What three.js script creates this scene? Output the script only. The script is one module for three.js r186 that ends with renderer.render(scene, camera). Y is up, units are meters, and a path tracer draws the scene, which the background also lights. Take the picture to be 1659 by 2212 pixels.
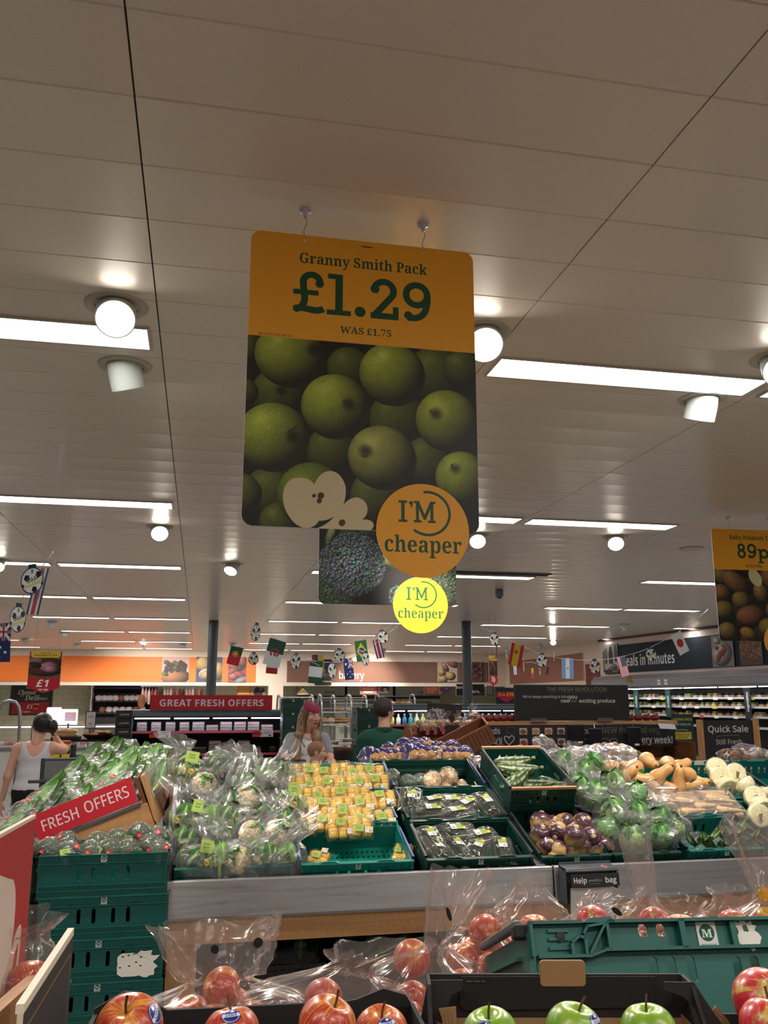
import * as THREE from 'three';
import { RoundedBoxGeometry } from 'three/addons/geometries/RoundedBoxGeometry.js';
import { mergeGeometries, mergeVertices, toCreasedNormals } from 'three/addons/utils/BufferGeometryUtils.js';
import { ImprovedNoise } from 'three/addons/math/ImprovedNoise.js';
import { RectAreaLightUniformsLib } from 'three/addons/lights/RectAreaLightUniformsLib.js';

// ---------------------------------------------------------------- camera, light, exposure
// Units are metres, y is up. The eye stands at x = 0, z = 0, 1.68 m above the floor; -z runs down the shop, square to the ceiling grid.
RectAreaLightUniformsLib.init();
const scene = new THREE.Scene();
scene.background = new THREE.Color(0x000000);
const camera = new THREE.PerspectiveCamera(60.96, 1659 / 2212, 0.05, 80);
camera.position.set(0, 1.68, 0);
camera.rotation.order = 'YXZ';
camera.rotation.set(THREE.MathUtils.degToRad(12.19), THREE.MathUtils.degToRad(-11.74), 0);
const renderer = new THREE.WebGLRenderer({ antialias: true });
renderer.toneMapping = THREE.LinearToneMapping;
renderer.toneMappingExposure = 1.75;
renderer.shadowMap.enabled = true;
const TUBE_LIGHT = 7.5, SPOT_LIGHT = 6.5;             // fluorescent panels; recessed spot lamps
const TUBE_TINT = new THREE.Color(1.0, 0.955, 0.9), SPOT_TINT = new THREE.Color(1.0, 0.9, 0.76);
const CEIL = 3.3;

// ---------------------------------------------------------------- helpers
const R = THREE.MathUtils.degToRad, V = (x, y, z) => new THREE.Vector3(x, y, z);
function rng(seed) { let s = seed | 0; return () => { s = (s + 0x6d2b79f5) | 0; let t = Math.imul(s ^ (s >>> 15), 1 | s); t = (t + Math.imul(t ^ (t >>> 7), 61 | t)) ^ t; return ((t ^ (t >>> 14)) >>> 0) / 4294967296; }; }
const perlin = new ImprovedNoise(), noise = (x, y, z = 0) => perlin.noise(x + 31.7, y + 12.3, z + 7.9);
const fbm = (x, y, z = 0, n = 4) => { let a = 0, k = 0.5; for (let i = 0; i < n; i++) { a += k * noise(x, y, z); x *= 2.03; y *= 2.03; z *= 2.03; k *= 0.5; } return a; };
const clamp = THREE.MathUtils.clamp, lerp = THREE.MathUtils.lerp, smooth = THREE.MathUtils.smoothstep;
const used = new Map();
function numbered(name) { const n = used.get(name) ?? 0; used.set(name, n + 1); return n ? name + '_' + String(n).padStart(3, '0') : name; }
function tag(o, label, category, group) { Object.assign(o.userData, { label, category }); if (group) o.userData.group = group; return o; }
function thing(name, label, category, pos = [0, 0, 0], turn = 0, group) {
  const o = new THREE.Group(); o.name = numbered(name); o.position.set(...pos); o.rotation.y = turn; scene.add(o);
  return tag(o, label, category, group);
}
function mesh(name, geo, mat, parent) {
  const m = new THREE.Mesh(Array.isArray(geo) ? merge(geo) : geo, mat); m.castShadow = m.receiveShadow = true;
  m.name = parent ? name : numbered(name); (parent ?? scene).add(m); return m;
}
function struct(name, geo, mat) { const m = mesh(name, geo, mat); m.userData.kind = 'structure'; return m; }
function copyOf(o, label, pos, turn) { const c = o.clone(); c.name = numbered(o.name.replace(/_\d{3}$/, '')); c.userData = { ...o.userData, label }; scene.add(c); if (pos) c.position.set(...pos); if (turn !== undefined) c.rotation.y = turn; return c; }
function merge(list) {
  const flat = list.flat(9).map((g) => { const k = g.index ? g.toNonIndexed() : g; for (const a of Object.keys(k.attributes)) if (!['position', 'normal', 'uv', 'color'].includes(a)) k.deleteAttribute(a); return k; });
  const colored = flat.some((g) => g.attributes.color);
  for (const g of flat) { if (!g.attributes.uv) g.setAttribute('uv', new THREE.BufferAttribute(new Float32Array(g.attributes.position.count * 2), 2)); if (!colored) g.deleteAttribute('color'); g.clearGroups(); }
  return mergeGeometries(flat, false);
}
const move = (g, x = 0, y = 0, z = 0) => g.translate(x, y, z);
function box(w, h, d, x = 0, y = 0, z = 0) { return move(new THREE.BoxGeometry(w, h, d), x, y, z); }
function rbox(w, h, d, r, x = 0, y = 0, z = 0, s = 2) { return move(new RoundedBoxGeometry(w, h, d, s, Math.min(r, w / 2.01, h / 2.01, d / 2.01)), x, y, z); }
function cyl(r0, r1, h, x = 0, y = 0, z = 0, n = 20) { return move(new THREE.CylinderGeometry(r0, r1, h, n), x, y, z); }
function tube(pts, r, n = 6, seg) { return new THREE.TubeGeometry(new THREE.CatmullRomCurve3(pts.map((p) => (p.isVector3 ? p : V(...p)))), seg ?? Math.max(4, pts.length * 4), r, n, false); }
function bar(a, b, r, n = 6) { return new THREE.TubeGeometry(new THREE.LineCurve3(V(...a), V(...b)), 1, r, n, false); }
function lathe(pts, n = 24) { return new THREE.LatheGeometry(pts.map((p) => new THREE.Vector2(...p)), n); }
function poly(pts, holes = []) { const s = new THREE.Shape(pts.map((p) => new THREE.Vector2(...p))); for (const h of holes) s.holes.push(h instanceof THREE.Path ? h : new THREE.Path(h.map((p) => new THREE.Vector2(...p)))); return s; }
function roundRect(w, h, r, x = 0, y = 0, C = THREE.Shape) {
  const s = new C(), a = x - w / 2, b = y - h / 2, c = x + w / 2, d = y + h / 2;
  s.moveTo(a + r, b); s.lineTo(c - r, b); s.absarc(c - r, b + r, r, -Math.PI / 2, 0); s.lineTo(c, d - r); s.absarc(c - r, d - r, r, 0, Math.PI / 2); s.lineTo(a + r, d); s.absarc(a + r, d - r, r, Math.PI / 2, Math.PI); s.lineTo(a, b + r); s.absarc(a + r, b + r, r, Math.PI, 1.5 * Math.PI); return s;
}
const hole = (w, h, r, x, y) => roundRect(w, h, r, x, y, THREE.Path);
function extrude(shape, depth, bevel = 0, seg = 6) {
  const g = new THREE.ExtrudeGeometry(shape, { depth: depth - 2 * bevel, bevelEnabled: bevel > 0, bevelSize: bevel, bevelThickness: bevel, bevelOffset: -bevel, bevelSegments: 1, curveSegments: seg });
  return move(g, 0, 0, bevel);
}
// a flat sign of any outline: printed face on +z, uv over its bounding box; materials [face, edge]
function plate(shape, t) {
  const g = extrude(shape, t, 0, 28), p = g.attributes.position, u = g.attributes.uv; g.computeBoundingBox(); const b = g.boundingBox;
  for (let i = 0; i < p.count; i++) u.setXY(i, (p.getX(i) - b.min.x) / (b.max.x - b.min.x), (p.getY(i) - b.min.y) / (b.max.y - b.min.y));
  return g;
}
function panel(name, w, h, t, face, edge, parent, x = 0, y = 0, z = 0) { const m = mesh(name, new THREE.BoxGeometry(w, h, t), [edge, edge, edge, edge, face, edge], parent); m.position.set(x, y, z); return m; }
function std(color, roughness = 0.6, o = {}) { return new THREE.MeshStandardMaterial({ color, roughness, ...o }); }
function phys(color, roughness, o = {}) { return new THREE.MeshPhysicalMaterial({ color, roughness, ...o }); }
function canvas(w, h, draw) { const c = document.createElement('canvas'); c.width = w; c.height = h; const x = c.getContext('2d'); x.textAlign = 'center'; x.textBaseline = 'middle'; x.lineJoin = 'round'; draw(x, w, h); return c; }
function tex(c, rep) { const t = new THREE.CanvasTexture(c); t.colorSpace = THREE.SRGBColorSpace; t.magFilter = THREE.LinearFilter; if (rep) { t.wrapS = t.wrapT = THREE.RepeatWrapping; t.repeat.set(...rep); } return t; }
const print = (w, h, draw, rough = 0.72) => std(0xffffff, rough, { map: tex(canvas(w, h, draw)) });
function dataTex(w, h, f, srgb) {       // f(u, v) -> [r, g, b] 0..255, tileable if f is
  const d = new Uint8Array(w * h * 4); for (let y = 0; y < h; y++) for (let x = 0; x < w; x++) { const c = f(x / w, y / h), i = (y * w + x) * 4; d[i] = c[0]; d[i + 1] = c[1]; d[i + 2] = c[2]; d[i + 3] = 255; }
  const t = new THREE.DataTexture(d, w, h); t.wrapS = t.wrapT = THREE.RepeatWrapping; t.magFilter = THREE.LinearFilter; if (srgb) t.colorSpace = THREE.SRGBColorSpace; t.needsUpdate = true; return t;
}
const tileNoise = (u, v, k, s = 0) => { const a = 2 * Math.PI * u, b = 2 * Math.PI * v, r = k / 6.283; return fbm(Math.cos(a) * r + s, Math.sin(a) * r + Math.cos(b) * r, Math.sin(b) * r + s, 3); };
function text(x, s, px, py, font, color, maxW) { x.font = font; x.fillStyle = color; if (maxW) { const w = x.measureText(s).width; x.save(); x.translate(px, py); x.scale(maxW / w, 1); x.fillText(s, 0, 0); x.restore(); } else x.fillText(s, px, py); }
function chalk(x, s, px, py, size, color, w, lw = 0.07, fam = 'sans-serif') {       // hand-lettered: stroked outline of a light face, set to width w
  x.font = size + 'px ' + fam; x.save(); x.translate(px, py); const k = w ? w / x.measureText(s).width : 1; x.scale(k, 1); x.fillStyle = color; x.strokeStyle = color; x.lineWidth = size * lw * 0.4; x.fillText(s, 0, 0); x.strokeText(s, 0, 0); x.restore();
}
// a printed still life: shaded ellipsoids, nearest last; each [x, y, rx, ry, turn, [r, g, b], {dim, spots, streak}]
function stillLife(w, h, bg, list, seed = 1) {
  const img = new Uint8ClampedArray(w * h * 4), rnd = rng(seed);
  for (let i = 0; i < w * h; i++) { img[i * 4] = bg[0]; img[i * 4 + 1] = bg[1]; img[i * 4 + 2] = bg[2]; img[i * 4 + 3] = 255; }
  for (const [cx, cy, rx, ry, turn, col, o = {}] of list) {
    const c = Math.cos(turn), s = Math.sin(turn), m = Math.max(rx, ry), sd = rnd() * 99;
    for (let y = Math.max(0, Math.floor(cy - m)); y < Math.min(h, cy + m); y++) for (let x = Math.max(0, Math.floor(cx - m)); x < Math.min(w, cx + m); x++) {
      const dx = x + 0.5 - cx, dy = y + 0.5 - cy, u = (dx * c + dy * s) / rx, v = (-dx * s + dy * c) / ry, q = u * u + v * v; if (q >= 1) continue;
      const nz = Math.sqrt(1 - q), nx = dx / m, ny = dy / m; let l = clamp(-0.42 * nx - 0.5 * ny + 0.72 * nz, 0, 1); l = (o.dark ?? 1) * (0.16 + 0.84 * l);
      let k = 1 + 0.18 * fbm(u * 2.5 + sd, v * 2.5, sd); if (o.bump) k += o.bump * noise(x * 0.35, y * 0.35, sd);
      if (o.spots) { const n = noise(u * 30 + sd, v * 30, sd); if (n > 0.46) k += 0.22; }
      if (o.dim) { const d = Math.hypot(u - o.dim[0], v - o.dim[1]); k *= 0.35 + 0.65 * smooth(d, 0.02, 0.3); }
      const sp = Math.pow(clamp(-0.36 * nx - 0.5 * ny + 0.79 * nz, 0, 1), 30) * 45 * (o.gloss ?? 0.5), i = (y * w + x) * 4;
      for (let j = 0; j < 3; j++) img[i + j] = col[j] * l * k + sp;
    }
  }
  const cv = document.createElement('canvas'); cv.width = w; cv.height = h; cv.getContext('2d').putImageData(new ImageData(img, w, h), 0, 0); return cv;
}
// surface of a signed field on a grid (naive surface nets): lo, hi corners, cell size, f(x, y, z) < 0 inside
function skin(lo, hi, cell, f, colorAt) {
  const n = [0, 1, 2].map((k) => Math.ceil((hi[k] - lo[k]) / cell) + 2), [nx, ny, nz] = n, F = new Float32Array(nx * ny * nz), id = new Int32Array(nx * ny * nz).fill(-1), pos = [], idx = [];
  for (let k = 0, i = 0; k < nz; k++) for (let j = 0; j < ny; j++) for (let a = 0; a < nx; a++, i++) F[i] = f(lo[0] + (a - 0.5) * cell, lo[1] + (j - 0.5) * cell, lo[2] + (k - 0.5) * cell);
  const sx = 1, sy = nx, sz = nx * ny, O = [0, sx, sy, sx + sy, sz, sx + sz, sy + sz, sx + sy + sz], E = [[0, 1], [2, 3], [4, 5], [6, 7], [0, 2], [1, 3], [4, 6], [5, 7], [0, 4], [1, 5], [2, 6], [3, 7]];
  for (let k = 0; k < nz - 1; k++) for (let j = 0; j < ny - 1; j++) for (let a = 0; a < nx - 1; a++) {
    const b = a + j * sy + k * sz; let cnt = 0, px = 0, py = 0, pz = 0;
    for (const [p, q] of E) { const fp = F[b + O[p]], fq = F[b + O[q]]; if ((fp < 0) === (fq < 0)) continue; const t = fp / (fp - fq); cnt++; px += (p & 1) + t * ((q & 1) - (p & 1)); py += ((p >> 1) & 1) + t * (((q >> 1) & 1) - ((p >> 1) & 1)); pz += (p >> 2) + t * ((q >> 2) - (p >> 2)); }
    if (cnt) { id[b] = pos.length / 3; pos.push(lo[0] + (a - 0.5 + px / cnt) * cell, lo[1] + (j - 0.5 + py / cnt) * cell, lo[2] + (k - 0.5 + pz / cnt) * cell); }
  }
  const quad = (a, b, c, d, flip) => { if (a < 0 || b < 0 || c < 0 || d < 0) return; flip ? idx.push(a, b, c, a, c, d) : idx.push(a, c, b, a, d, c); };
  for (let k = 1; k < nz - 1; k++) for (let j = 1; j < ny - 1; j++) for (let a = 1; a < nx - 1; a++) {
    const b = a + j * sy + k * sz, s = F[b] < 0;
    if (s !== F[b + sx] < 0) quad(id[b], id[b - sy], id[b - sy - sz], id[b - sz], !s);
    if (s !== F[b + sy] < 0) quad(id[b], id[b - sz], id[b - sz - sx], id[b - sx], !s);
    if (s !== F[b + sz] < 0) quad(id[b], id[b - sx], id[b - sx - sy], id[b - sy], !s);
  }
  const g = new THREE.BufferGeometry(); g.setAttribute('position', new THREE.Float32BufferAttribute(pos, 3)); g.setIndex(idx);
  if (colorAt) { const c = []; for (let i = 0; i < pos.length; i += 3) c.push(...colorAt(pos[i], pos[i + 1], pos[i + 2])); g.setAttribute('color', new THREE.Float32BufferAttribute(c, 3)); }
  g.computeVertexNormals(); return g;
}
const smin = (a, b, k) => { const h = clamp(0.5 + 0.5 * (b - a) / k, 0, 1); return lerp(b, a, h) - k * h * (1 - h); };
function capsule(p, a, b, ra, rb) {    // tapered, p a b arrays
  const bx = b[0] - a[0], by = b[1] - a[1], bz = b[2] - a[2], px = p[0] - a[0], py = p[1] - a[1], pz = p[2] - a[2], t = clamp((px * bx + py * by + pz * bz) / (bx * bx + by * by + bz * bz + 1e-9), 0, 1);
  return Math.hypot(px - t * bx, py - t * by, pz - t * bz) - lerp(ra, rb, t);
}
const ellipsoid = (p, c, r) => { const x = (p[0] - c[0]) / r[0], y = (p[1] - c[1]) / r[1], z = (p[2] - c[2]) / r[2], k = Math.hypot(x, y, z); return (k - 1) * Math.min(...r); };
function ball(r, d, f) {                // sphere pushed by f(x, y, z) -> factor
  const g = mergeVertices(new THREE.IcosahedronGeometry(1, d).deleteAttribute('normal').deleteAttribute('uv')), p = g.attributes.position;
  for (let i = 0; i < p.count; i++) { const x = p.getX(i), y = p.getY(i), z = p.getZ(i), k = r * f(x, y, z); p.setXYZ(i, x * k, y * k, z * k); }
  g.computeVertexNormals(); return g;
}
function paint(g, f) { const p = g.attributes.position, c = new Float32Array(p.count * 3); for (let i = 0; i < p.count; i++) { const q = f(p.getX(i), p.getY(i), p.getZ(i)); c[i * 3] = q[0]; c[i * 3 + 1] = q[1]; c[i * 3 + 2] = q[2]; } g.setAttribute('color', new THREE.BufferAttribute(c, 3)); return g; }
const lin = (hex) => { const c = new THREE.Color(hex); return [c.r, c.g, c.b]; };
const mixc = (a, b, t) => [lerp(a[0], b[0], t), lerp(a[1], b[1], t), lerp(a[2], b[2], t)];
const ORD = ['first', 'second', 'third', 'fourth', 'fifth', 'sixth', 'seventh', 'eighth', 'ninth', 'tenth', 'eleventh', 'twelfth', 'thirteenth', 'fourteenth'];
const nth = (i, n, side = 'left') => (i === 0 ? 'at the ' + side + ' end' : ORD[i] + ' from the ' + side);
// shared plain materials
const M = {
  white: std(0xd9d6d0, 0.5), cream: std(0xd8c7b4, 0.7), black: std(0x0c0c0e, 0.55), dark: std(0x17181b, 0.7), steel: std(0x9c9fa3, 0.38, { metalness: 0.9 }), chrome: std(0xc3c6ca, 0.22, { metalness: 1 }),
  grey: std(0x4a5058, 0.5), wire: std(0x9aa0a6, 0.35, { metalness: 0.8 }), paper: std(0xe6e3dc, 0.75), navy: std(0x10202e, 0.6), red: std(0xb3202a, 0.5), string: std(0xc8ccd4, 0.8),
};

// ---------------------------------------------------------------- the shell: floor, walls, ceiling
const BACK = -30.5, LEFT = -16, RIGHT = 12.6, FRONT = 9;
{
  const t = dataTex(256, 256, (u, v) => { const n = 150 + 26 * tileNoise(u, v, 40) + (noise(u * 256, v * 256, 3) > 0.35 ? 16 : 0); return [n, n * 0.985, n * 0.955]; }, true);
  struct('floor', box(RIGHT - LEFT, 0.2, FRONT - BACK + 6, (RIGHT + LEFT) / 2, -0.1, (FRONT + BACK - 6) / 2), std(0xffffff, 0.35, { map: (t.repeat.set(30, 42), t) }));
  struct('wall_left', box(0.2, CEIL, FRONT - BACK + 6, LEFT - 0.1, CEIL / 2, (FRONT + BACK - 6) / 2), M.cream);
  struct('wall_right', box(0.2, CEIL, FRONT - BACK + 6, RIGHT + 0.1, CEIL / 2, (FRONT + BACK - 6) / 2), M.cream);
  struct('wall_front', box(RIGHT - LEFT, CEIL, 0.2, (RIGHT + LEFT) / 2, CEIL / 2, FRONT + 0.1), M.cream);
  const brick = dataTex(128, 128, (u, v) => { const r = Math.floor(v * 8), m = (v * 8) % 1 < 0.07 || ((u * 4 + (r % 2) * 0.5) % 1) < 0.035; const n = 8 * noise(u * 40, v * 40, 2); return m ? [168, 164, 140] : [188 + n, 184 + n, 158 + n]; }, true); brick.repeat.set(16, 2.2);
  struct('wall_back', box(RIGHT - LEFT, CEIL, 0.2, (RIGHT + LEFT) / 2, CEIL / 2, -35.6), std(0xffffff, 0.7, { map: brick }));
  const slab = std(0xe6d6c8, 0.75);
  struct('wall_header', [box(10.85 - LEFT, CEIL - 2.15, 0.3, (10.85 + LEFT) / 2, (CEIL + 2.15) / 2, BACK - 0.15)], slab);
  struct('wall_pier', box(0.5, 2.15, 0.35, 2.56, 1.075, BACK - 0.175), slab);
  struct('wall_side', [box(0.2, CEIL, 8.2, 10.95, CEIL / 2, -26.55)], slab);
  struct('ceiling_rear', box(RIGHT - LEFT, 0.1, 5.2, (RIGHT + LEFT) / 2, 2.75, -33.2), M.cream);
}
{
  // the ceiling: enamelled steel planks, each slightly dished, on a 1.553 m module
  const top = new THREE.Group(); top.name = 'ceiling'; top.userData.kind = 'structure'; scene.add(top);
  mesh('roof_deck', box(RIGHT - LEFT, 0.12, FRONT - BACK + 6, (RIGHT + LEFT) / 2, CEIL + 0.12, (FRONT + BACK - 6) / 2), M.dark, top);
  const enamel = phys(0xd9cfc4, 0.34, { clearcoat: 0.25, clearcoatRoughness: 0.16 });
  const W = 1.5475, D = 0.3165, prof = [];
  for (let i = 0; i <= 10; i++) { const u = i / 10 - 0.5; prof.push([u * (D - 0.006), 0.0016 * (1 - 4 * u * u)]); }
  const outline = [[-D / 2, 0.03], [-D / 2, 0.0035], ...prof, [D / 2, 0.0035], [D / 2, 0.03]];
  const geo = toCreasedNormals(move(new THREE.ExtrudeGeometry(poly(outline), { depth: W, bevelEnabled: false }), 0, 0, -W / 2).rotateY(Math.PI / 2).toNonIndexed(), 0.5);
  const r = rng(5), far = [];
  for (let j = -36; j < 90; j++) for (let i = -11; i < 9; i++) {
    const x = -0.245 + 1.553 * (i + 0.5), z = -2.19 - 0.319 * (j + 0.5), d = Math.hypot(x, z);
    if (x < LEFT || x > RIGHT || z < BACK || z > FRONT) continue;
    const ang = Math.atan2(x, -z) * 57.3, tilt = (r() - 0.5) * 0.004, y = CEIL + r() * 0.0012;
    if (z < -1.4 && z > -9.9 && ang > -20 && ang < 40 && x < 9 && x > -3.5) { const p = mesh('plank', geo, enamel, top); p.position.set(x, y, z); p.rotation.x = tilt; }
    else far.push(new THREE.Matrix4().compose(V(x, y, z), new THREE.Quaternion().setFromEuler(new THREE.Euler(tilt, 0, 0)), V(1, 1, 1)));
  }
  const inst = new THREE.InstancedMesh(geo, enamel, far.length); far.forEach((m, i) => inst.setMatrixAt(i, m)); inst.name = 'ceiling_planks_beyond'; inst.userData.kind = 'stuff'; inst.receiveShadow = true; top.add(inst);
}
// round steel pillars
for (const [x, z, side] of [[0.23, -18.6, 'left'], [5.45, -17.7, 'right']]) {
  const p = thing('pillar', 'slim grey steel pillar ' + (side === 'left' ? 'behind the red offers sign' : 'beside the hanging 70p pennant'), 'pillar', [x, 0, z]);
  mesh('shaft', cyl(0.1, 0.1, CEIL, 0, CEIL / 2, 0, 24), M.grey, p); mesh('collar', cyl(0.13, 0.13, 0.05, 0, 0.025, 0, 24), M.grey, p);
  p.userData.kind = 'thing';
}
// fluorescent panels
{
  const frameG = merge([box(1.47, 0.012, 0.012, 0, 0, 0.121), box(1.47, 0.012, 0.012, 0, 0, -0.121), box(0.012, 0.012, 0.23, 0.729, 0, 0), box(0.012, 0.012, 0.23, -0.729, 0, 0)]);
  const diffG = box(1.446, 0.006, 0.23), glow = std(0xffffff, 0.4, { emissive: TUBE_TINT, emissiveIntensity: 2.6 }), frameM = std(0xb9afa5, 0.4);
  const rowZ = [3.45, -0.2, -3.87, -7.45, -11.1, -14.7, -18.4, -22.1, -25.8, -29.2], rowName = ['behind the camera', 'overhead', 'nearest', 'second', 'third', 'fourth', 'fifth', 'sixth', 'seventh', 'last'];
  rowZ.forEach((z, k) => {
    const cols = []; for (let i = -7; i < 8; i++) if (((i % 3) + 3) % 3 !== 0) cols.push(i);
    for (const i of cols) {
      const x = -0.245 + 1.553 * (i + 0.5); if (z > -2 && (x < -4 || x > 7)) continue; if (z < -24 && x > 9.5) continue; if (z > -9 && x < -5) continue;
      const where = i < 0 ? ORD[-i - 1] + ' panel leftwards of the long seam' : ORD[i - 1] + ' panel rightwards of the apple sign';
      const t = thing('ceiling_light', 'strip light in the ' + rowName[k] + ' row, ' + where, 'light', [x, CEIL - 0.004, z], 0, 'strip light panels in the ceiling');
      mesh('frame', frameG, frameM, t); mesh('diffuser', diffG, glow, t);
      const l = new THREE.RectAreaLight(TUBE_TINT, TUBE_LIGHT, 1.44, 0.225); l.name = 'strip_light'; l.position.set(x, CEIL - 0.012, z); l.rotation.x = -Math.PI / 2; scene.add(l);
    }
  });
}
// strip lamps under the lower ceiling of the deli and bakery rooms
[[-6.5, 'left'], [-2.5, 'middle'], [1.0, 'right'], [5.2, 'bakery left'], [8.6, 'bakery right']].forEach(([x, w]) => {
  const t = thing('ceiling_light', 'strip light under the low rear ceiling, ' + w + ' one, above the header', 'light', [x, 2.69, -32.2]); mesh('frame', box(1.8, 0.02, 0.26), M.white, t); mesh('diffuser', box(1.74, 0.006, 0.22, 0, -0.011, 0), std(0xffffff, 0.4, { emissive: TUBE_TINT, emissiveIntensity: 2.6 }), t);
  const l = new THREE.RectAreaLight(TUBE_TINT, TUBE_LIGHT * 1.6, 1.74, 0.22); l.name = 'rear_strip_light'; l.position.set(x, 2.672, -32.2); l.rotation.x = -Math.PI / 2; scene.add(l);
});
// recessed swivelling spot lamps
const spotRing = lathe([[0.088, 0.004], [0.09, -0.006], [0.118, -0.008], [0.13, -0.004], [0.132, 0.004]], 40), spotCan = lathe([[0.001, 0.09], [0.05, 0.088], [0.078, 0.06], [0.083, 0], [0.083, -0.075], [0.078, -0.078], [0.075, -0.07], [0.07, -0.02]], 36);
const spotLens = move(new THREE.CylinderGeometry(0.074, 0.074, 0.01, 32), 0, -0.068, 0), opal = std(0xcfd8d4, 0.45), ringM = std(0xb5aa9e, 0.4);
const lensOn = std(0xffffff, 0.4, { emissive: SPOT_TINT, emissiveIntensity: 8 }), lensOff = std(0x8f9696, 0.3);
function spotLamp(label, x, z, aim, on = 1, angle = 34) {
  const t = thing('spot_lamp', label, 'spotlight', [x, CEIL, z], 0, 'recessed spot lamps in the ceiling');
  mesh('trim_ring', spotRing, ringM, t);
  const h = mesh('lamp_can', spotCan, opal, t), d = V(aim[0] - x, aim[1] - CEIL, aim[2] - z).normalize(); h.quaternion.setFromUnitVectors(V(0, -1, 0), d); h.position.set(0, -0.028, 0).addScaledVector(d, 0.012);
  mesh('lamp_glass', spotLens, on ? lensOn : lensOff, h);
  if (on) { const s = new THREE.SpotLight(SPOT_TINT, SPOT_LIGHT * on, 0, R(angle), 0.7, 2); s.name = 'spot_lamp_beam'; s.position.set(x, CEIL - 0.028, z).addScaledVector(d, 0.1); s.target.position.set(...aim); s.castShadow = true; s.shadow.radius = 3; scene.add(s, s.target); }
}
spotLamp('lit round spot lamp over the near left strip light, glaring at us', -0.41, -3.55, [-0.2, 0.9, -1.0]);
spotLamp('white spot lamp turned away, beside the long ceiling seam', -0.43, -4.24, [0.25, 0.9, -5.3], 1.5, 42);
spotLamp('lit round spot lamp at the right edge of the big apple sign', 1.18, -3.5, [0.8, 0.9, -0.9]);
spotLamp('white spot lamp turned away, under the near right strip light', 2.64, -4.1, [2.55, 0.9, -5.3], 1.5, 42);
spotLamp('lit spot lamp cut by the right edge, over the strip light end', 2.68, -3.5, [1.4, 0.9, -1.3]);
spotLamp('spot lamp hidden behind the big apple sign, lighting the second badge', 0.5, -3.55, [1.17, 2.19, -4.6], 4.5, 9.5);
spotLamp('lit spot lamp below the second strip light on the left', -0.44, -8.44, [-0.1, 0.8, -5.1]);
spotLamp('lit spot lamp just under the corner of the apple sign', 2.66, -8.21, [1.9, 0.8, -5.2]);
spotLamp('lit spot lamp below the second strip light on the right', 4.07, -8.04, [2.9, 0.7, -5.2]);
spotLamp('lit spot lamp turned sideways in the bare middle bay', 0.33, -10.64, [-0.6, 0.8, -9.0]);
spotLamp('lit spot lamp beside the football pennant at the left edge', -2.4, -10.9, [-2.0, 0.9, -8.9]);
spotLamp('blazing spot lamp above the pink wall near the right pillar', 9.55, -22.9, [8.2, 1.0, -19], 5);
spotLamp('blazing spot lamp above the orange band at far left', -4.68, -25.2, [-4.2, 1.4, -28], 6);
spotLamp('small lit spot lamp over the orange band by the olives', -1.63, -26, [-1.6, 1.6, -30], 6);
spotLamp('blazing spot lamp right of the left pillar', 0.9, -26.1, [0.9, 1.8, -29], 6);
spotLamp('unlit white spot lamp left of the left pillar', -0.54, -26.6, [-0.4, 2.0, -30], 0);
spotLamp('grey spot lamp turned to the deli wall, third strip light row', -3.1, -19.4, [-3.0, 2.6, -24], 0);
spotLamp('grey spot lamp turned to the deli wall, fourth strip light row', -3.3, -22.6, [-3.2, 2.4, -30], 0);
spotLamp('white spot lamp over the orange deli band', -3.6, -27.2, [-3.5, 2.2, -30], 0);
spotLamp('small lit spot lamp over the brown bakery band', 5.8, -28, [5.7, 1.9, -30.6], 6);
spotLamp('unlit spot lamp at the corner of the pink wall', 9.8, -24.6, [10.7, 2.0, -25], 0);
spotLamp('grey spot lamp at the end of the fifth strip light row', 9.0, -17.6, [10.8, 1.6, -18], 0);
// behind the camera: the same lamps go on and light the fruit stand
for (const [x, i] of [[-0.41, 0], [1.2, 1], [2.68, 2]]) spotLamp(['left', 'middle', 'right'][i] + ' spot lamp over the aisle behind the camera', x, 0.9, [x * 0.6, 0.9, -1.2], 0.35);
{
  const v = thing('air_vent', 'long dark slotted air vent in the ceiling right of the broccoli sign', 'vent', [3.82, CEIL - 0.006, -10.75]);
  mesh('frame', [box(1.3, 0.012, 0.02, 0, 0, 0.08), box(1.3, 0.012, 0.02, 0, 0, -0.08)], M.grey, v); for (let i = 0; i < 4; i++) mesh('slot', box(1.28, 0.012, 0.02, 0, 0.004, -0.05 + i * 0.033), M.dark, v);
  const c = thing('ceiling_camera', 'small grey camera hanging from the ceiling right of the broccoli sign', 'camera', [4.24, CEIL, -12.1]);
  mesh('mount', cyl(0.07, 0.07, 0.03, 0, -0.015, 0), M.white, c); mesh('housing', rbox(0.1, 0.13, 0.12, 0.03, 0, -0.09, 0), M.grey, c); mesh('lens', cyl(0.03, 0.03, 0.02, 0, -0.16, 0), M.black, c);
  const s = thing('ceiling_speaker', 'flush round speaker in the ceiling left of the potato sign', 'speaker', [5.2, CEIL, -8.5]);
  mesh('rim', lathe([[0.1, 0], [0.1, -0.008], [0.12, -0.01], [0.13, 0]], 32), ringM, s); mesh('grille', cyl(0.1, 0.1, 0.006, 0, -0.004, 0, 32), M.cream, s);
}

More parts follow.
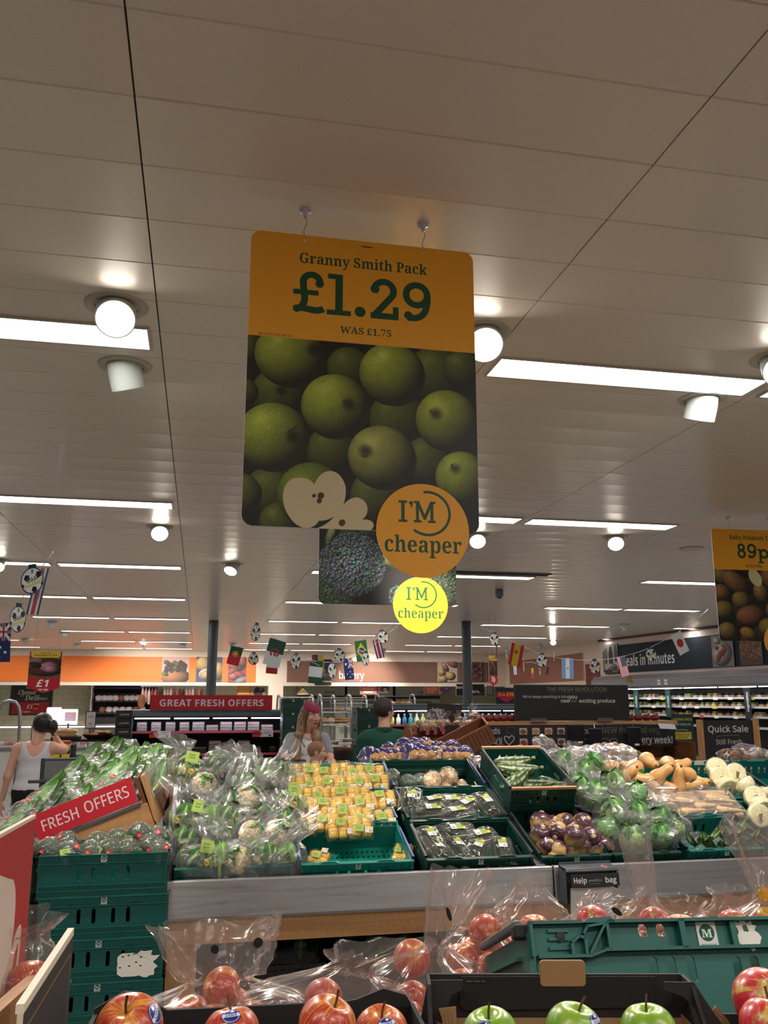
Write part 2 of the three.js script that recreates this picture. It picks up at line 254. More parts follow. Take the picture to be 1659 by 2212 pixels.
// ---------------------------------------------------------------- hanging price signs
const ORANGE = '#f3aa28', GREEN = '#0d4a2c';
function slab(x, s, px, py, h, color) {     // broad monoline slab figures, cap height h, centred on px, top at py
  const wd = { '£': 0.78, 1: 0.62, '.': 0.36, 2: 0.76, 9: 0.76, 8: 0.74, p: 0.86, I: 0.48, M: 1.02, "'": 0.26 }, total = [...s].reduce((a, c) => a + wd[c], 0); let ox = px - (total * h) / 2;
  x.save(); x.fillStyle = color; x.strokeStyle = color; x.lineCap = 'butt';
  for (const c of s) {
    x.save(); x.translate(ox, py); x.scale(h, h); x.lineWidth = 0.155;
    const rect = (a, b, cc, d) => x.fillRect(a, b, cc - a, d - b), dot = (a, b, r) => { x.beginPath(); x.arc(a, b, r, 0, 7); x.fill(); }, path = (f) => { x.beginPath(); f(); x.stroke(); };
    if (c === '1') { rect(0.22, 0, 0.39, 1); rect(0.05, 0, 0.3, 0.12); rect(0.03, 0.88, 0.58, 1); }
    if (c === '.') dot(0.17, 0.87, 0.125);
    if (c === '2') { path(() => { x.arc(0.36, 0.3, 0.225, -2.9, 0.6); x.lineTo(0.14, 0.92); }); dot(0.15, 0.27, 0.105); rect(0.05, 0.85, 0.7, 1); rect(0.57, 0.68, 0.7, 0.95); }
    if (c === '9') { path(() => x.arc(0.37, 0.33, 0.25, 0, 7)); path(() => { x.moveTo(0.62, 0.3); x.bezierCurveTo(0.64, 0.75, 0.5, 0.95, 0.15, 0.9); }); dot(0.17, 0.85, 0.1); }
    if (c === '8') { path(() => x.arc(0.36, 0.26, 0.19, 0, 7)); path(() => x.arc(0.36, 0.7, 0.225, 0, 7)); }
    if (c === 'p') { rect(0.13, 0.34, 0.28, 1.3); rect(0.02, 0.34, 0.2, 0.45); rect(0.02, 1.2, 0.42, 1.31); path(() => x.arc(0.48, 0.66, 0.25, 0, 7)); }
    if (c === '£') { path(() => { x.arc(0.46, 0.26, 0.19, 0.1, -3.0, true); x.bezierCurveTo(0.26, 0.5, 0.4, 0.7, 0.2, 0.92); }); dot(0.64, 0.28, 0.095); rect(0.05, 0.45, 0.62, 0.57); path(() => { x.moveTo(0.08, 0.93); x.bezierCurveTo(0.3, 0.82, 0.5, 1.02, 0.74, 0.88); }); dot(0.14, 0.92, 0.09); }
    if (c === 'I') { rect(0.15, 0, 0.31, 1); rect(0.03, 0, 0.43, 0.11); rect(0.03, 0.89, 0.43, 1); }
    if (c === "'") { dot(0.13, 0.1, 0.09); rect(0.12, 0.08, 0.2, 0.3); }
    if (c === 'M') { rect(0.1, 0, 0.24, 1); rect(0.78, 0, 0.92, 1); rect(0, 0, 0.26, 0.11); rect(0.76, 0, 1.02, 0.11); rect(0, 0.89, 0.36, 1); rect(0.66, 0.89, 1.02, 1); x.lineWidth = 0.14; path(() => { x.moveTo(0.17, 0.02); x.lineTo(0.51, 0.8); x.lineTo(0.85, 0.02); }); }
    x.restore(); ox += wd[c] * h;
  }
  x.restore();
}
const badgeArt = print(512, 512, (x) => {
  x.fillStyle = ORANGE; x.fillRect(0, 0, 512, 512); slab(x, "I'M", 222, 96, 118, GREEN); x.strokeStyle = GREEN; x.lineWidth = 14; x.beginPath(); x.ellipse(282, 162, 122, 118, 0, -1.75, 2.25); x.stroke();
  text(x, 'cheaper', 256, 335, 'bold 120px serif', GREEN, 430);
}, 0.42);
function priceSign(label, pos, art, { turn = 0, badge = [0.575, 0.005] } = {}) {
  const t = thing('price_sign', label, 'hanging sign', pos, turn);            // origin: middle of the top edge
  const b = mesh('printed_board', move(plate(roundRect(0.765, 1.0, 0.035, 0, 0.5), 0.004), 0, -1.0, 0), [art, M.paper], t);
  const d = mesh('badge', move(plate(new THREE.Shape().absarc(0, 0, 0.153, 0, 6.2831), 0.003), 0, 0, 0), [badgeArt, M.paper], t); d.position.set(badge[0] - 0.3825, badge[1] - 1.0, 0.0075);
  for (const s of [-0.205, 0.205]) {
    mesh('hanging_wire', [tube([[s, CEIL - pos[1] - 0.028, 0], [s + 0.006, CEIL - pos[1] - 0.045, 0.004], [s - 0.004, 0.012, 0], [s + 0.004, -0.014, 0.004], [s + 0.001, -0.004, -0.003], [s - 0.003, 0.01, 0.002]], 0.0014, 5, 30)], M.wire, t);
    mesh('ceiling_button', lathe([[0.001, -0.03], [0.006, -0.03], [0.008, -0.014], [0.02, -0.011], [0.021, 0]], 20).translate(s, CEIL - pos[1], 0), phys(0xd8d4e0, 0.25, { transmission: 0.5 }), t);
    mesh('eyelet', cyl(0.004, 0.004, 0.002, 0, 0, 0, 12).rotateX(Math.PI / 2).translate(s, -0.022, 0.0055), M.paper, t);
  }
  return t;
}
function appleArt() {
  const g = [168, 182, 62], g2 = [132, 148, 46], dk = { dark: 0.72, spots: 1 };
  const P = (x, y, r, c, o, k = 1) => [((x - 70) / 1130) * 912, ((y - 700) / 925) * 752, r * 0.807, r * 0.807 * k, 0.3, c, o];
  const cv = stillLife(912, 752, [14, 14, 10], [P(60, 770, 90, g2, dk), P(560, 830, 110, g2, dk), P(225, 985, 130, g2, { ...dk, dim: [0.05, -0.15] }), P(1000, 830, 150, g2, dk), P(1130, 790, 100, g2, dk), P(60, 990, 70, g2, dk), P(800, 1070, 140, g2, dk), P(480, 1250, 120, g2, dk), P(950, 1270, 120, g2, dk), P(200, 1460, 120, g2, dk), P(700, 1460, 130, g2, dk), P(240, 1600, 90, g2, dk), P(60, 1480, 100, g, { dark: 0.7, spots: 1 }),
    P(275, 790, 172, g, { spots: 1, dim: [0.55, -0.45] }, 0.95), P(775, 845, 165, g, { spots: 1 }), P(1050, 1065, 160, g, { spots: 1, dim: [-0.42, -0.1] }), P(205, 1200, 170, g, { spots: 1, dim: [0.5, -0.2] }), P(495, 1030, 165, g, { spots: 1, dim: [0.35, -0.2] }), P(725, 1270, 168, [172, 178, 88], { spots: 1, dim: [-0.52, -0.03] }, 0.95), P(1120, 1350, 135, g, { spots: 1, dim: [-0.35, -0.25] }), P(390, 1470, 162, [120, 140, 40], { spots: 1 }, 0.98)], 11);
  const x = cv.getContext('2d'), X = (a) => ((a - 70) / 1130) * 912, Y = (b) => ((b - 700) / 925) * 752;
  x.strokeStyle = '#4a2c1a'; x.lineCap = 'round'; x.lineWidth = 7; for (const [a, b, c, d] of [[535, 1000, 570, 990], [275, 1165, 310, 1140], [625, 1265, 650, 1265], [965, 1020, 1000, 1045], [1068, 1285, 1076, 1310], [615, 1580, 680, 1515]]) { x.beginPath(); x.moveTo(X(a), Y(b)); x.quadraticCurveTo(X((a + c) / 2), Y((b + d) / 2 + 8), X(c), Y(d)); x.stroke(); }
  const flesh = (f) => { x.fillStyle = '#cfc09a'; x.beginPath(); f(); x.fill(); };
  flesh(() => { x.moveTo(X(400), Y(1420)); x.bezierCurveTo(X(430), Y(1330), X(520), Y(1320), X(548), Y(1420)); x.bezierCurveTo(X(560), Y(1520), X(500), Y(1590), X(425), Y(1590)); x.bezierCurveTo(X(400), Y(1640), X(330), Y(1640), X(290), Y(1580)); x.bezierCurveTo(X(230), Y(1500), X(250), Y(1380), X(340), Y(1390)); x.bezierCurveTo(X(370), Y(1390), X(390), Y(1400), X(400), Y(1420)); });
  flesh(() => { x.moveTo(X(415), Y(1625)); x.bezierCurveTo(X(520), Y(1590), X(520), Y(1480), X(600), Y(1470)); x.bezierCurveTo(X(680), Y(1480), X(660), Y(1580), X(610), Y(1580)); x.bezierCurveTo(X(680), Y(1560), X(700), Y(1600), X(670), Y(1625)); });
  for (const [a, b, r] of [[432, 1470, 15], [425, 1495, 12], [400, 1472, 9], [533, 1595, 15]]) { x.fillStyle = '#5a2417'; x.beginPath(); x.ellipse(X(a), Y(b), r * 0.8, r * 0.9, 0.5, 0, 7); x.fill(); }
  return cv;
}
{
  const art = print(912, 1200, (x) => {
    x.fillStyle = ORANGE; x.fillRect(0, 0, 912, 1200); x.drawImage(appleArt(), 0, 448);
    text(x, 'Granny Smith Pack', 452, 100, 'bold 62px serif', GREEN, 524); slab(x, '£1.29', 450, 158, 176, GREEN); text(x, 'WAS £1.75', 462, 394, 'bold 40px serif', GREEN, 208);
    text(x, 'Minimum 5 fruit, 26p each', 106, 438, '14px serif', '#3a3410', 132); x.fillStyle = '#222'; x.fillRect(440, 22, 46, 4);
  }, 0.42);
  priceSign('big orange Granny Smith apple price sign hanging closest to us', [0.486, 3.205, -2.66], art);
  const rnd = rng(8), L = [];
  const floret = (cx, cy, R0, n, col) => { for (let i = 0; i < n; i++) { const a = rnd() * 7, q = Math.sqrt(rnd()) * R0, s = 4.5 + rnd() * 5.5; L.push([cx + Math.cos(a) * q, cy + Math.sin(a) * q * 0.95, s, s, 0, col.map((v) => v * (0.75 + rnd() * 0.5) * (1.15 - 0.55 * q / R0)), { gloss: 0.2, bump: 0.8 }]); } };
  const stalk = [[330, 690, 70, 24, 0.6, [170, 180, 110]], [60, 560, 80, 20, -1.2, [150, 165, 100]], [570, 760, 60, 22, 0.9, [150, 165, 90]], [420, 640, 90, 30, 0.9, [190, 195, 130]]];
  floret(180, 470, 130, 700, [78, 104, 72]); floret(560, 470, 150, 800, [70, 96, 64]); floret(70, 850, 120, 700, [70, 96, 56]); floret(170, 720, 165, 1900, [138, 158, 166]); floret(650, 790, 110, 800, [84, 110, 74]); floret(420, 880, 70, 260, [96, 120, 110]);
  const broc = stillLife(700, 580, [10, 10, 12], [...stalk.map((q) => [q[0], q[1] - 340, ...q.slice(2)]), ...L.map((q) => [q[0], q[1] - 340, ...q.slice(2)])], 4);
  priceSign('broccoli price sign half hidden behind the apple sign, its badge glowing', [0.98, 3.18, -4.6], print(700, 920, (x) => { x.fillStyle = ORANGE; x.fillRect(0, 0, 700, 920); x.drawImage(broc, 0, 340); }), { badge: [0.56, 0.005] });
  const B = [150, 112, 58], P = [], rp = rng(3); for (let i = 0; i < 26; i++) P.push([rp() * 700, rp() * 580, 70 + rp() * 50, 55 + rp() * 22, rp() * 3, B.map((v) => v * (0.5 + rp() * 0.3)), { bump: 0.1, dark: 0.75 }]);
  for (const [a, b, c, d, e] of [[60, 60, 80, 60, 1], [190, 110, 150, 80, 0.6], [50, 190, 85, 70, 0.2], [60, 330, 90, 75, 0], [220, 250, 85, 72, 0.3], [290, 370, 130, 82, -0.15], [80, 500, 85, 70, 0.2], [260, 520, 80, 50, 0.4], [520, 90, 130, 80, 0.7], [560, 300, 140, 90, -0.4], [480, 480, 130, 85, 0.3], [660, 460, 100, 80, 1], [400, 190, 90, 66, 1.2], [640, 160, 80, 70, 0]]) P.push([a, b, c, d, e, B.map((v) => v * (0.9 + rp() * 0.35)), { bump: 0.12, spots: 0, gloss: 0.3 }]);
  const pot = stillLife(700, 580, [16, 11, 7], P, 5), px = pot.getContext('2d'); px.fillStyle = 'rgba(52,44,22,0.8)'; for (let i = 0; i < 60; i++) { px.beginPath(); px.ellipse(rp() * 700, rp() * 580, 3 + rp() * 7, 2 + rp() * 2, rp() * 3, 0, 7); px.fill(); } px.fillStyle = '#d7cf9a'; px.beginPath(); px.ellipse(360, 60, 50, 78, -0.5, 0, 7); px.fill();
  const artP = print(700, 920, (x) => { x.fillStyle = ORANGE; x.fillRect(0, 0, 700, 920); x.drawImage(pot, 0, 340); text(x, 'Baby Potatoes 1kg', 360, 68, 'bold 52px serif', GREEN, 400); slab(x, '89p', 360, 118, 124, GREEN); text(x, 'WAS 99p', 360, 305, 'bold 34px serif', GREEN, 150); });
  priceSign('orange Baby Potatoes price sign hanging at the right edge', [4.815, 3.185, -6.9], artP, { turn: R(-2) });
}
// pointed pennants on wires
function pennant(label, pos, w, h, art, turn = 0) {
  const t = thing('hanging_pennant', label, 'hanging sign', pos, turn), k = h * 0.13;
  mesh('printed_card', plate(poly([[-w / 2, 0], [w / 2, 0], [w / 2, -h + k], [0, -h], [-w / 2, -h + k]]), 0.006), [art, M.paper], t);
  for (const s of [-0.35, 0.35]) mesh('hanging_wire', bar([s * w, -0.02, 0.008], [s * w, CEIL - pos[1] + 0.05, 0.008], 0.0025, 5), M.wire, t);
  mesh('header', move(plate(roundRect(w * 0.92, h * 0.17, h * 0.08, 0, -h * 0.06), 0.006), 0, 0, 0.007), [print(160, 64, (x) => { x.fillStyle = '#eecb52'; x.fillRect(0, 0, 160, 64); text(x, 'PICK OF', 80, 20, 'bold 15px serif', '#7a5a1c', 60); text(x, 'MARKET ST', 80, 42, 'bold 24px serif', '#6a4c16', 124); }), M.paper], t);
}
{
  const ham = stillLife(200, 150, [120, 84, 62], [[60, 30, 90, 26, -0.2, [190, 150, 140]], [150, 40, 80, 22, 0.2, [96, 60, 46]], [100, 100, 110, 40, 0, [110, 62, 34]], [130, 80, 62, 40, 0.05, [224, 150, 178], { gloss: 0.2 }], [140, 92, 50, 26, 0.1, [236, 166, 190]], [40, 62, 40, 18, 0.3, [70, 56, 44]]], 2);
  const loaf = stillLife(200, 150, [60, 36, 24], [[50, 40, 60, 24, 0.9, [150, 96, 60]], [110, 60, 70, 26, 1.1, [170, 112, 72]], [150, 100, 60, 24, 0.8, [130, 80, 50]], [60, 110, 60, 24, 1.0, [120, 72, 46]]], 4);
  const card = (img, s) => print(200, 272, (x) => { x.fillStyle = '#c3202f'; x.fillRect(0, 0, 200, 272); x.drawImage(img, 0, 26, 200, 146); x.save(); x.transform(1, 0, -0.2, 1, 38, 0); text(x, s, 100, 208, 'bold 66px sans-serif', '#fff', s === '£1' ? 84 : 100); x.restore(); if (s === '£1') text(x, 'PER 100G', 100, 250, 'bold 17px sans-serif', '#fff', 62); });
  pennant('red and yellow Market St pennant marked £1 with sliced ham', [-2.283,2.388,-14], 0.46, 0.61, card(ham, '£1'));
  pennant('narrow red pennant marked 70p hanging beside the right pillar', [5.436,2.49,-16], 0.44, 0.56, card(loaf, '70p'), R(50));
}
// ---------------------------------------------------------------- bunting
{
  const flag = {}, F = (name, draw) => { flag[name] = print(64, 96, (x) => { draw(x); }, 0.7); }, rows = (...c) => (x) => c.forEach(([col, a, b]) => { x.fillStyle = col; x.fillRect(0, a * 96, 64, (b - a) * 96 + 1); }), colsF = (...c) => (x) => c.forEach(([col, a, b]) => { x.fillStyle = col; x.fillRect(a * 64, 0, (b - a) * 64 + 1, 96); });
  const disc = (x, c, a, b, r) => { x.fillStyle = c; x.beginPath(); x.arc(a, b, r, 0, 7); x.fill(); };
  F('Portugal', (x) => { rows(['#1c4a2a', 0, 0.4], ['#b3202c', 0.4, 1])(x); disc(x, '#d8b02c', 32, 38, 15); disc(x, '#b3202c', 32, 38, 11); disc(x, '#e8e0d0', 32, 38, 6); });
  F('Algeria', (x) => { rows(['#17503c', 0, 0.5], ['#d5dbe0', 0.5, 1])(x); x.strokeStyle = '#a81e30'; x.lineWidth = 6; x.beginPath(); x.arc(32, 48, 14, 2.2, 7.2); x.stroke(); disc(x, '#a81e30', 34, 54, 5); });
  F('Mexico', (x) => { rows(['#1c5a3a', 0, 0.33], ['#e2e6ea', 0.33, 0.68], ['#b3242a', 0.68, 1])(x); disc(x, '#8a6a50', 32, 48, 8); });
  F('Colombia', (x) => { colsF(['#a8242c', 0, 0.25], ['#2a3c84', 0.25, 0.5], ['#c9ac2a', 0.5, 1])(x); });
  F('Nigeria', rows(['#1d4a2c', 0, 0.27], ['#d8dee4', 0.27, 0.72], ['#1d4a2c', 0.72, 1]));
  F('Brazil', (x) => { x.fillStyle = '#1f6a34'; x.fillRect(0, 0, 64, 96); x.fillStyle = '#d8b82a'; x.beginPath(); x.moveTo(32, 10); x.lineTo(58, 48); x.lineTo(32, 86); x.lineTo(6, 48); x.fill(); disc(x, '#1f3f7a', 32, 48, 15); x.strokeStyle = '#e8e8e8'; x.lineWidth = 3; x.beginPath(); x.moveTo(18, 44); x.lineTo(46, 52); x.stroke(); });
  F('Costa Rica', colsF(['#1c2c5c', 0, 0.16], ['#e4e4ee', 0.16, 0.34], ['#b82430', 0.34, 0.66], ['#e4e4ee', 0.66, 0.84], ['#1c2c5c', 0.84, 1]));
  const jack = (x, a, b, w, h) => { x.fillStyle = '#1c2c6a'; x.fillRect(a, b, w, h); x.strokeStyle = '#eee'; x.lineWidth = 7; for (const [p, q, r, s] of [[0, 0, 1, 1], [1, 0, 0, 1], [0.5, 0, 0.5, 1], [0, 0.5, 1, 0.5]]) { x.beginPath(); x.moveTo(a + p * w, b + q * h); x.lineTo(a + r * w, b + s * h); x.stroke(); } x.strokeStyle = '#b3202c'; x.lineWidth = 4; for (const [p, q, r, s] of [[0.5, 0, 0.5, 1], [0, 0.5, 1, 0.5]]) { x.beginPath(); x.moveTo(a + p * w, b + q * h); x.lineTo(a + r * w, b + s * h); x.stroke(); } };
  F('Australia', (x) => { x.fillStyle = '#1c2c6a'; x.fillRect(0, 0, 64, 96); jack(x, 30, 0, 34, 44); for (const [a, b, r] of [[15, 26, 6], [20, 70, 3.5], [40, 60, 3.5], [52, 72, 3.5], [38, 84, 3.5]]) disc(x, '#eee', a, b, r); });
  F('Spain', (x) => { colsF(['#b3222c', 0, 0.25], ['#d8b82a', 0.25, 0.75], ['#b3222c', 0.75, 1])(x); disc(x, '#9a5a2a', 30, 34, 9); });
  F('Germany', colsF(['#b8902a', 0, 0.33], ['#a82430', 0.33, 0.66], ['#15151a', 0.66, 1]));
  F('Belgium', rows(['#3a2c28', 0, 0.33], ['#d8b030', 0.33, 0.67], ['#c03a28', 0.67, 1]));
  F('Argentina', (x) => { colsF(['#7fa8dc', 0, 0.33], ['#e8ecf2', 0.33, 0.66], ['#7fa8dc', 0.66, 1])(x); disc(x, '#c8a44a', 32, 48, 6); });
  F('America', (x) => { for (let i = 0; i < 11; i++) { x.fillStyle = i % 2 ? '#e6dcdc' : '#a82838'; x.fillRect(i * 5.9, 0, 6, 96); } x.fillStyle = '#1d2444'; x.fillRect(26, 0, 38, 50); for (let a = 0; a < 5; a++) for (let b = 0; b < 6; b++) disc(x, '#dde', 30 + a * 7.4, 5 + b * 8, 1.5); });
  F('Japan', (x) => { x.fillStyle = '#dfe0ea'; x.fillRect(0, 0, 64, 96); disc(x, '#b8202c', 32, 48, 19); });
  F('plain', colsF(['#dde0ee', 0, 0.35], ['#2a3468', 0.35, 0.5], ['#dde0ee', 0.5, 1])); F('brown', rows(['#4a362e', 0, 1]));
  const ball_ = print(96, 96, (x) => { x.fillStyle = '#25305e'; x.fillRect(0, 0, 96, 96); disc(x, '#e6e8f0', 48, 48, 44); x.fillStyle = '#15161c'; for (const [a, b, r] of [[26, 38, 13], [74, 28, 13], [58, 80, 12], [8, 66, 8], [92, 62, 8]]) { x.beginPath(); for (let i = 0; i < 5; i++) x.lineTo(a + r * Math.cos(i * 1.257 + 0.4), b + r * Math.sin(i * 1.257 + 0.4)); x.fill(); } x.save(); x.translate(50, 52); x.rotate(-0.28); text(x, 'Goal', 0, -10, 'bold 26px sans-serif', '#3f6a2a', 50); text(x, 'football', 2, 8, 'bold 20px sans-serif', '#d3b51f', 78); x.restore(); x.fillStyle = '#3f7a34'; x.fillRect(44, 8, 8, 14); }, 0.7);
  const flagG = plate(roundRect(0.195, 0.29, 0.003, 0, -0.145), 0.0015), discG = move(plate(new THREE.Shape().absarc(0, 0, 0.088, 0, 6.2831), 0.0015), 0, -0.105, 0), tabG = box(0.06, 0.03, 0.0015, 0, -0.012, 0.0007), tabM = std(0x222a4a, 0.7);
  const names = new Map();
  function hang(kind, pos, roll, yaw, where, k = 1) {
    const isBall = kind === 'ball', l = isBall ? 'round football pennant card ' + where : kind === 'plain' || kind === 'brown' ? 'small dim paper flag ' + where : kind + ' paper flag ' + where;
    const t = thing(isBall ? 'hanging_football_pennant' : 'hanging_flag', l, isBall ? 'pennant' : 'flag', pos, 0, isBall ? 'football pennants on the bunting' : 'paper flags on the bunting');
    if (isBall) { mesh('printed_disc', discG, [ball_, M.paper], t); mesh('fold_over_tab', tabG, tabM, t); } else { mesh('printed_sheet', flagG, [flag[kind], M.paper], t); }
    t.position.y += 0.007; t.rotation.set(0, R(yaw), R(roll), 'ZYX'); t.scale.setScalar(k);
  }
  hang('ball', [-1.108,2.54,-6], 4, -28, 'largest, at the upper left edge');
  hang('Costa Rica', [-1.057,2.532,-6.1], -8, -58, 'hanging behind the largest football pennant', 1.08);
  hang('ball', [-1.325,2.365,-6.8], 0, 66, 'narrow, over the orange band at far left', 1.1);
  hang('Australia', [-1.505,2.236,-7], 3, 20, 'cut by the left edge of the picture');
  hang('ball', [0.618,2.544,-10.2], -6, 52, 'highest, above the Algeria flag', 1.08);
  hang('Algeria', [0.826,2.318,-9.7], -15, 12, 'tilted below the highest football pennant', 1.0);
  hang('ball', [1.123,2.225,-10.6], -4, 40, 'at the left end of the brown band');
  hang('Portugal', [0.524,2.445,-13.2], -14, 10, 'tilted over the cured meat picture', 0.95);
  hang('ball', [0.788,2.387,-13.6], 0, 25, 'right of the Portugal flag');
  hang('Mexico', [1.118,2.36,-14], -4, 15, 'partly hidden behind the Algeria flag', 0.98);
  hang('Colombia', [1.746,2.352,-13.4], 4, 10, 'behind the Nigeria flag', 0.96);
  hang('Nigeria', [1.449,2.165,-11.2], -5, 22, 'in front of the Colombia flag');
  hang('ball', [1.661,2.16,-11.3], 2, 48, 'between the Nigeria and Australia flags', 1.12);
  hang('ball', [2.02,2.424,-13], 3, 15, 'above the bakery lettering');
  hang('Australia', [1.949,2.226,-11.8], 6, 40, 'over the bakery lettering');
  hang('Brazil', [2.192,2.491,-12.2], 8, 20, 'over the brown bakery band');
  hang('ball', [2.16,2.311,-11.6], 0, 45, 'in front of the Brazil flag');
  hang('Costa Rica', [2.504,2.535,-12.6], 14, 40, 'right of the Brazil flag', 0.95);
  hang('ball', [2.498,2.646,-12.2], 14, 12, 'just below the glowing yellow badge');
  hang('Germany', [4.629,2.564,-13.4], -6, 62, 'half hidden by a football pennant', 0.85);
  hang('ball', [4.183,2.639,-12.2], -3, 20, 'in front of the Germany flag');
  hang('ball', [4.64,2.468,-13], 0, 62, 'between the Germany and Spain flags');
  hang('plain', [5.503,2.345,-15], 3, 50, 'behind the Spain flag', 0.8);
  hang('Spain', [4.094,2.391,-11], -13, 12, 'red and yellow, right of the right pillar');
  hang('ball', [5.073,2.29,-13.4], 0, 62, 'between the Spain and Belgium flags');
  hang('Belgium', [6,2.349,-15.4], -2, 58, 'left of the blue ringed football pennant');
  hang('ball', [4.581,2.302,-11.4], 0, 8, 'above the left half of the blackboard');
  hang('ball', [6.781,2.345,-17], 0, 55, 'tiny, below a larger football pennant');
  hang('brown', [6.961,2.337,-17], -12, 45, 'under the blazing spot lamp', 0.55);
  hang('ball', [6.094,2.519,-14.6], 0, 66, 'thin, under the blazing spot lamp');
  hang('Argentina', [5.176,2.261,-11.9], -2, 8, 'blue and white, above the blackboard');
  hang('ball', [5.168,2.208,-11], 0, 10, 'right of the Argentina flag');
  hang('America', [5.95,2.29,-11.8], 13, 25, 'starred and striped, before the navy sign');
  hang('ball', [5.937,2.371,-10.9], 6, 8, 'over the navy sign lettering');
  hang('Japan', [6.155,2.539,-10.6], 24, 14, 'white with red disc, before the navy sign', 0.98);
  const cord = (label, pts) => tag(mesh('bunting_string', tube(pts, 0.0035, 5, 60), M.string), label, 'string', 'bunting strings');
  cord('bunting string rising to the ceiling at the left edge', [[-1.611,2.068,-7.2], [-1.479,2.24,-7], [-1.326,2.371,-6.8], [-1.156,2.494,-6.3], [-1.046,2.579,-6.1], [-1.767,3.345,-10.584]]);
  cord('bunting string carrying the tilted Algeria flag', [[1.328,3.345,-12.735], [0.708,2.551,-10.2], [0.819,2.335,-9.8], [1.123,2.22,-10.6], [1.459,2.1,-11]]);
  cord('bunting string from the Portugal flag to the Brazil flag', [[0.362,2.472,-13], [0.524,2.445,-13.2], [0.788,2.38,-13.6], [1.118,2.353,-14], [1.463,2.325,-13.8], [1.746,2.345,-13.4], [2.02,2.417,-13], [2.227,2.505,-12.4], [2.512,2.646,-12.2], [3.664,3.345,-14.647]]);
  cord('bunting string from the Nigeria flag to the glowing badge', [[1.123,2.22,-10.6], [1.449,2.16,-11.2], [1.661,2.154,-11.3], [1.949,2.22,-11.8], [2.16,2.329,-11.6], [2.347,2.485,-11.4], [2.517,2.63,-11.2]]);
  cord('thin bunting string behind the Spain flag', [[3.922,2.693,-12], [4.183,2.632,-12.2], [4.428,2.5,-12.4], [4.842,2.385,-13], [5.073,2.29,-13.4], [5.845,2.34,-15], [6.962,2.346,-17]]);
  cord('bunting string from the Spain flag to the Japan flag', [[3.871,2.454,-10.8], [4.095,2.397,-11], [4.581,2.295,-11.4], [5.175,2.254,-11.9], [5.168,2.202,-11], [5.9,2.285,-11.7], [5.937,2.371,-10.9], [6.155,2.539,-10.6], [6.326,2.702,-10.4], [9.009,3.345,-14.318]]);
}

// ---------------------------------------------------------------- materials for the produce islands
const woodTex = dataTex(256, 256, (u, v) => { const g = tileNoise(u, v, 3, 4) * 2.2, s = noise(u * 256 * 0.9, v * 9 + g * 3, 2), l = 1 + 0.1 * s + 0.12 * g; return [176 * l, 130 * l, 84 * l]; }, true);
const wood = std(0xffffff, 0.55, { map: woodTex }), woodDark = std(0x9a7a58, 0.6, { map: woodTex });
const brushed = (() => { const t = dataTex(256, 256, (u, v) => { const n = 128 + 60 * noise(u * 5, v * 256, 1) + 30 * tileNoise(u, v, 12, 9); return [n, n, n]; }); return phys(0xa6a6aa, 0.44, { metalness: 0.8, roughnessMap: dataTex(256, 256, (u, v) => { const n = 190 + 40 * noise(u * 4, v * 256, 1) + 60 * tileNoise(u, v, 9, 3); return [n, n, n]; }), bumpMap: t, bumpScale: 0.00004, anisotropy: 0.8, anisotropyRotation: Math.PI / 2 }); })();
const teal = std(0x065a54, 0.42), tealDeep = std(0x05362f, 0.42), tealBright = std(0x08766a, 0.4), blueArm = std(0x2a3a86, 0.4), armDark = std(0x1a222c, 0.4);
const film = phys(0xf4f4f6, 0.17, { transmission: 0.95, thickness: 0, ior: 1.5, specularIntensity: 1.0 }), filmClear = phys(0xffffff, 0.1, { transmission: 0.975, thickness: 0, ior: 1.5 });
const vcol = (rough = 0.5, o = {}) => std(0xffffff, rough, { vertexColors: true, ...o });
const vMatte = vcol(0.65), vSemi = vcol(0.4), vGloss = vcol(0.25);
const emblem = print(96, 112, (x) => { x.fillStyle = '#cfd4d0'; x.fillRect(0, 0, 96, 112); x.fillStyle = '#14523c'; x.beginPath(); x.arc(48, 46, 37, 0, 7); x.fill(); x.save(); x.translate(48, 46); x.scale(1.15, 1); text(x, 'M', 0, 3, 'bold 50px serif', '#dfe4e0'); x.restore(); text(x, 'MORRISONS', 48, 98, 'bold 15px serif', '#14523c', 78); });
const yellowDot = print(48, 48, (x) => { x.fillStyle = '#e3c416'; x.fillRect(0, 0, 48, 48); text(x, '89p', 24, 25, 'bold 20px sans-serif', '#3a3a10'); }), redDot = print(48, 48, (x) => { x.fillStyle = '#c4222c'; x.fillRect(0, 0, 48, 48); text(x, '£1', 24, 25, 'bold 24px sans-serif', '#f2dede'); });

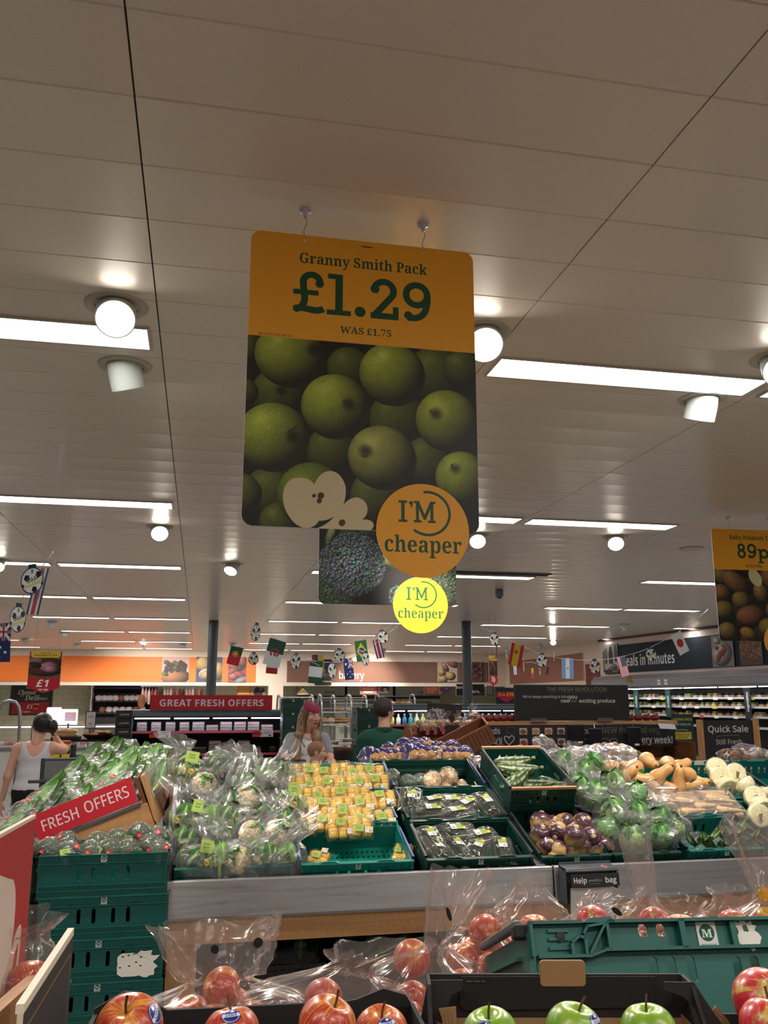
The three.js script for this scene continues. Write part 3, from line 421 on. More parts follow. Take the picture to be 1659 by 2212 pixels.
// ---------------------------------------------------------------- folding crates
// origin: middle of the underside; the open side is +y, the lower front is +z
function crateKit(w, d, h, { front = h, slots = true, grid = false, mat = teal, arm = armDark, label = true, rough = false } = {}) {
  const wall = (len, ht, withSlots) => {
    const s = poly([[-len / 2, 0], [len / 2, 0], [len / 2, ht], [-len / 2, ht]]);
    if (withSlots && ht > 0.12) for (const k of [-0.19, -0.075, 0.075, 0.19]) s.holes.push(hole(0.017, ht * 0.34, 0.008, k * len, ht * 0.55));
    return [extrude(s, 0.009, 0, 3), box(len, 0.006, 0.012, 0, ht * 0.18, 0.01), box(len, 0.006, 0.012, 0, ht * 0.3, 0.01)];
  };
  const rim = (len, ht) => {
    const b = 0.042 * (ht > 0.1 ? 1 : 0.7), g = [];
    const s = poly([[-len / 2, ht - b * 0.9], [-len * 0.3, ht - b * 0.9], [-len * 0.24, ht - b * 0.72], [-len * 0.12, ht - b], [len * 0.12, ht - b], [len * 0.24, ht - b * 0.72], [len * 0.3, ht - b * 0.9], [len / 2, ht - b * 0.9], [len / 2, ht], [len * 0.34, ht], [len * 0.3, ht + 0.008], [len * 0.2, ht + 0.008], [len * 0.16, ht], [-len * 0.16, ht], [-len * 0.2, ht + 0.008], [-len * 0.3, ht + 0.008], [-len * 0.34, ht], [-len / 2, ht]]);
    g.push(move(extrude(s, 0.008), 0, 0, 0.006), box(len, 0.005, 0.016, 0, ht - 0.002, 0.014), box(len, 0.004, 0.014, 0, ht - b * 0.92, 0.014));
    for (const k of [-0.47, -0.4, -0.33, -0.27, -0.1, 0.1, 0.27, 0.33, 0.4, 0.47]) g.push(box(0.004, b * 0.85, 0.014, k * len, ht - b * 0.5, 0.014));
    return g;
  };
  const kit = { w, d, h, mat, arm, parts: [] }, add = (name, geo, m = mat) => kit.parts.push([name, merge([geo]), m]);
  add('front_wall', wall(w, front, slots).map((g) => move(g, 0, 0, d / 2 - 0.012))); add('front_rim', rim(w, front).map((g) => move(g, 0, 0, d / 2 - 0.012)));
  add('back_wall', wall(w, h, slots).map((g) => move(g.rotateY(Math.PI), 0, 0, -d / 2 + 0.012))); add('back_rim', rim(w, h).map((g) => move(g.rotateY(Math.PI), 0, 0, -d / 2 + 0.012)));
  const side = poly([[-d / 2, 0], [d / 2, 0], [d / 2, front], [d / 2 - 0.05, (front + h) / 2], [-d / 2 + 0.02, h], [-d / 2, h]]); side.holes.push(hole(0.1, 0.028, 0.013, -0.02, h * 0.66));
  for (const s of [-1, 1]) { add('side_wall', move(extrude(side, 0.01, 0, 4).rotateY(Math.PI / 2), s * (w / 2 - 0.006) - 0.005, 0, 0)); add('carry_bar', [bar([s * (w / 2 + 0.002), front + 0.004, d / 2 - 0.02], [s * (w / 2 + 0.002), h + 0.004, -d / 2 + 0.03], 0.008, 6)], arm); }
  if (grid) { const s = poly([[-w / 2, -d / 2], [w / 2, -d / 2], [w / 2, d / 2], [-w / 2, d / 2]]); for (let i = 0; i < 19; i++) for (let j = 0; j < 7; j++) s.holes.push(hole(0.011, 0.02, 0.004, (i - 9) * 0.0285, (j - 3) * 0.048)); add('base', move(extrude(s, 0.006, 0, 2).rotateX(Math.PI / 2), 0, 0.008, 0)); } else add('base', box(w - 0.01, 0.008, d - 0.01, 0, 0.004, 0));
  if (label) kit.label = [0, front - 0.02 * (front > 0.1 ? 1 : 0.7), d / 2 + 0.0045];
  return kit;
}
function crate(kit, label, group, { mat, arm } = {}) {
  const t = thing('folding_crate', label, 'crate', [0, 0, 0], 0, group);
  for (const [n, g, m] of kit.parts) mesh(n, g, m === kit.mat ? mat ?? m : m === kit.arm ? arm ?? m : m, t);
  if (kit.label) { const e = panel('emblem_label', 0.026, 0.03, 0.001, emblem, M.white, t, ...kit.label); e.userData.label = 'white label with round emblem'; }
  return t;
}
const BENCH_T = R(20.3), BENCH_Q = new THREE.Quaternion().setFromEuler(new THREE.Euler(BENCH_T, 0, 0));
const benchAt = (x, s, o) => V(x, 0.835 + s * Math.sin(BENCH_T) + o, -4.56 - s * Math.cos(BENCH_T));
function put(o, x, s, up, rx = 0, ry = 0, rz = 0) { o.position.copy(benchAt(x, s, up)); o.quaternion.copy(BENCH_Q).multiply(new THREE.Quaternion().setFromEuler(new THREE.Euler(R(rx), R(ry), R(rz), 'YXZ'))); return o; }

// ---------------------------------------------------------------- the long sloped bench
{
  const b = thing('produce_bench', 'long sloped produce bench with brushed steel front and wooden fascia', 'display bench');
  for (const [x0, x1] of [[-0.115, 1.825], [1.831, 4.1]]) { const f = mesh('steel_front', rbox(x1 - x0, 0.166, 0.05, 0.006), brushed, b); f.position.set((x0 + x1) / 2, 0.756, -4.52); f.rotation.x = R(-4); }
  mesh('steel_lip', box(4.2, 0.012, 0.05, 1.99, 0.671, -4.52), M.steel, b);
  for (const [x0, x1] of [[-0.1, 1.72], [1.725, 4.1]]) mesh('wood_fascia', box(x1 - x0, 0.11, 0.025, (x0 + x1) / 2, 0.608, -4.535), wood, b);
  for (const [x, w] of [[-0.03, 0.14], [1.75, 0.1], [3.6, 0.1]]) mesh('wood_post', box(w, 0.55, 0.06, x, 0.277, -4.57), wood, b);
  const strip = (x, w, m = M.steel) => { const g = box(w, 0.022, 1.05, 0, 0, 0); const o = mesh('steel_divider', g, m, b); o.position.copy(benchAt(x, 0.5, -0.012)); o.quaternion.copy(BENCH_Q); };
  strip(-0.112, 0.022); strip(1.785, 0.05);
  const deck = mesh('sloped_deck', box(4.2, 0.03, 1.25, 0, 0, 0), M.dark, b); deck.position.copy(benchAt(1.99, 0.62, -0.16)); deck.quaternion.copy(BENCH_Q);
  mesh('end_panel', extrude(poly([[4.56, 0], [5.8, 0], [5.8, 1.2], [4.56, 0.72]]), 0.02).rotateY(Math.PI / 2).translate(-0.115, 0, 0), woodDark, b);
  mesh('lower_shelf', box(4.1, 0.03, 0.5, 1.95, 0.3, -4.85), M.dark, b); mesh('back_board', box(4.1, 0.7, 0.02, 1.95, 0.35, -5.1), M.black, b); mesh('top_shelf', box(4.2, 0.03, 0.42, 1.99, 1.18, -5.98), woodDark, b); mesh('rear_board', box(4.2, 1.16, 0.02, 1.99, 0.58, -6.18), woodDark, b);
}
// bag dispenser on the steel front
{
  const t = thing('bag_dispenser', 'grey metal bag dispenser marked Help yourself to a bag on steel front', 'dispenser', [1.995, 0.76, -4.49]);
  mesh('hood', [extrude(poly([[0, 0.09], [0.1, 0.075], [0.1, 0.068], [0, 0.083]]), 0.285).rotateY(-Math.PI / 2).translate(0.1425, 0, 0), box(0.285, 0.2, 0.006, 0, 0.0, 0.003), box(0.005, 0.17, 0.08, -0.14, 0.0, 0.045), box(0.005, 0.1, 0.08, 0.14, 0.03, 0.045)], M.grey, t);
  const p = panel('printed_label', 0.262, 0.062, 0.003, print(420, 100, (x) => { x.fillStyle = '#1a1a1c'; x.fillRect(0, 0, 420, 100); chalk(x, 'Help', 78, 50, 56, '#d8d8d8', 118); chalk(x, 'yourself to a', 208, 52, 24, '#9a9a9a', 112); chalk(x, 'bag', 344, 52, 56, '#d8d8d8', 100); x.strokeStyle = '#888'; x.lineWidth = 2; x.beginPath(); x.moveTo(160, 78); x.quadraticCurveTo(205, 70, 250, 78); x.stroke(); }), M.black, t, 0.01, 0.028, 0.104); p.rotation.x = R(-8);
  const dots = print(160, 40, (x) => { x.fillStyle = '#3a3d42'; x.fillRect(0, 0, 160, 40); for (const [a, b, c] of [[20, 12, '#3a48b0'], [84, 22, '#3a48b0'], [94, 22, '#3a48b0'], [126, 14, '#d8d4e0'], [120, 24, '#6a3ab0'], [130, 26, '#e02a3a']]) { x.fillStyle = c; x.beginPath(); x.arc(a, b, c === '#e02a3a' ? 7 : 3, 0, 7); x.fill(); } }); const s = panel('colour_dots', 0.27, 0.07, 0.001, dots, M.grey, t, 0, 0.0835, 0.056); s.rotation.x = R(-90 + 8.5);
  const bags = thing('carrier_bags', 'white plastic carrier bags with green emblem hanging under the dispenser', 'bags', [2.0, 0.67, -4.44]);
  const art = print(256, 256, (x) => { x.fillStyle = '#d5d3d0'; x.fillRect(0, 0, 256, 256); x.fillStyle = '#123a2a'; x.beginPath(); x.arc(140, 42, 18, 0, 7); x.fill(); text(x, 'M', 140, 43, 'bold 24px serif', '#dde'); text(x, 'MORRISONS', 140, 74, 'bold 15px serif', '#4a4e4c', 76); });
  for (let k = 0; k < 3; k++) { const g = new THREE.PlaneGeometry(0.225, 0.23, 18, 18), p2 = g.attributes.position; for (let i = 0; i < p2.count; i++) { const x = p2.getX(i), y = p2.getY(i); p2.setZ(i, 0.012 * fbm(x * 9 + k * 5, y * 5, k) + k * 0.007); p2.setX(i, x * (1.02 - y * 0.35)); } g.computeVertexNormals(); const m = mesh('bag', g, k === 2 ? art : M.white, bags); m.position.y = -0.04; m.material.side = THREE.DoubleSide; }
  mesh('bag_handle', [tube([[-0.06, -0.155, 0.02], [-0.045, -0.1, 0.024], [0.02, -0.075, 0.025], [0.075, -0.1, 0.024], [0.085, -0.155, 0.02]], 0.0035, 5)], M.white, bags);
}
// crates on the bench
const kitLong = crateKit(0.575, 0.4, 0.14, { front: 0.15 }), kitEmpty = crateKit(0.575, 0.4, 0.13, { front: 0.15, grid: true, mat: tealBright, arm: blueArm }), kitPort = crateKit(0.395, 0.56, 0.135, { front: 0.145, mat: tealDeep }), kitParsnip = crateKit(0.46, 0.38, 0.135, { front: 0.145 });
const onBench = (c, x, s0, up = -0.085) => put(c, x, s0 + (c.userData.d ?? 0.4) / 2, up);
function benchCrate(kit, label, x, s0, up, o) { const c = crate(kit, label, undefined, o); return put(c, x, s0 + kit.d / 2 + 0.08, up); }
benchCrate(kitLong, 'green crate of bagged cauliflowers at the front left of the bench', 0.205, -0.005, -0.12);
benchCrate(kitLong, 'green crate of bagged cauliflowers in the middle left row', 0.205, 0.4, -0.12, { mat: tealDeep });
benchCrate(kitLong, 'green crate of bagged spring cauliflowers in the rear left row', 0.205, 0.805, -0.12, { mat: tealDeep });
benchCrate(kitEmpty, 'nearly empty bright green crate with slotted base and blue bars', 0.82, -0.005, -0.12);
benchCrate(kitEmpty, 'bright green crate holding the front sweetcorn packs', 0.82, 0.4, -0.12);
benchCrate(kitEmpty, 'bright green crate holding the rear sweetcorn packs', 0.82, 0.805, -0.12);
benchCrate(kitLong, 'dark green crate of courgette packs at the front of the bench', 1.465, -0.005, -0.12, { mat: tealDeep });
benchCrate(kitLong, 'dark green crate of courgette packs in the middle row', 1.465, 0.4, -0.12, { mat: tealDeep });
benchCrate(kitLong, 'dark green crate of squashes and celeriac with blue bars', 1.465, 0.805, -0.12, { mat: tealDeep, arm: blueArm });
benchCrate(kitPort, 'dark green crate full of swedes beside the steel divider', 1.995, -0.01, -0.12);
benchCrate(kitPort, 'dark green crate under the marrow crate', 1.995, 0.58, -0.12);
const kitMarrow = crateKit(0.4, 0.58, 0.14, { mat: tealDeep });
{ const c = benchCrate(kitMarrow, 'raised dark green crate of striped marrows with wooden edges', 1.99, 0.43, 0.03); for (const s of [-1, 1]) { const m = mesh('wood_edge', box(0.4, 0.012, 0.018, 0, 0.147, s * 0.29), wood, c); m.userData.label = 'pale wooden edge strip'; } }
benchCrate(kitPort, 'dark green crate under the front cabbages', 2.4, -0.01, -0.12);
benchCrate(kitPort, 'dark green crate under the rear cabbages', 2.4, 0.58, -0.12);
benchCrate(kitParsnip, 'green crate with a few loose salad bags, front right', 2.88, -0.005, -0.12);
benchCrate(kitParsnip, 'green crate of bagged parsnips in the middle right row', 2.88, 0.385, -0.12);
benchCrate(kitParsnip, 'green crate of butternut squashes in the rear right row', 2.9, 0.775, -0.12);
benchCrate(kitPort, 'green crate of white celeriac halves by the right edge', 3.37, -0.005, -0.12, { mat: teal });
benchCrate(kitPort, 'green crate of white celeriac halves with a paper strip label', 3.37, 0.585, -0.12, { mat: teal });
benchCrate(kitPort, 'green crate cut off by the right edge of the picture', 3.83, 0.58, -0.12, { mat: teal });
{ const c = crate(crateKit(0.62, 0.4, 0.1, { mat: tealDeep }), 'dark green crate of purple potato bags on the top shelf', undefined); c.position.set(1.43, 1.197, -5.92); }

// ---------------------------------------------------------------- produce shapes
const ridge = (x, y, z) => 1 - 2 * Math.abs(noise(x, y, z));
function leaf(len, wid, curl, seed, dark, pale) {
  const g = new THREE.PlaneGeometry(1, 1, 6, 9), p = g.attributes.position, c = [], D = lin(dark), P = lin(pale);
  for (let i = 0; i < p.count; i++) {
    const u = p.getX(i) * 2, t = p.getY(i) + 0.5, w = wid * Math.pow(Math.sin(Math.PI * clamp(t * 0.94 + 0.03, 0, 1)), 0.7) * (t < 0.25 ? 0.35 + t * 2.6 : 1), a = curl * t;
    p.setXYZ(i, u * w * 0.5, Math.sin(a) / curl * len, (1 - Math.cos(a)) / curl * len + 0.18 * wid * u * u + 0.03 * len * noise(u * 2.5 + seed, t * 7, seed));
    const m = smooth(Math.abs(u), 0.03, 0.22), k = 0.8 + 0.5 * fbm(u * 4 + seed, t * 6, seed); c.push(...mixc(P, D.map((v) => v * k), lerp(m, 1, 0.25 * t)));
  }
  g.setAttribute('color', new THREE.Float32BufferAttribute(c, 3)); g.computeVertexNormals(); return g;
}
// a soft film bag: body round the contents, gathered neck, flared crumpled mouth; axis +y, base at y = 0
function filmBag({ rx = 0.1, rz = 0.1, h = 0.2, neck = 0.7, neckR = 0.02, mouth = 0.06, folds = 7, seed = 1, bend = [0, 0], na = 40, nt = 26, rough = 1, flat = 0 }) {
  const pos = [], idx = [];
  for (let j = 0; j <= nt; j++) for (let i = 0; i < na; i++) {
    const t = j / nt, a = (i / na) * 2 * Math.PI, tn = neck; let r, fold;
    if (t < tn) { const q = t / tn, e = Math.sqrt(Math.max(0, 1 - Math.pow(2 * q - 0.82, 2) / 1.4)); r = lerp(e, neckR / rx, smooth(q, 0.62, 1)); fold = 0.02 + 0.3 * smooth(q, 0.55, 1); if (j === 0) r = 0.25; } else { const q = (t - tn) / (1 - tn); r = lerp(neckR, mouth, Math.pow(q, 0.8)) / rx; fold = 0.3; }
    const w = 1 + fold * (Math.abs(Math.sin(a * folds * 0.5 + seed + 1.5 * noise(t * 3, seed, a * 0.0))) - 0.6) + 0.09 * rough * ridge(Math.cos(a) * 2.6 + seed, t * 6, Math.sin(a) * 2.6) + 0.05 * rough * ridge(Math.cos(a) * 7 + seed, t * 14, Math.sin(a) * 7) + (na > 60 ? 0.028 * Math.pow(Math.max(0, ridge(Math.cos(a) * 9 + seed, t * 11, Math.sin(a) * 9)), 3) : 0);
    const k = Math.max(0, t - tn * 0.75), fl = t > tn ? 1 - flat * ((t - tn) / (1 - tn)) : 1;
    pos.push(Math.cos(a) * r * rx * w * (t > tn ? 1 + flat * 0.6 : 1) + bend[0] * k, h * t * (1 + (t > tn ? 0.08 * noise(Math.cos(a) * 2 + seed, Math.sin(a) * 2, 3) : 0)), Math.sin(a) * r * rz * w * fl + bend[1] * k);
  }
  for (let j = 0; j < nt; j++) for (let i = 0; i < na; i++) { const a = j * na + i, b = j * na + ((i + 1) % na); idx.push(a, a + na, b, b, a + na, b + na); }
  const g = new THREE.BufferGeometry(); g.setAttribute('position', new THREE.Float32BufferAttribute(pos, 3)); g.setIndex(idx); g.computeVertexNormals(); return g;
}
// a flat pillow of film with crimped ends; lies in xz, long in z
function filmPillow(w, l, h, seed, n = 18) {
  const make = (s) => { const g = new THREE.PlaneGeometry(w, l, n, n).rotateX(-Math.PI / 2), p = g.attributes.position; for (let i = 0; i < p.count; i++) { const u = p.getX(i) / w * 2, v = p.getZ(i) / l * 2, e = Math.pow(Math.max(0, 1 - Math.pow(Math.abs(u), 3)), 0.6) * Math.pow(Math.max(0, 1 - Math.pow(Math.abs(v), 4)), 0.7); p.setY(i, s * h * 0.5 * e * (0.85 + 0.2 * ridge(u * 2.5 + seed, v * 3, s)) + 0.008 * noise(u * 3 + seed, v * 3, 2)); p.setX(i, p.getX(i) * (1 - 0.05 * v * v + 0.03 * noise(v * 9, seed, u))); } if (s < 0) { const ix = g.index.array; for (let i = 0; i < ix.length; i += 3) { const k = ix[i]; ix[i] = ix[i + 1]; ix[i + 1] = k; } } g.computeVertexNormals(); return g; };
  return merge([make(1), make(-1)]);
}
const sticker = (parent, mat, w, h, x, y, z, rx = 0, ry = 0, round = false, name = 'label') => { const m = mesh(name, round ? plate(new THREE.Shape().absarc(0, 0, w / 2, 0, 6.2831), 0.0008) : new THREE.BoxGeometry(w, h, 0.0008), round ? [mat, M.white] : [M.white, M.white, M.white, M.white, mat, M.white], parent); m.position.set(x, y, z); m.rotation.set(R(rx), R(ry), 0); return m; };
const variants = (n, make) => { const list = []; let i = 0; return (label, group) => { const k = i++ % n; if (!list[k]) { list[k] = make(k, label, group); return list[k]; } const c = copyOf(list[k], label); if (group) c.userData.group = group; return c; }; };
const greenCard = print(64, 48, (x) => { x.fillStyle = '#a3bd5c'; x.fillRect(0, 0, 64, 48); x.strokeStyle = '#3a5a2a'; x.lineWidth = 2; for (const y of [16, 28]) { x.beginPath(); x.moveTo(16, y); for (let i = 0; i < 8; i++) x.lineTo(18 + i * 4, y + (i % 2 ? 3 : -3)); x.stroke(); } });
const whiteCard = print(64, 48, (x) => { x.fillStyle = '#dcd9d2'; x.fillRect(0, 0, 64, 48); x.fillStyle = '#e3c416'; x.fillRect(34, 6, 22, 14); x.fillStyle = '#444'; for (let i = 0; i < 12; i++) x.fillRect(34 + i * 2, 28, i % 3 ? 1 : 1.4, 12); x.fillStyle = '#999'; x.fillRect(6, 10, 20, 2); x.fillRect(6, 16, 16, 2); });
// bagged cauliflower or spring greens
const cauliCurd = (s) => paint(ball(0.078, 14, (x, y, z) => 0.93 + 0.09 * Math.abs(noise(x * 4 + s, y * 4, z * 4)) * 2 - 0.1 * Math.abs(noise(x * 11 + s, y * 11, z * 11)) - 0.05 * Math.abs(noise(x * 24, y * 24 + s, z * 24)) - (y < -0.3 ? 0.12 : 0)), (x, y, z) => mixc(lin('#c0a468'), lin('#ecdcb4'), clamp(0.55 + 1.6 * noise(x * 260, y * 260, z * 260) + 0.2, 0, 1)));
const cauli = variants(3, (k, label, group) => {
  const t = thing('bagged_cauliflower', label, 'cauliflower', [0, 0, 0], 0, group);
  mesh('curd', cauliCurd(k * 9 + 1), vMatte, t);
  for (let i = 0; i < 7; i++) { const l = mesh('leaf', leaf(0.13 + 0.02 * (i % 3), 0.085, 1.5 + 0.3 * (i % 2), i + k * 7, '#4a8a30', '#b9d48a'), vSemi, t); l.position.set(Math.sin(i * 0.9 + k) * 0.045, -0.055, Math.cos(i * 0.9 + k) * 0.045); l.rotation.set(-0.55 + 0.15 * (i % 2), i * 0.9 + k + Math.PI, 0, 'YXZ'); l.material.side = THREE.DoubleSide; }
  const f = mesh('film_bag', filmBag({ rx: 0.1, rz: 0.098, h: 0.215, neck: 0.86, neckR: 0.03, mouth: 0.055, folds: 7, seed: k * 3.3 + 1, bend: [0.3, -0.25] }), film, t); f.position.y = -0.085;
  sticker(t, yellowDot, 0.03, 0.03, 0.03 - 0.03 * k, 0.02, 0.1, -12, 0, true, 'price_dot'); return t;
});
const spring = variants(3, (k, label, group) => {
  const t = thing('bagged_greens', label, 'greens', [0, 0, 0], 0, group);
  const cd = mesh('curd', cauliCurd(k * 5 + 40), vMatte, t); cd.scale.setScalar(0.62); cd.position.set(0.01, 0.0, 0.01);
  for (let i = 0; i < 14; i++) { const o = i % 2, l = mesh('leaf', leaf(0.1 + 0.035 * ((i * 7) % 4) / 3, 0.065 + 0.03 * (i % 3) / 2, 1.1 + 0.55 * ((i * 5) % 4), i + k * 14, ['#5f9a3c', '#447f30', '#7fb54c', '#3a7030'][(i + k) % 4], '#c2dc98'), vSemi, t), a = i * 2.4 + k; l.position.set(Math.sin(a) * (0.03 + 0.025 * o), -0.055 + 0.03 * ((i * 3) % 4) / 3, Math.cos(a) * (0.03 + 0.025 * o)); l.rotation.set(-0.15 - 0.75 * ((i * 3) % 5) / 5, a + Math.PI + 0.5 * (o - 0.5), 0.5 * Math.sin(i * 3), 'YXZ'); }
  for (let i = 0; i < 3; i++) mesh('stalk', tube([[Math.sin(i * 2 + k) * 0.05, -0.07, 0.045], [Math.sin(i * 2 + k) * 0.075, 0, 0.06], [Math.sin(i * 2 + k) * 0.08, 0.05, 0.05]], 0.0085, 8), std(0xa3cc62, 0.45), t);
  const f = mesh('film_bag', filmBag({ rx: 0.108, rz: 0.1, h: 0.24, neck: 0.82, neckR: 0.045, mouth: 0.085, folds: 6, seed: k * 4.1 + 2, bend: [-0.25, -0.2], flat: 0.4 }), film, t); f.position.y = -0.09;
  sticker(t, yellowDot, 0.03, 0.03, 0.02 * k, 0.03, 0.098, -14, 0, true, 'price_dot'); if (k === 1) sticker(t, greenCard, 0.075, 0.06, 0.01, 0.1, 0.07, -30, 5); return t;
});
{
  const r = rng(21), rows = [['front', [[410, 1822, 'g'], [470, 1858, 'g'], [545, 1806, 'c'], [602, 1806, 'c'], [423, 1864, 'g'], [512, 1862, 'c'], [566, 1858, 'g'], [616, 1856, 'g'], [466, 1806, 'g']]], ['middle', [[402, 1768, 'g'], [452, 1776, 'g'], [500, 1772, 'g'], [535, 1728, 'c'], [580, 1768, 'g'], [618, 1738, 'g'], [492, 1742, 'g'], [622, 1782, 'g']]], ['rear', [[402, 1664, 'g'], [440, 1698, 'c'], [474, 1652, 'g'], [522, 1660, 'g'], [572, 1690, 'g'], [600, 1672, 'g'], [535, 1700, 'g']]]];
  const spot = [-0.01,0.24, 0.12,0.07, 0.3,0.27, 0.44,0.26, 0.02,0.09, 0.22,0.08, 0.34,0.09, 0.46,0.09, 0.11,0.28, -0.04,0.5, 0.08,0.45, 0.2,0.44, 0.29,0.58, 0.39,0.43, 0.5,0.56, 0.18,0.58, 0.49,0.35, -0.06,0.93, 0.05,0.81, 0.14,0.97, 0.27,0.94, 0.4,0.82, 0.48,0.9, 0.3,0.76], up = [5, 5, 6, 6, 3, 3, 3, 3, 6, 5, 5, 6, 10, 7, 8, 7, 7, 12, 8, 13, 12, 9, 10, 9];
  let q = 0; for (const [row, list] of rows) { const order = list.map((e, i) => [e[0], i]).sort((a, b) => a[0] - b[0]).map((e) => e[1]); list.forEach((e, i) => { const at = order.indexOf(i), l = (e[2] === 'c' ? 'bagged white cauliflower in the ' : 'bagged leafy cauliflower in the ') + row + ' left crate, ' + nth(at, list.length), o = e[2] === 'c' ? cauli(l, 'bagged cauliflowers') : spring(l, 'bagged cauliflowers'); put(o, spot[q * 2], spot[q * 2 + 1], up[q] / 100 + 0.005, e[2] === 'c' ? 20 + r() * 30 : -10 + r() * 25, e[2] === 'c' ? r() * 60 - 30 : r() * 360, r() * 30 - 15); o.scale.setScalar(0.92 + r() * 0.16); q++; }); }
}
// sweetcorn packs
const cornTex = dataTex(96, 96, (u, v) => { const a = Math.pow(Math.abs(Math.sin(u * Math.PI * 14)), 0.5) * Math.pow(Math.abs(Math.sin(v * Math.PI * 10)), 0.5); return [196 + 46 * a, 150 + 52 * a, 48 + 40 * a]; }, true), cornBump = dataTex(96, 96, (u, v) => { const a = 255 * Math.pow(Math.abs(Math.sin(u * Math.PI * 14)), 0.6) * Math.pow(Math.abs(Math.sin(v * Math.PI * 10)), 0.6); return [a, a, a]; });
const cornM = std(0xffffff, 0.4, { map: cornTex, bumpMap: cornBump, bumpScale: 0.0018 }), cobEnd = std(0xd8b25a, 0.6), cobG = lathe([[0.019, -0.046], [0.023, -0.044], [0.0245, -0.03], [0.025, 0], [0.0245, 0.03], [0.022, 0.045], [0.018, 0.047]], 26).rotateX(Math.PI / 2), cobEndG = merge([cyl(0.019, 0.0185, 0.094, 0, 0, 0, 20), cyl(0.009, 0.009, 0.0965, 0, 0, 0, 12)]).rotateX(Math.PI / 2);
const corn = variants(3, (k, label, group) => {
  const t = thing('sweetcorn_pack', label, 'sweetcorn', [0, 0, 0], 0, group), n = k === 2 ? 3 : 2;
  for (let i = 0; i < n; i++) { const c = mesh('cob', cobG, cornM, t); c.position.set((i - (n - 1) / 2) * 0.051, 0, 0); c.rotation.z = i * 2; mesh('cut_end', cobEndG, cobEnd, c); }
  mesh('film', filmPillow(0.053 * n + 0.022, 0.122, 0.068, k * 5 + 2, 14), filmClear, t);
  sticker(t, greenCard, 0.048, 0.036, -0.016, 0.031, 0.012 - 0.02 * k, -90, 0); sticker(t, whiteCard, 0.04, 0.03, 0.034, 0.0305, 0.02, -90, 0, false, 'barcode_label'); return t;
});
{
  const r = rng(4), P = [0.58,1.02, 0.69,1.02, 0.78,0.99, 0.87,1.02, 0.96,0.98, 1.06,1, 0.58,0.85, 0.68,0.85, 0.78,0.84, 0.88,0.84, 0.97,0.85, 1.07,0.87, 0.61,0.69, 0.71,0.69, 0.84,0.69, 0.94,0.69, 0.61,0.57, 0.72,0.57, 0.83,0.57, 0.94,0.58, 1.07,0.69, 0.59,0.39, 0.7,0.41, 0.81,0.42, 0.91,0.42, 1.04,0.47, 0.79,0.36, 0.89,0.35];
  const U = [6, 6, 5, 6, 6, 5, 6, 5, 5, 6, 6, 5, 6, 6, 6, 6, 5, 5, 6, 6, 3, 5, 5, 7, 7, 3, 4, 5], rowOf = [6, 6, 4, 5, 5, 2], names = ['top', 'second', 'third', 'fourth', 'fifth', 'lowest']; let q = 0;
  rowOf.forEach((n, j) => { for (let i = 0; i < n; i++, q++) { const o = corn('film wrapped sweetcorn pack in the ' + names[j] + ' row, ' + nth(i, n), 'sweetcorn packs'); put(o, P[q * 2], P[q * 2 + 1], U[q] / 100, (j > 2 ? 34 : 48) + r() * 12, r() * 14 - 7, r() * 12 - 6); o.scale.setScalar(1.0 + r() * 0.1); } });
  for (const [x, s, l] of [[0.65,0.27, 'left'], [1.11,0.29, 'right']]) { const o = corn('loose sweetcorn pack lying in the nearly empty crate at ' + l, 'sweetcorn packs'); put(o, x, s, -0.065, 0, 70, 0); }
}
// courgette packs: dark sticks in clear film with a printed card
const courgetteG = lathe([[0.001, -0.085], [0.012, -0.083], [0.017, -0.06], [0.0185, 0.02], [0.017, 0.065], [0.009, 0.082], [0.006, 0.095], [0.001, 0.096]], 12).rotateZ(Math.PI / 2), courgM = std(0x14270f, 0.3), courgCard = print(96, 64, (x) => { x.fillStyle = '#e0ded8'; x.fillRect(0, 0, 96, 64); x.fillStyle = '#8fa05a'; x.fillRect(36, 0, 40, 64); x.fillStyle = '#e0c22a'; x.fillRect(76, 34, 20, 30); x.fillStyle = '#5a4a2a'; x.fillRect(76, 0, 20, 34); x.fillStyle = '#555'; for (let i = 0; i < 10; i++) x.fillRect(6 + i * 2.4, 34, 1.2, 20); });
const courgette = variants(2, (k, label, group) => {
  const t = thing('courgette_pack', label, 'courgettes', [0, 0, 0], 0, group);
  for (let i = 0; i < 4; i++) { const c = mesh('courgette', courgetteG, courgM, t); c.position.set(0, i === 3 ? 0.024 : 0, (i === 3 ? 0 : i - 1) * 0.035); c.rotation.y = (i % 2) * Math.PI + 0.05 * i; }
  const f = mesh('film', filmPillow(0.145, 0.245, 0.085, k * 7 + 5, 20).rotateY(Math.PI / 2), filmClear, t); f.position.y = 0.006; sticker(t, courgCard, 0.085, 0.045, k * 0.02, 0.05, 0.004, -90, 0, false, 'printed_card'); return t;
});
{
  const r = rng(9), P = [1.23,0.65, 1.35,0.63, 1.48,0.64, 1.54,0.58, 1.67,0.59, 1.32,0.56, 1.48,0.52, 1.25,0.25, 1.41,0.3, 1.52,0.25, 1.26,0.19, 1.38,0.18, 1.49,0.18, 1.62,0.15], Ry = [75, 10, -5, 30, 100, 0, 5, 95, 5, 10, 100, 95, 60, 80];
  for (let q = 0; q < 14; q++) { const mid = q < 7, o = courgette('dark courgette pack in clear film, ' + (mid ? 'middle' : 'front') + ' crate, ' + nth(mid ? q : q - 7, 7), 'courgette packs'); put(o, P[q * 2], P[q * 2 + 1], [5, 3, 3, 3, 4, 2, 2, 2, 3, 2, 0, 0, 0, 0][q] / 100 - 0.005, r() * 16 - 4, Ry[q], r() * 12 - 6); }
}
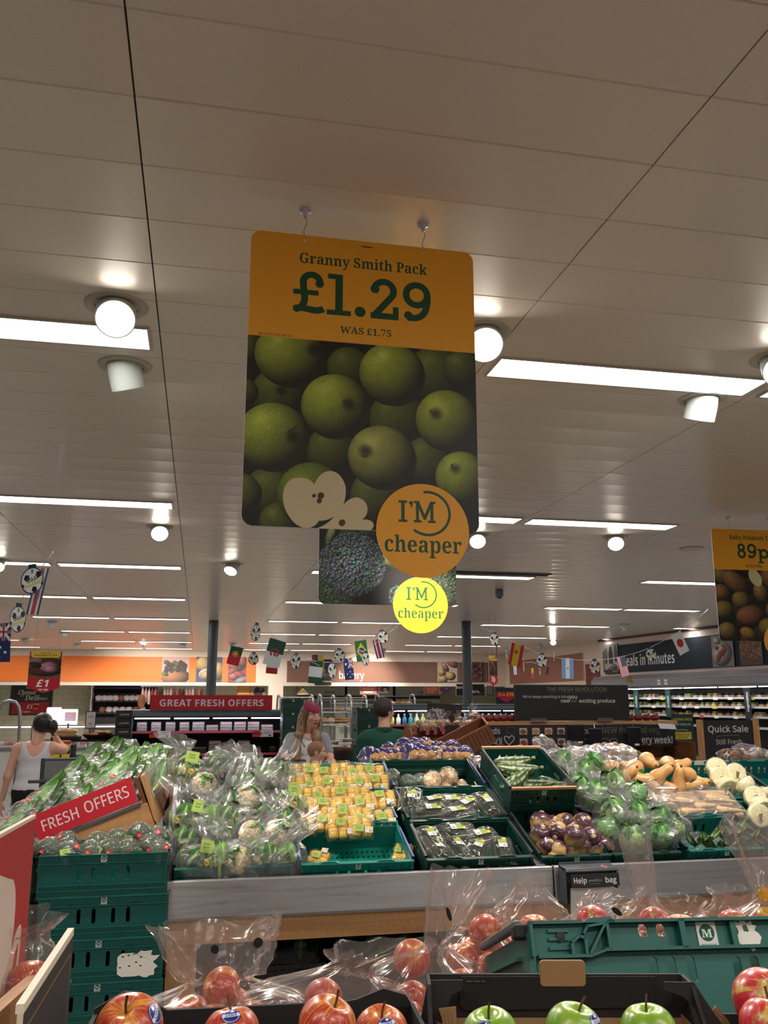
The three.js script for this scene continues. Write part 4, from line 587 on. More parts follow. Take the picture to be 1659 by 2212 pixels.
// squashes and celeriac behind them
{
  const sq = paint(ball(0.052, 10, (x, y, z) => (0.92 + 0.1 * Math.abs(Math.cos(Math.atan2(z, x) * 4)) - 0.22 * Math.pow(Math.abs(y), 6)) * (y > 0.9 ? 0.85 : 1)), (x, y, z) => mixc(lin('#12271a'), lin('#33513a'), clamp(0.4 + 1.5 * noise(x * 90, y * 90, z * 90), 0, 1))), wrapG = ball(0.056, 8, (x, y, z) => 0.97 + 0.09 * ridge(x * 3, y * 3, z * 3));
  const mk = variants(1, (k, l, g) => { const t = thing('dark_squash', l, 'squash', [0, 0, 0], 0, g); mesh('fruit', sq, vSemi, t); mesh('film', wrapG, filmClear, t); return t; });
  [[1.19,0.99, 3], [1.19,0.95, 0], [1.28,0.93, 2], [1.37,0.99, 0]].forEach(([x, s, u], i) => put(mk(['dark green ribbed squash at the crate corner', 'dark green squash in front of the corner one', 'dark green squash in the middle of three', 'pale misted squash beside the celeriac'][i], 'wrapped dark squashes'), x, s, u / 100, 10, i * 50, 8 * i).scale.setScalar(i === 1 ? 0.75 : 1));
  const cel = paint(ball(0.062, 12, (x, y, z) => 0.95 + 0.16 * fbm(x * 2.4, y * 2.4, z * 2.4) + 0.06 * noise(x * 9, y * 9, z * 9)), (x, y, z) => mixc(lin('#8a6a48'), lin('#d0b48c'), clamp(0.5 + 1.8 * fbm(x * 60, y * 60, z * 60), 0, 1))), mc = variants(1, (k, l, g) => { const t = thing('celeriac', l, 'celeriac', [0, 0, 0], 0, g); mesh('root', cel, vMatte, t); mesh('film', ball(0.068, 8, (x, y, z) => 0.98 + 0.06 * ridge(x * 3, y * 3, z * 3)), filmClear, t); return t; });
  [[1.44,0.95, 2, 1], [1.54,0.95, 4, 1], [1.52,0.92, 0, 0.6], [1.62,0.93, 0, 0.6]].forEach(([x, s, u, k], i) => put(mc(['knobbly brown celeriac left of the larger one', 'knobbly brown celeriac standing highest in its crate', 'small celeriac below the two large ones', 'small celeriac at the right of its crate'][i], 'wrapped celeriac roots'), x, s, u / 100, 0, i * 80, 0).scale.setScalar(k));
}
// purple potato bags on the top shelf
{
  const purple = phys(0x483a6e, 0.2, { transmission: 0.35, thickness: 0 }), tuber = paint(ball(0.04, 7, (x, y, z) => 1 + 0.12 * fbm(x * 2, y * 2, z * 2)), (x, y, z) => mixc(lin('#8a6236'), lin('#b98a50'), clamp(0.5 + noise(x * 70, y * 70, z * 70), 0, 1))).scale(1.25, 0.9, 0.95);
  const mk = variants(2, (k, l, g) => { const t = thing('potato_bag', l, 'potatoes', [0, 0, 0], 0, g), r = rng(k + 31); for (let i = 0; i < 8; i++) { const p = mesh('potato', tuber, vMatte, t); p.position.set((i % 4 - 1.5) * 0.062, (i > 3 ? 0.035 : 0), (i > 3 ? 0.02 : -0.02) + r() * 0.02); p.rotation.set(r() * 3, r() * 3, r() * 3); } const w = filmPillow(0.34, 0.19, 0.15, k * 3 + 8, 26); mesh('film_bag', w, filmClear, t); for (const [x, a] of [[-0.1, 0.3], [0.09, -0.4], [0.0, 1.2]]) { const b = filmPillow(0.12, 0.15, 0.155, k + x * 40, 10); const m = mesh('printed_band', b, purple, t); m.position.set(x, 0.012, -0.012); m.rotation.y = a; } return t; });
  [[1.217,1.291,-5.85, 10], [1.373,1.324,-5.95, -20], [1.486,1.305,-5.85, 5], [1.678,1.29,-5.85, -8], [1.488,1.348,-6.05, 30], [1.633,1.325,-6, -15]].forEach(([x, y, z, a], i) => { const o = mk('purple printed potato bag on the top crate, ' + nth(i, 6), 'purple potato bags'); o.position.set(x, y - 0.015, z); o.rotation.set(R(15), R(a), R(i % 2 ? 8 : -8)); });
}
// swedes
{
  const body = paint(ball(0.058, 14, (x, y, z) => (y > 0.8 ? 0.95 : 1) * (1 + 0.05 * fbm(x * 2, y * 2, z * 2)) * (y < -0.6 ? 1.1 : 1)), (x, y, z) => mixc(lin('#c9a468'), lin('#4a2a38'), smooth(y * 17 + 0.6 * fbm(x * 40, y * 40, z * 40), -0.25, 0.55))), neckG = cyl(0.009, 0.014, 0.006, 0, 0.0555, 0, 14), cut = std(0xc2a878, 0.7);
  const waxed = phys(0xffffff, 0.3, { vertexColors: true, clearcoat: 0.6, clearcoatRoughness: 0.12 });
  const mk = variants(1, (k, l, g) => { const t = thing('swede', l, 'swede', [0, 0, 0], 0, g); mesh('root', body, waxed, t); mesh('cut_neck', neckG, cut, t); return t; }), r = rng(14);
  const P = [1.92,0.35, 1.87,0.22, 1.96,0.2, 2.06,0.32, 2.15,0.29, 2.04,0.16, 2.15,0.18, 1.89,0.19, 1.94,0.18, 2.01,0.18, 2.09,0.17, 2.21,0.16, 2,0.37, 2.16,0.18], U = [5, 5, 6, 5, 6, 6, 4, 0, -2, -2, 0, 0, 2, -2];
  for (let q = 0; q < 14; q++) put(mk('purple topped swede, ' + nth(q, 14) + ' counting down the crate from its rear', 'swedes'), P[q * 2], P[q * 2 + 1], U[q] / 100, r() * 140 - 40, r() * 360, r() * 60 - 30).scale.setScalar(0.98 + r() * 0.18);
}
// marrows
{
  const mg = (seed) => { const pts = []; for (let i = 0; i <= 24; i++) { const t = i / 24; pts.push([0.058 * Math.pow(Math.sin(Math.PI * clamp(t, 0.004, 0.996)), 0.55) * (0.86 + 0.22 * t), t * 0.27 - 0.135]); } const g = lathe(pts, 32), p = g.attributes.position; paint(g, (x, y, z) => { const a = Math.atan2(z, x); const n = fbm(a * 2.2, y * 9 + seed, seed); return mixc(lin('#1c3018'), lin('#a8b878'), smooth(Math.sin(a * 10 + n * 2.4) + 1.2 * noise(a * 7, y * 60, seed), 0.7, 1.15) * 0.75); }); for (let i = 0; i < p.count; i++) p.setX(i, p.getX(i) + 1.9 * Math.pow(p.getY(i), 2) - 0.012); g.computeVertexNormals(); return g.rotateZ(Math.PI / 2); };
  const mk = variants(2, (k, l, g) => { const t = thing('marrow', l, 'marrow', [0, 0, 0], 0, g); mesh('fruit', mg(k * 5 + 1), vSemi, t); mesh('stem', cyl(0.009, 0.012, 0.02, 0, 0, 0, 8).rotateZ(Math.PI / 2).translate(0.148, 0.026, 0), std(0x6a7a44, 0.7), t); return t; });
  [[1.93,0.85, 16, 10, 0], [1.94,0.78, 15, -8, 0], [1.89,0.69, 12, 35, 10], [1.99,0.67, 10, -38, 14], [2.09,0.65, 10, -30, 10], [2.15,0.66, 9, -55, 0]].forEach(([x, s, u, a, b], i) => put(mk(['striped marrow lying at the very back of its crate', 'striped marrow second from the back of its crate', 'large bent striped marrow at the left of the crate', 'striped marrow leaning on the bent one', 'striped marrow second from the right of its crate', 'striped marrow with a red sticker at the right'][i], 'striped marrows'), x, s, u / 100, 0, a, b));
}
// savoy and green cabbages in film
const cabbage = variants(3, (k, label, group) => {
  const t = thing('bagged_cabbage', label, 'cabbage', [0, 0, 0], 0, group), pale = k === 1;
  mesh('heart', paint(ball(0.072, 13, (x, y, z) => 0.94 + (pale ? 0.03 : 0.08) * ridge(x * 4.4 + k, y * 4.4, z * 4.4) + (pale ? 0 : 0.035 * noise(x * 14, y * 14, z * 14))), (x, y, z) => { const v = 1 - Math.abs(noise(x * 62 + k, y * 62, z * 62)) * 4; return mixc(lin(pale ? '#6a9c40' : '#2f7424'), lin(pale ? '#b0cc7c' : '#86b258'), clamp(v * 0.9, 0, 1)); }), vSemi, t);
  for (let i = 0; i < 4; i++) { const l = mesh('leaf', leaf(0.13 + 0.02 * (i % 3), 0.11, 1.5 + 0.4 * (i % 3), i + k * 9, pale ? '#4c8030' : ['#2f7a26', '#4a963a', '#276a20'][i % 3], '#a0c470'), vSemi, t); l.position.set(Math.sin(i * 2.4) * 0.045, -0.05 + 0.006 * i, Math.cos(i * 2.4) * 0.045); l.rotation.set(-0.55 - 0.1 * (i % 3), i * 2.4 + Math.PI, 0.2 * Math.sin(i), 'YXZ'); }
  const f = mesh('film_bag', filmBag({ rx: 0.103, rz: 0.1, h: 0.225, neck: 0.84, neckR: 0.035, mouth: 0.065, folds: 7, seed: k * 2.7 + 6, bend: [0.3 * (k - 1), -0.25] }), film, t); f.position.y = -0.088; return t;
});
{
  const r = rng(77), P = [2.29,0.89, 2.36,0.76, 2.46,0.82, 2.25,0.56, 2.49,0.6, 2.31,0.45, 2.55,0.45, 2.33,0.29, 2.46,0.25, 2.58,0.22, 2.36,0.11, 2.54,0.15, 2.27,0.24, 2.66,0.21], U = [14, 14, 16, 13, 14, 13, 13, 11, 10, 10, 6, 5, 4, 6];
  for (let q = 0; q < 14; q++) { const o = cabbage((q === 10 ? 'pale smooth' : 'crinkled green') + ' cabbage in loose film, ' + nth(q, 14).replace('left', 'rear') + ' of the cabbage heap', 'bagged cabbages'); put(o, P[q * 2], P[q * 2 + 1], U[q] / 100, r() * 50 - 10, r() * 360, r() * 40 - 20); }
}
// butternut squashes
{
  const bt = (() => { const g = lathe([[0.001, -0.075], [0.025, -0.073], [0.045, -0.058], [0.053, -0.03], [0.048, 0.0], [0.036, 0.03], [0.033, 0.06], [0.031, 0.085], [0.02, 0.1], [0.006, 0.103], [0.001, 0.1]].map((p) => p), 26); const p = g.attributes.position; for (let i = 0; i < p.count; i++) p.setX(i, p.getX(i) + 1.6 * Math.pow(Math.max(0, p.getY(i)), 2)); g.computeVertexNormals(); return paint(g, (x, y, z) => mixc(lin('#b98448'), lin('#d8ab72'), clamp(0.5 + 0.9 * fbm(x * 30, y * 14, z * 30), 0, 1))); })(), scar = std(0x6a4a2a, 0.8), greenOval = print(48, 72, (x) => { x.fillStyle = '#5d9a4a'; x.fillRect(0, 0, 48, 72); x.strokeStyle = '#24501e'; x.lineWidth = 2; for (const y of [20, 36, 52]) { x.beginPath(); x.arc(24, y, 9, 0, 7); x.stroke(); } });
  const mk = variants(2, (k, l, g) => { const t = thing('butternut_squash', l, 'squash', [0, 0, 0], 0, g); mesh('fruit', bt, vSemi, t); mesh('stalk', cyl(0.007, 0.009, 0.02, 0.017, 0.106, 0, 8), scar, t); mesh('blossom_scar', cyl(0.009, 0.009, 0.004, 0, -0.0745, 0, 12), scar, t); if (k) sticker(t, greenOval, 0.032, 0.05, 0, -0.026, 0.0528, 0, 0); return t; }), r = rng(55);
  const P = [2.61,0.84, 2.72,0.81, 2.87,0.88, 2.98,0.83, 3.08,0.85, 2.85,0.7, 2.71,0.72, 3.06,0.75, 2.79,0.71, 2.88,0.72, 2.98,0.71, 3.08,0.76, 3.16,0.79, 2.63,0.73], U = [16, 17, 18, 18, 16, 17, 14, 15, 12, 10, 12, 8, 8, 15], A = [[80, 60, 0], [0, 20, 80], [80, 20, 30], [70, -30, 0], [60, 40, -60], [30, 20, -30], [80, 50, 0], [20, 10, 70], [85, -10, 0], [80, 15, 0], [0, 0, 5], [70, 60, 0], [60, 50, 40], [40, 90, 20]];
  for (let q = 0; q < 14; q++) put(mk('tan butternut squash in the heap, ' + nth(q, 14).replace('left', 'top left'), 'butternut squashes'), P[q * 2], P[q * 2 + 1], U[q] / 100 - 0.03, ...A[q]).scale.setScalar(0.9 + r() * 0.15);
}
// parsnip bags, salad bags, celeriac halves
{
  const root = lathe([[0.001, -0.1], [0.006, -0.09], [0.012, -0.04], [0.02, 0.04], [0.024, 0.075], [0.016, 0.09], [0.001, 0.09]], 12).rotateX(Math.PI / 2), pm = std(0xcfae84, 0.6), mk = variants(2, (k, l, g) => { const t = thing('parsnip_bag', l, 'parsnips', [0, 0, 0], 0, g); for (let i = 0; i < 6; i++) { const p = mesh('parsnip', root, pm, t); p.position.set((i % 5 - 2) * 0.036, i === 5 ? 0.025 : 0, 0.01 * (i % 2)); p.rotation.y = (i % 2) * 3.1; } mesh('film', filmPillow(0.24, 0.26, 0.1, k * 4 + 3, 20), film, t); return t; });
  [[2.78,0.61, 5, 70], [2.95,0.59, 4, 80], [3.02,0.55, 3, 95], [3.15,0.58, 5, 75], [2.9,0.51, 2, 100], [3.16,0.51, 2, 85]].forEach(([x, s, u, a], i) => put(mk('misted bag of pale parsnips in the middle right crate, ' + nth(i, 6), 'parsnip bags'), x, s, u / 100, 0, a, 0));
  const ms = variants(1, (k, l, g) => { const t = thing('salad_bag', l, 'salad', [0, 0, 0], 0, g); for (let i = 0; i < 7; i++) { const f = mesh('leaf', leaf(0.1, 0.05, 1.2, i + 40, '#4a6a2c', '#a8b87c'), vSemi, t); f.position.set((i - 3) * 0.018, 0.004 * i, 0.03); f.rotation.set(-1.4, i * 0.7, 0, 'YXZ'); } mesh('film', filmPillow(0.2, 0.16, 0.07, 6, 18), filmClear, t); return t; });
  [[2.81,0.21, 20], [2.89,0.16, -10], [3.05,0.21, 8], [3.02,0.26, 40]].forEach(([x, s, a], i) => put(ms('flat clear salad bag in the front right crate, ' + nth(i, 4), 'salad bags'), x, s, -0.02, 0, a, 5));
  const dome = (() => { const g = ball(0.066, 13, (x, y, z) => (y > 0.25 ? 0.25 / y + 0.02 : 1 + 0.07 * fbm(x * 2.5, y * 2.5, z * 2.5))); return paint(g, (x, y, z) => mixc(lin('#d8cf9c'), lin('#eee6c6'), clamp(0.5 + noise(x * 50, y * 50, z * 50), 0, 1))); })(), lab = print(72, 48, (x) => { x.fillStyle = '#e4e0dc'; x.fillRect(0, 0, 72, 48); x.fillStyle = '#6a9a4a'; x.fillRect(0, 0, 30, 48); x.fillStyle = '#7a2438'; x.beginPath(); x.moveTo(30, 0); x.lineTo(46, 0); x.lineTo(24, 48); x.lineTo(8, 48); x.fill(); });
  const mk2 = variants(1, (k, l, g) => { const t = thing('celeriac_half', l, 'celeriac', [0, 0, 0], 0, g); mesh('root', dome, vSemi, t); mesh('film', ball(0.069, 9, (x, y, z) => (y > 0.25 ? 0.27 / y : 1.01) + 0.03 * ridge(x * 4, y * 4, z * 4)), filmClear, t); sticker(t, lab, 0.06, 0.036, 0.005, 0.0215, 0.008, -90, 20); return t; });
  [[3.33,0.83, 12, 50, 0], [3.3,0.74, 10, 60, 20], [3.41,0.74, 12, 50, -20], [3.31,0.69, 6, 100, 0], [3.42,0.68, 8, -60, 10], [3.4,0.53, 7, 45, 25], [3.39,0.46, 4, 110, 0], [3.54,0.64, 5, -40, 0], [3.34,0.41, 2, 60, 0]].forEach(([x, s, u, a, b], i) => put(mk2('white cut celeriac half in film, ' + nth(i, 9).replace('left', 'rear') + ' of its crates', 'celeriac halves'), x, s, u / 100, a, b, b).scale.setScalar(1.05));
  const strip = panel('paper_strip', 0.16, 0.03, 0.001, print(160, 30, (x) => { x.fillStyle = '#cfc8b4'; x.fillRect(0, 0, 160, 30); x.fillStyle = '#2a6a58'; x.fillRect(70, 4, 30, 20); }), M.paper, null, 0, 0, 0); tag(strip, 'torn paper strip label stuck inside the celeriac crate rim', 'label'); put(strip, 3.38, 1.062, 0.06, 0, 0, 0);
}
// under the bench: herb packs in black trays
{
  const tr = crateKit(0.5, 0.36, 0.1, { mat: std(0x0b0c0d, 0.5), label: false }), mk = variants(1, (k, l, g) => { const c = thing('herb_tray', l, 'tray', [0, 0, 0], 0, g); for (const [n, ge] of tr.parts) mesh(n, ge, M.black, c); for (let i = 0; i < 14; i++) { const f = mesh('leaf', leaf(0.12, 0.07, 1.3, i, '#22401c', '#5a7a40'), vSemi, c); f.position.set((i % 7 - 3) * 0.065, 0.08, (i < 7 ? 0.05 : -0.06)); f.rotation.set(-0.9, i * 1.9, 0, 'YXZ'); } mesh('film', filmPillow(0.46, 0.32, 0.12, 4, 16).translate(0, 0.1, 0), filmClear, c); return c; });
  for (let i = 0; i < 5; i++) mk('black tray of dark herbs on the shelf under the bench, ' + nth(i, 5), 'herb trays').position.set(0.42 + i * 0.54, 0.316, -4.8);
}

// ---------------------------------------------------------------- the fruit stand we look over
{
  const s = thing('fruit_stand', 'wooden fruit stand at the bottom edge carrying apple trays and crates', 'display stand');
  mesh('top_board', box(2.4, 0.03, 0.62, 0.5, 1.1, -1.12), wood, s); const d = mesh('far_slope', box(2.2, 0.025, 0.85, 0, 0, 0), woodDark, s); d.position.set(0.55, 0.96, -1.86); d.rotation.x = R(-19); mesh('body', box(2.2, 1.05, 0.5, 0.5, 0.54, -1.12), woodDark, s); mesh('rear_leg', [box(0.06, 0.8, 0.06, -0.4, 0.4, -2.2), box(0.06, 0.8, 0.06, 1.5, 0.4, -2.2)], woodDark, s);
}
// an apple: polar profile with dimples, uv round and down
const applePolar = (c) => { const th = Math.acos(clamp(c, -1, 1)); return 1 + 0.035 * c - 0.36 * Math.exp(-Math.pow(th / 0.33, 2)) - 0.2 * Math.exp(-Math.pow((Math.PI - th) / 0.3, 2)); };
function appleGeo(Rr, seed, nu = 48, nv = 34) { const g = new THREE.SphereGeometry(1, nu, nv), p = g.attributes.position; for (let i = 0; i < p.count; i++) { const x = p.getX(i), y = p.getY(i), z = p.getZ(i), a = Math.atan2(z, x), k = Rr * applePolar(y) * (1 + 0.02 * Math.cos(5 * a) * (y < 0 ? -y : 0.3 * y) + 0.02 * noise(Math.cos(a) + seed, y, Math.sin(a))); p.setXYZ(i, x * k, y * k * 0.94, z * k); } g.computeVertexNormals(); return g; }
function patchGeo(Rr, a0, th0, w, h) { const g = new THREE.PlaneGeometry(1, 1, 10, 10), p = g.attributes.position; for (let i = 0; i < p.count; i++) { const u = p.getX(i), v = p.getY(i), th = th0 - v * h, a = a0 - u * w / Math.sin(th0), c = Math.cos(th), k = Rr * applePolar(c) * 1.008, s = Math.sin(th); p.setXYZ(i, Math.cos(a) * s * k, c * k * 0.94 + 0.0004, Math.sin(a) * s * k); } g.computeVertexNormals(); return g; }
const appleSkin = (kind, seed) => { const r = rng(seed); return phys(0xffffff, 0.33, { clearcoat: 0.35, clearcoatRoughness: 0.2, map: tex(canvas(512, 256, (x) => {
  const base = { red: '#cf8a34', pink: '#c0ac44', green: '#6f9a22' }[kind]; x.fillStyle = base; x.fillRect(0, 0, 512, 256);
  if (kind === 'green') { for (let i = 0; i < 900; i++) { x.fillStyle = 'rgba(190,210,110,0.5)'; x.fillRect(r() * 512, r() * 256, 1.4, 1.4); } x.fillStyle = 'rgba(160,180,60,0.25)'; for (let i = 0; i < 20; i++) { x.beginPath(); x.ellipse(r() * 512, r() * 256, 40, 30, 0, 0, 7); x.fill(); } return; }
  const c = kind === 'red' ? [150, 18, 26] : [168, 18, 48];
  for (let i = 0; i < (kind === 'red' ? 2200 : 2600); i++) { const u = r() * 512, v = 10 + r() * 225, cover = fbm(Math.cos(u / 81.5) * 1.3 + seed, Math.sin(u / 81.5) * 1.3, v / 160, 3) * 1.6 + (kind === 'pink' ? 0.55 : 0.5); if (cover < r() * 0.9 - 0.1) continue; x.strokeStyle = 'rgba(' + (c[0] + r() * 40 | 0) + ',' + (c[1] + r() * 34 | 0) + ',' + (c[2] + r() * 20 | 0) + ',' + (0.25 + 0.35 * r()) + ')'; x.lineWidth = 1 + r() * (kind === 'pink' ? 14 : 7); x.beginPath(); x.moveTo(u, v); x.lineTo(u + r() * 6 - 3, Math.min(252, v + 14 + r() * 60)); x.stroke(); }
  for (let i = 0; i < 260; i++) { x.fillStyle = 'rgba(236,206,130,0.45)'; x.fillRect(r() * 512, r() * 256, 1.6, 1.6); }
  if (kind === 'pink') { x.fillStyle = 'rgba(168,176,60,0.6)'; for (let i = 0; i < 8; i++) { x.beginPath(); x.ellipse(r() * 512, r() * 60, 50, 22, 0, 0, 7); x.fill(); } }
})) }); };
const stemM = std(0x5a3a22, 0.8), stemG = tube([[0, 0.018, 0], [0.001, 0.034, 0.001], [0.004, 0.048, 0.003]], 0.0017, 6), skins = { red: [appleSkin('red', 3), appleSkin('red', 9)], pink: [appleSkin('pink', 5)], green: [appleSkin('green', 7)] };
const stick = print(96, 96, (x) => { x.fillStyle = '#1f2a78'; x.fillRect(0, 0, 96, 96); x.strokeStyle = '#d6dcee'; x.lineWidth = 3; x.beginPath(); x.arc(48, 48, 41, 0, 7); x.stroke(); x.save(); x.translate(48, 50); x.rotate(Math.PI); x.fillStyle = '#cfd6ea'; x.fillRect(-46, -11, 92, 20); text(x, 'ENVY', 0, 0, 'bold 22px sans-serif', '#1f2a78', 60); x.restore(); x.fillStyle = '#dfe6f4'; x.beginPath(); x.moveTo(44, 30); x.lineTo(58, 12); x.lineTo(72, 28); x.lineTo(60, 34); x.fill(); }, 0.3);
function roundPatch(g) { const p = g.attributes.uv, ix = [...g.index.array], keep = []; for (let i = 0; i < ix.length; i += 3) { const u = (p.getX(ix[i]) + p.getX(ix[i + 1]) + p.getX(ix[i + 2])) / 3 - 0.5, v = (p.getY(ix[i]) + p.getY(ix[i + 1]) + p.getY(ix[i + 2])) / 3 - 0.5; if (Math.hypot(u, v) < 0.5) keep.push(ix[i], ix[i + 1], ix[i + 2]); } g.setIndex(keep); return g; }
function apple(label, kind, Rr, pos, rot, sk, group, seed = 1) {
  const t = thing('apple', label, 'apple', pos, 0, group); t.rotation.set(R(rot[0]), R(rot[1]), R(rot[2]), 'YXZ');
  mesh('fruit', appleGeo(Rr, seed), skins[kind][seed % skins[kind].length], t); const st = mesh('stem', stemG, stemM, t); st.scale.setScalar(Rr / 0.038);
  if (sk) { const m = mesh('sticker', roundPatch(patchGeo(Rr, sk[0], sk[1], 0.62, 0.6)), stick, t); m.userData.label = 'round blue fruit sticker'; m.material.side = THREE.DoubleSide; }
  return t;
}
apple('striped red apple at the left with a stalk and round blue sticker', 'red', 0.0405, [-0.066,1.29,-1.2], [18, 40, 26], [0.75, 1.02], undefined, 2);
apple('striped red apple second from the left with a blue sticker on top', 'red', 0.037, [0.06,1.255,-1.26], [10, 160, -8], [4.4, 0.78], undefined, 3);
apple('striped red apple third from the left, tallest, without sticker', 'red', 0.0375, [0.18,1.268,-1.23], [-24, 215, 10], null, undefined, 4);
apple('striped red apple at the right end of the black tray', 'red', 0.037, [0.26,1.239,-1.27], [14, 20, 8], [1.75, 0.62], undefined, 5);
apple('green apple at the left in the cardboard box, with a blue sticker', 'green', 0.036, [0.379,1.264,-1.16], [10, 0, 10], [2.1, 0.75], undefined, 1);
apple('green apple in the middle of the cardboard box', 'green', 0.037, [0.491,1.262,-1.16], [8, 0, -12], [0.9, 0.75], undefined, 3);
apple('green apple at the right in the cardboard box, stalk up', 'green', 0.037, [0.595,1.254,-1.16], [-4, 60, 4], null, undefined, 5);
apple('pink red apple at the right edge of the picture', 'pink', 0.043, [0.805,1.261,-1.22], [-30, 120, 50], null, undefined, 1);
apple('yellow and pink apple in the bottom right corner', 'pink', 0.037, [0.745,1.264,-1.12], [10, 200, 20], null, undefined, 2);
apple('half hidden pink apple under the bottom right one', 'pink', 0.036, [0.80, 1.185, -1.12], [10, 20, 20], null, undefined, 3);
// black fruit trays
const kraft = std(0x8a6a48, 0.8), board = std(0x141012, 0.75), liner = std(0x17101c, 0.35);
{
  const t = thing('black_fruit_tray', 'black cardboard tray with raised corners holding striped red apples', 'tray', [-0.116,1.183,-1.4].map((v, i) => [-0.125, 1.126, -1.4][i]), R(-3.5));
  const w = 0.455;
  const back = poly([[0, 0], [w, 0], [w, 0.112], [w - 0.012, 0.129], [w - 0.045, 0.139], [w - 0.085, 0.126], [w - 0.1, 0.124], [0.1, 0.124], [0.055, 0.148], [0.04, 0.151], [0, 0.13]]);
  mesh('back_wall', extrude(back, 0.006), board, t); mesh('side_wall', [box(0.006, 0.125, 0.3, 0.003, 0.0625, 0.155)], board, t); mesh('side_wall', [box(0.006, 0.118, 0.3, w - 0.003, 0.059, 0.155)], board, t); mesh('base', box(w, 0.006, 0.3, w / 2, 0.003, 0.155), board, t);
  mesh('corner_post', extrude(poly([[0, 0], [0.05, 0], [0, 0.05]]), 0.12).rotateX(-Math.PI / 2).translate(0.006, 0.004, 0.006 + 0.0), board, t); mesh('corner_post', extrude(poly([[0, 0], [-0.05, 0], [0, 0.05]]), 0.11).rotateX(-Math.PI / 2).translate(w - 0.006, 0.004, 0.006), board, t);
  const g = new THREE.PlaneGeometry(w - 0.02, 0.27, 40, 24).rotateX(-Math.PI / 2), p = g.attributes.position; for (let i = 0; i < p.count; i++) { const x = p.getX(i), z = p.getZ(i); p.setY(i, 0.02 * Math.cos(x * 62) * Math.cos(z * 66) + 0.006 * noise(x * 40, z * 40, 2)); } g.computeVertexNormals(); const l = mesh('moulded_liner', g, liner, t); l.position.set(w / 2, 0.078, 0.16); l.userData.label = 'dark purple moulded pulp liner'; l.material.side = THREE.DoubleSide;
  const c = crate(crateKit(0.5, 0.4, 0.09, { label: false }), 'green crate just showing round the black tray of red apples'); c.position.set(0.098, 1.116, -1.245); c.rotation.y = R(-3.5);
}
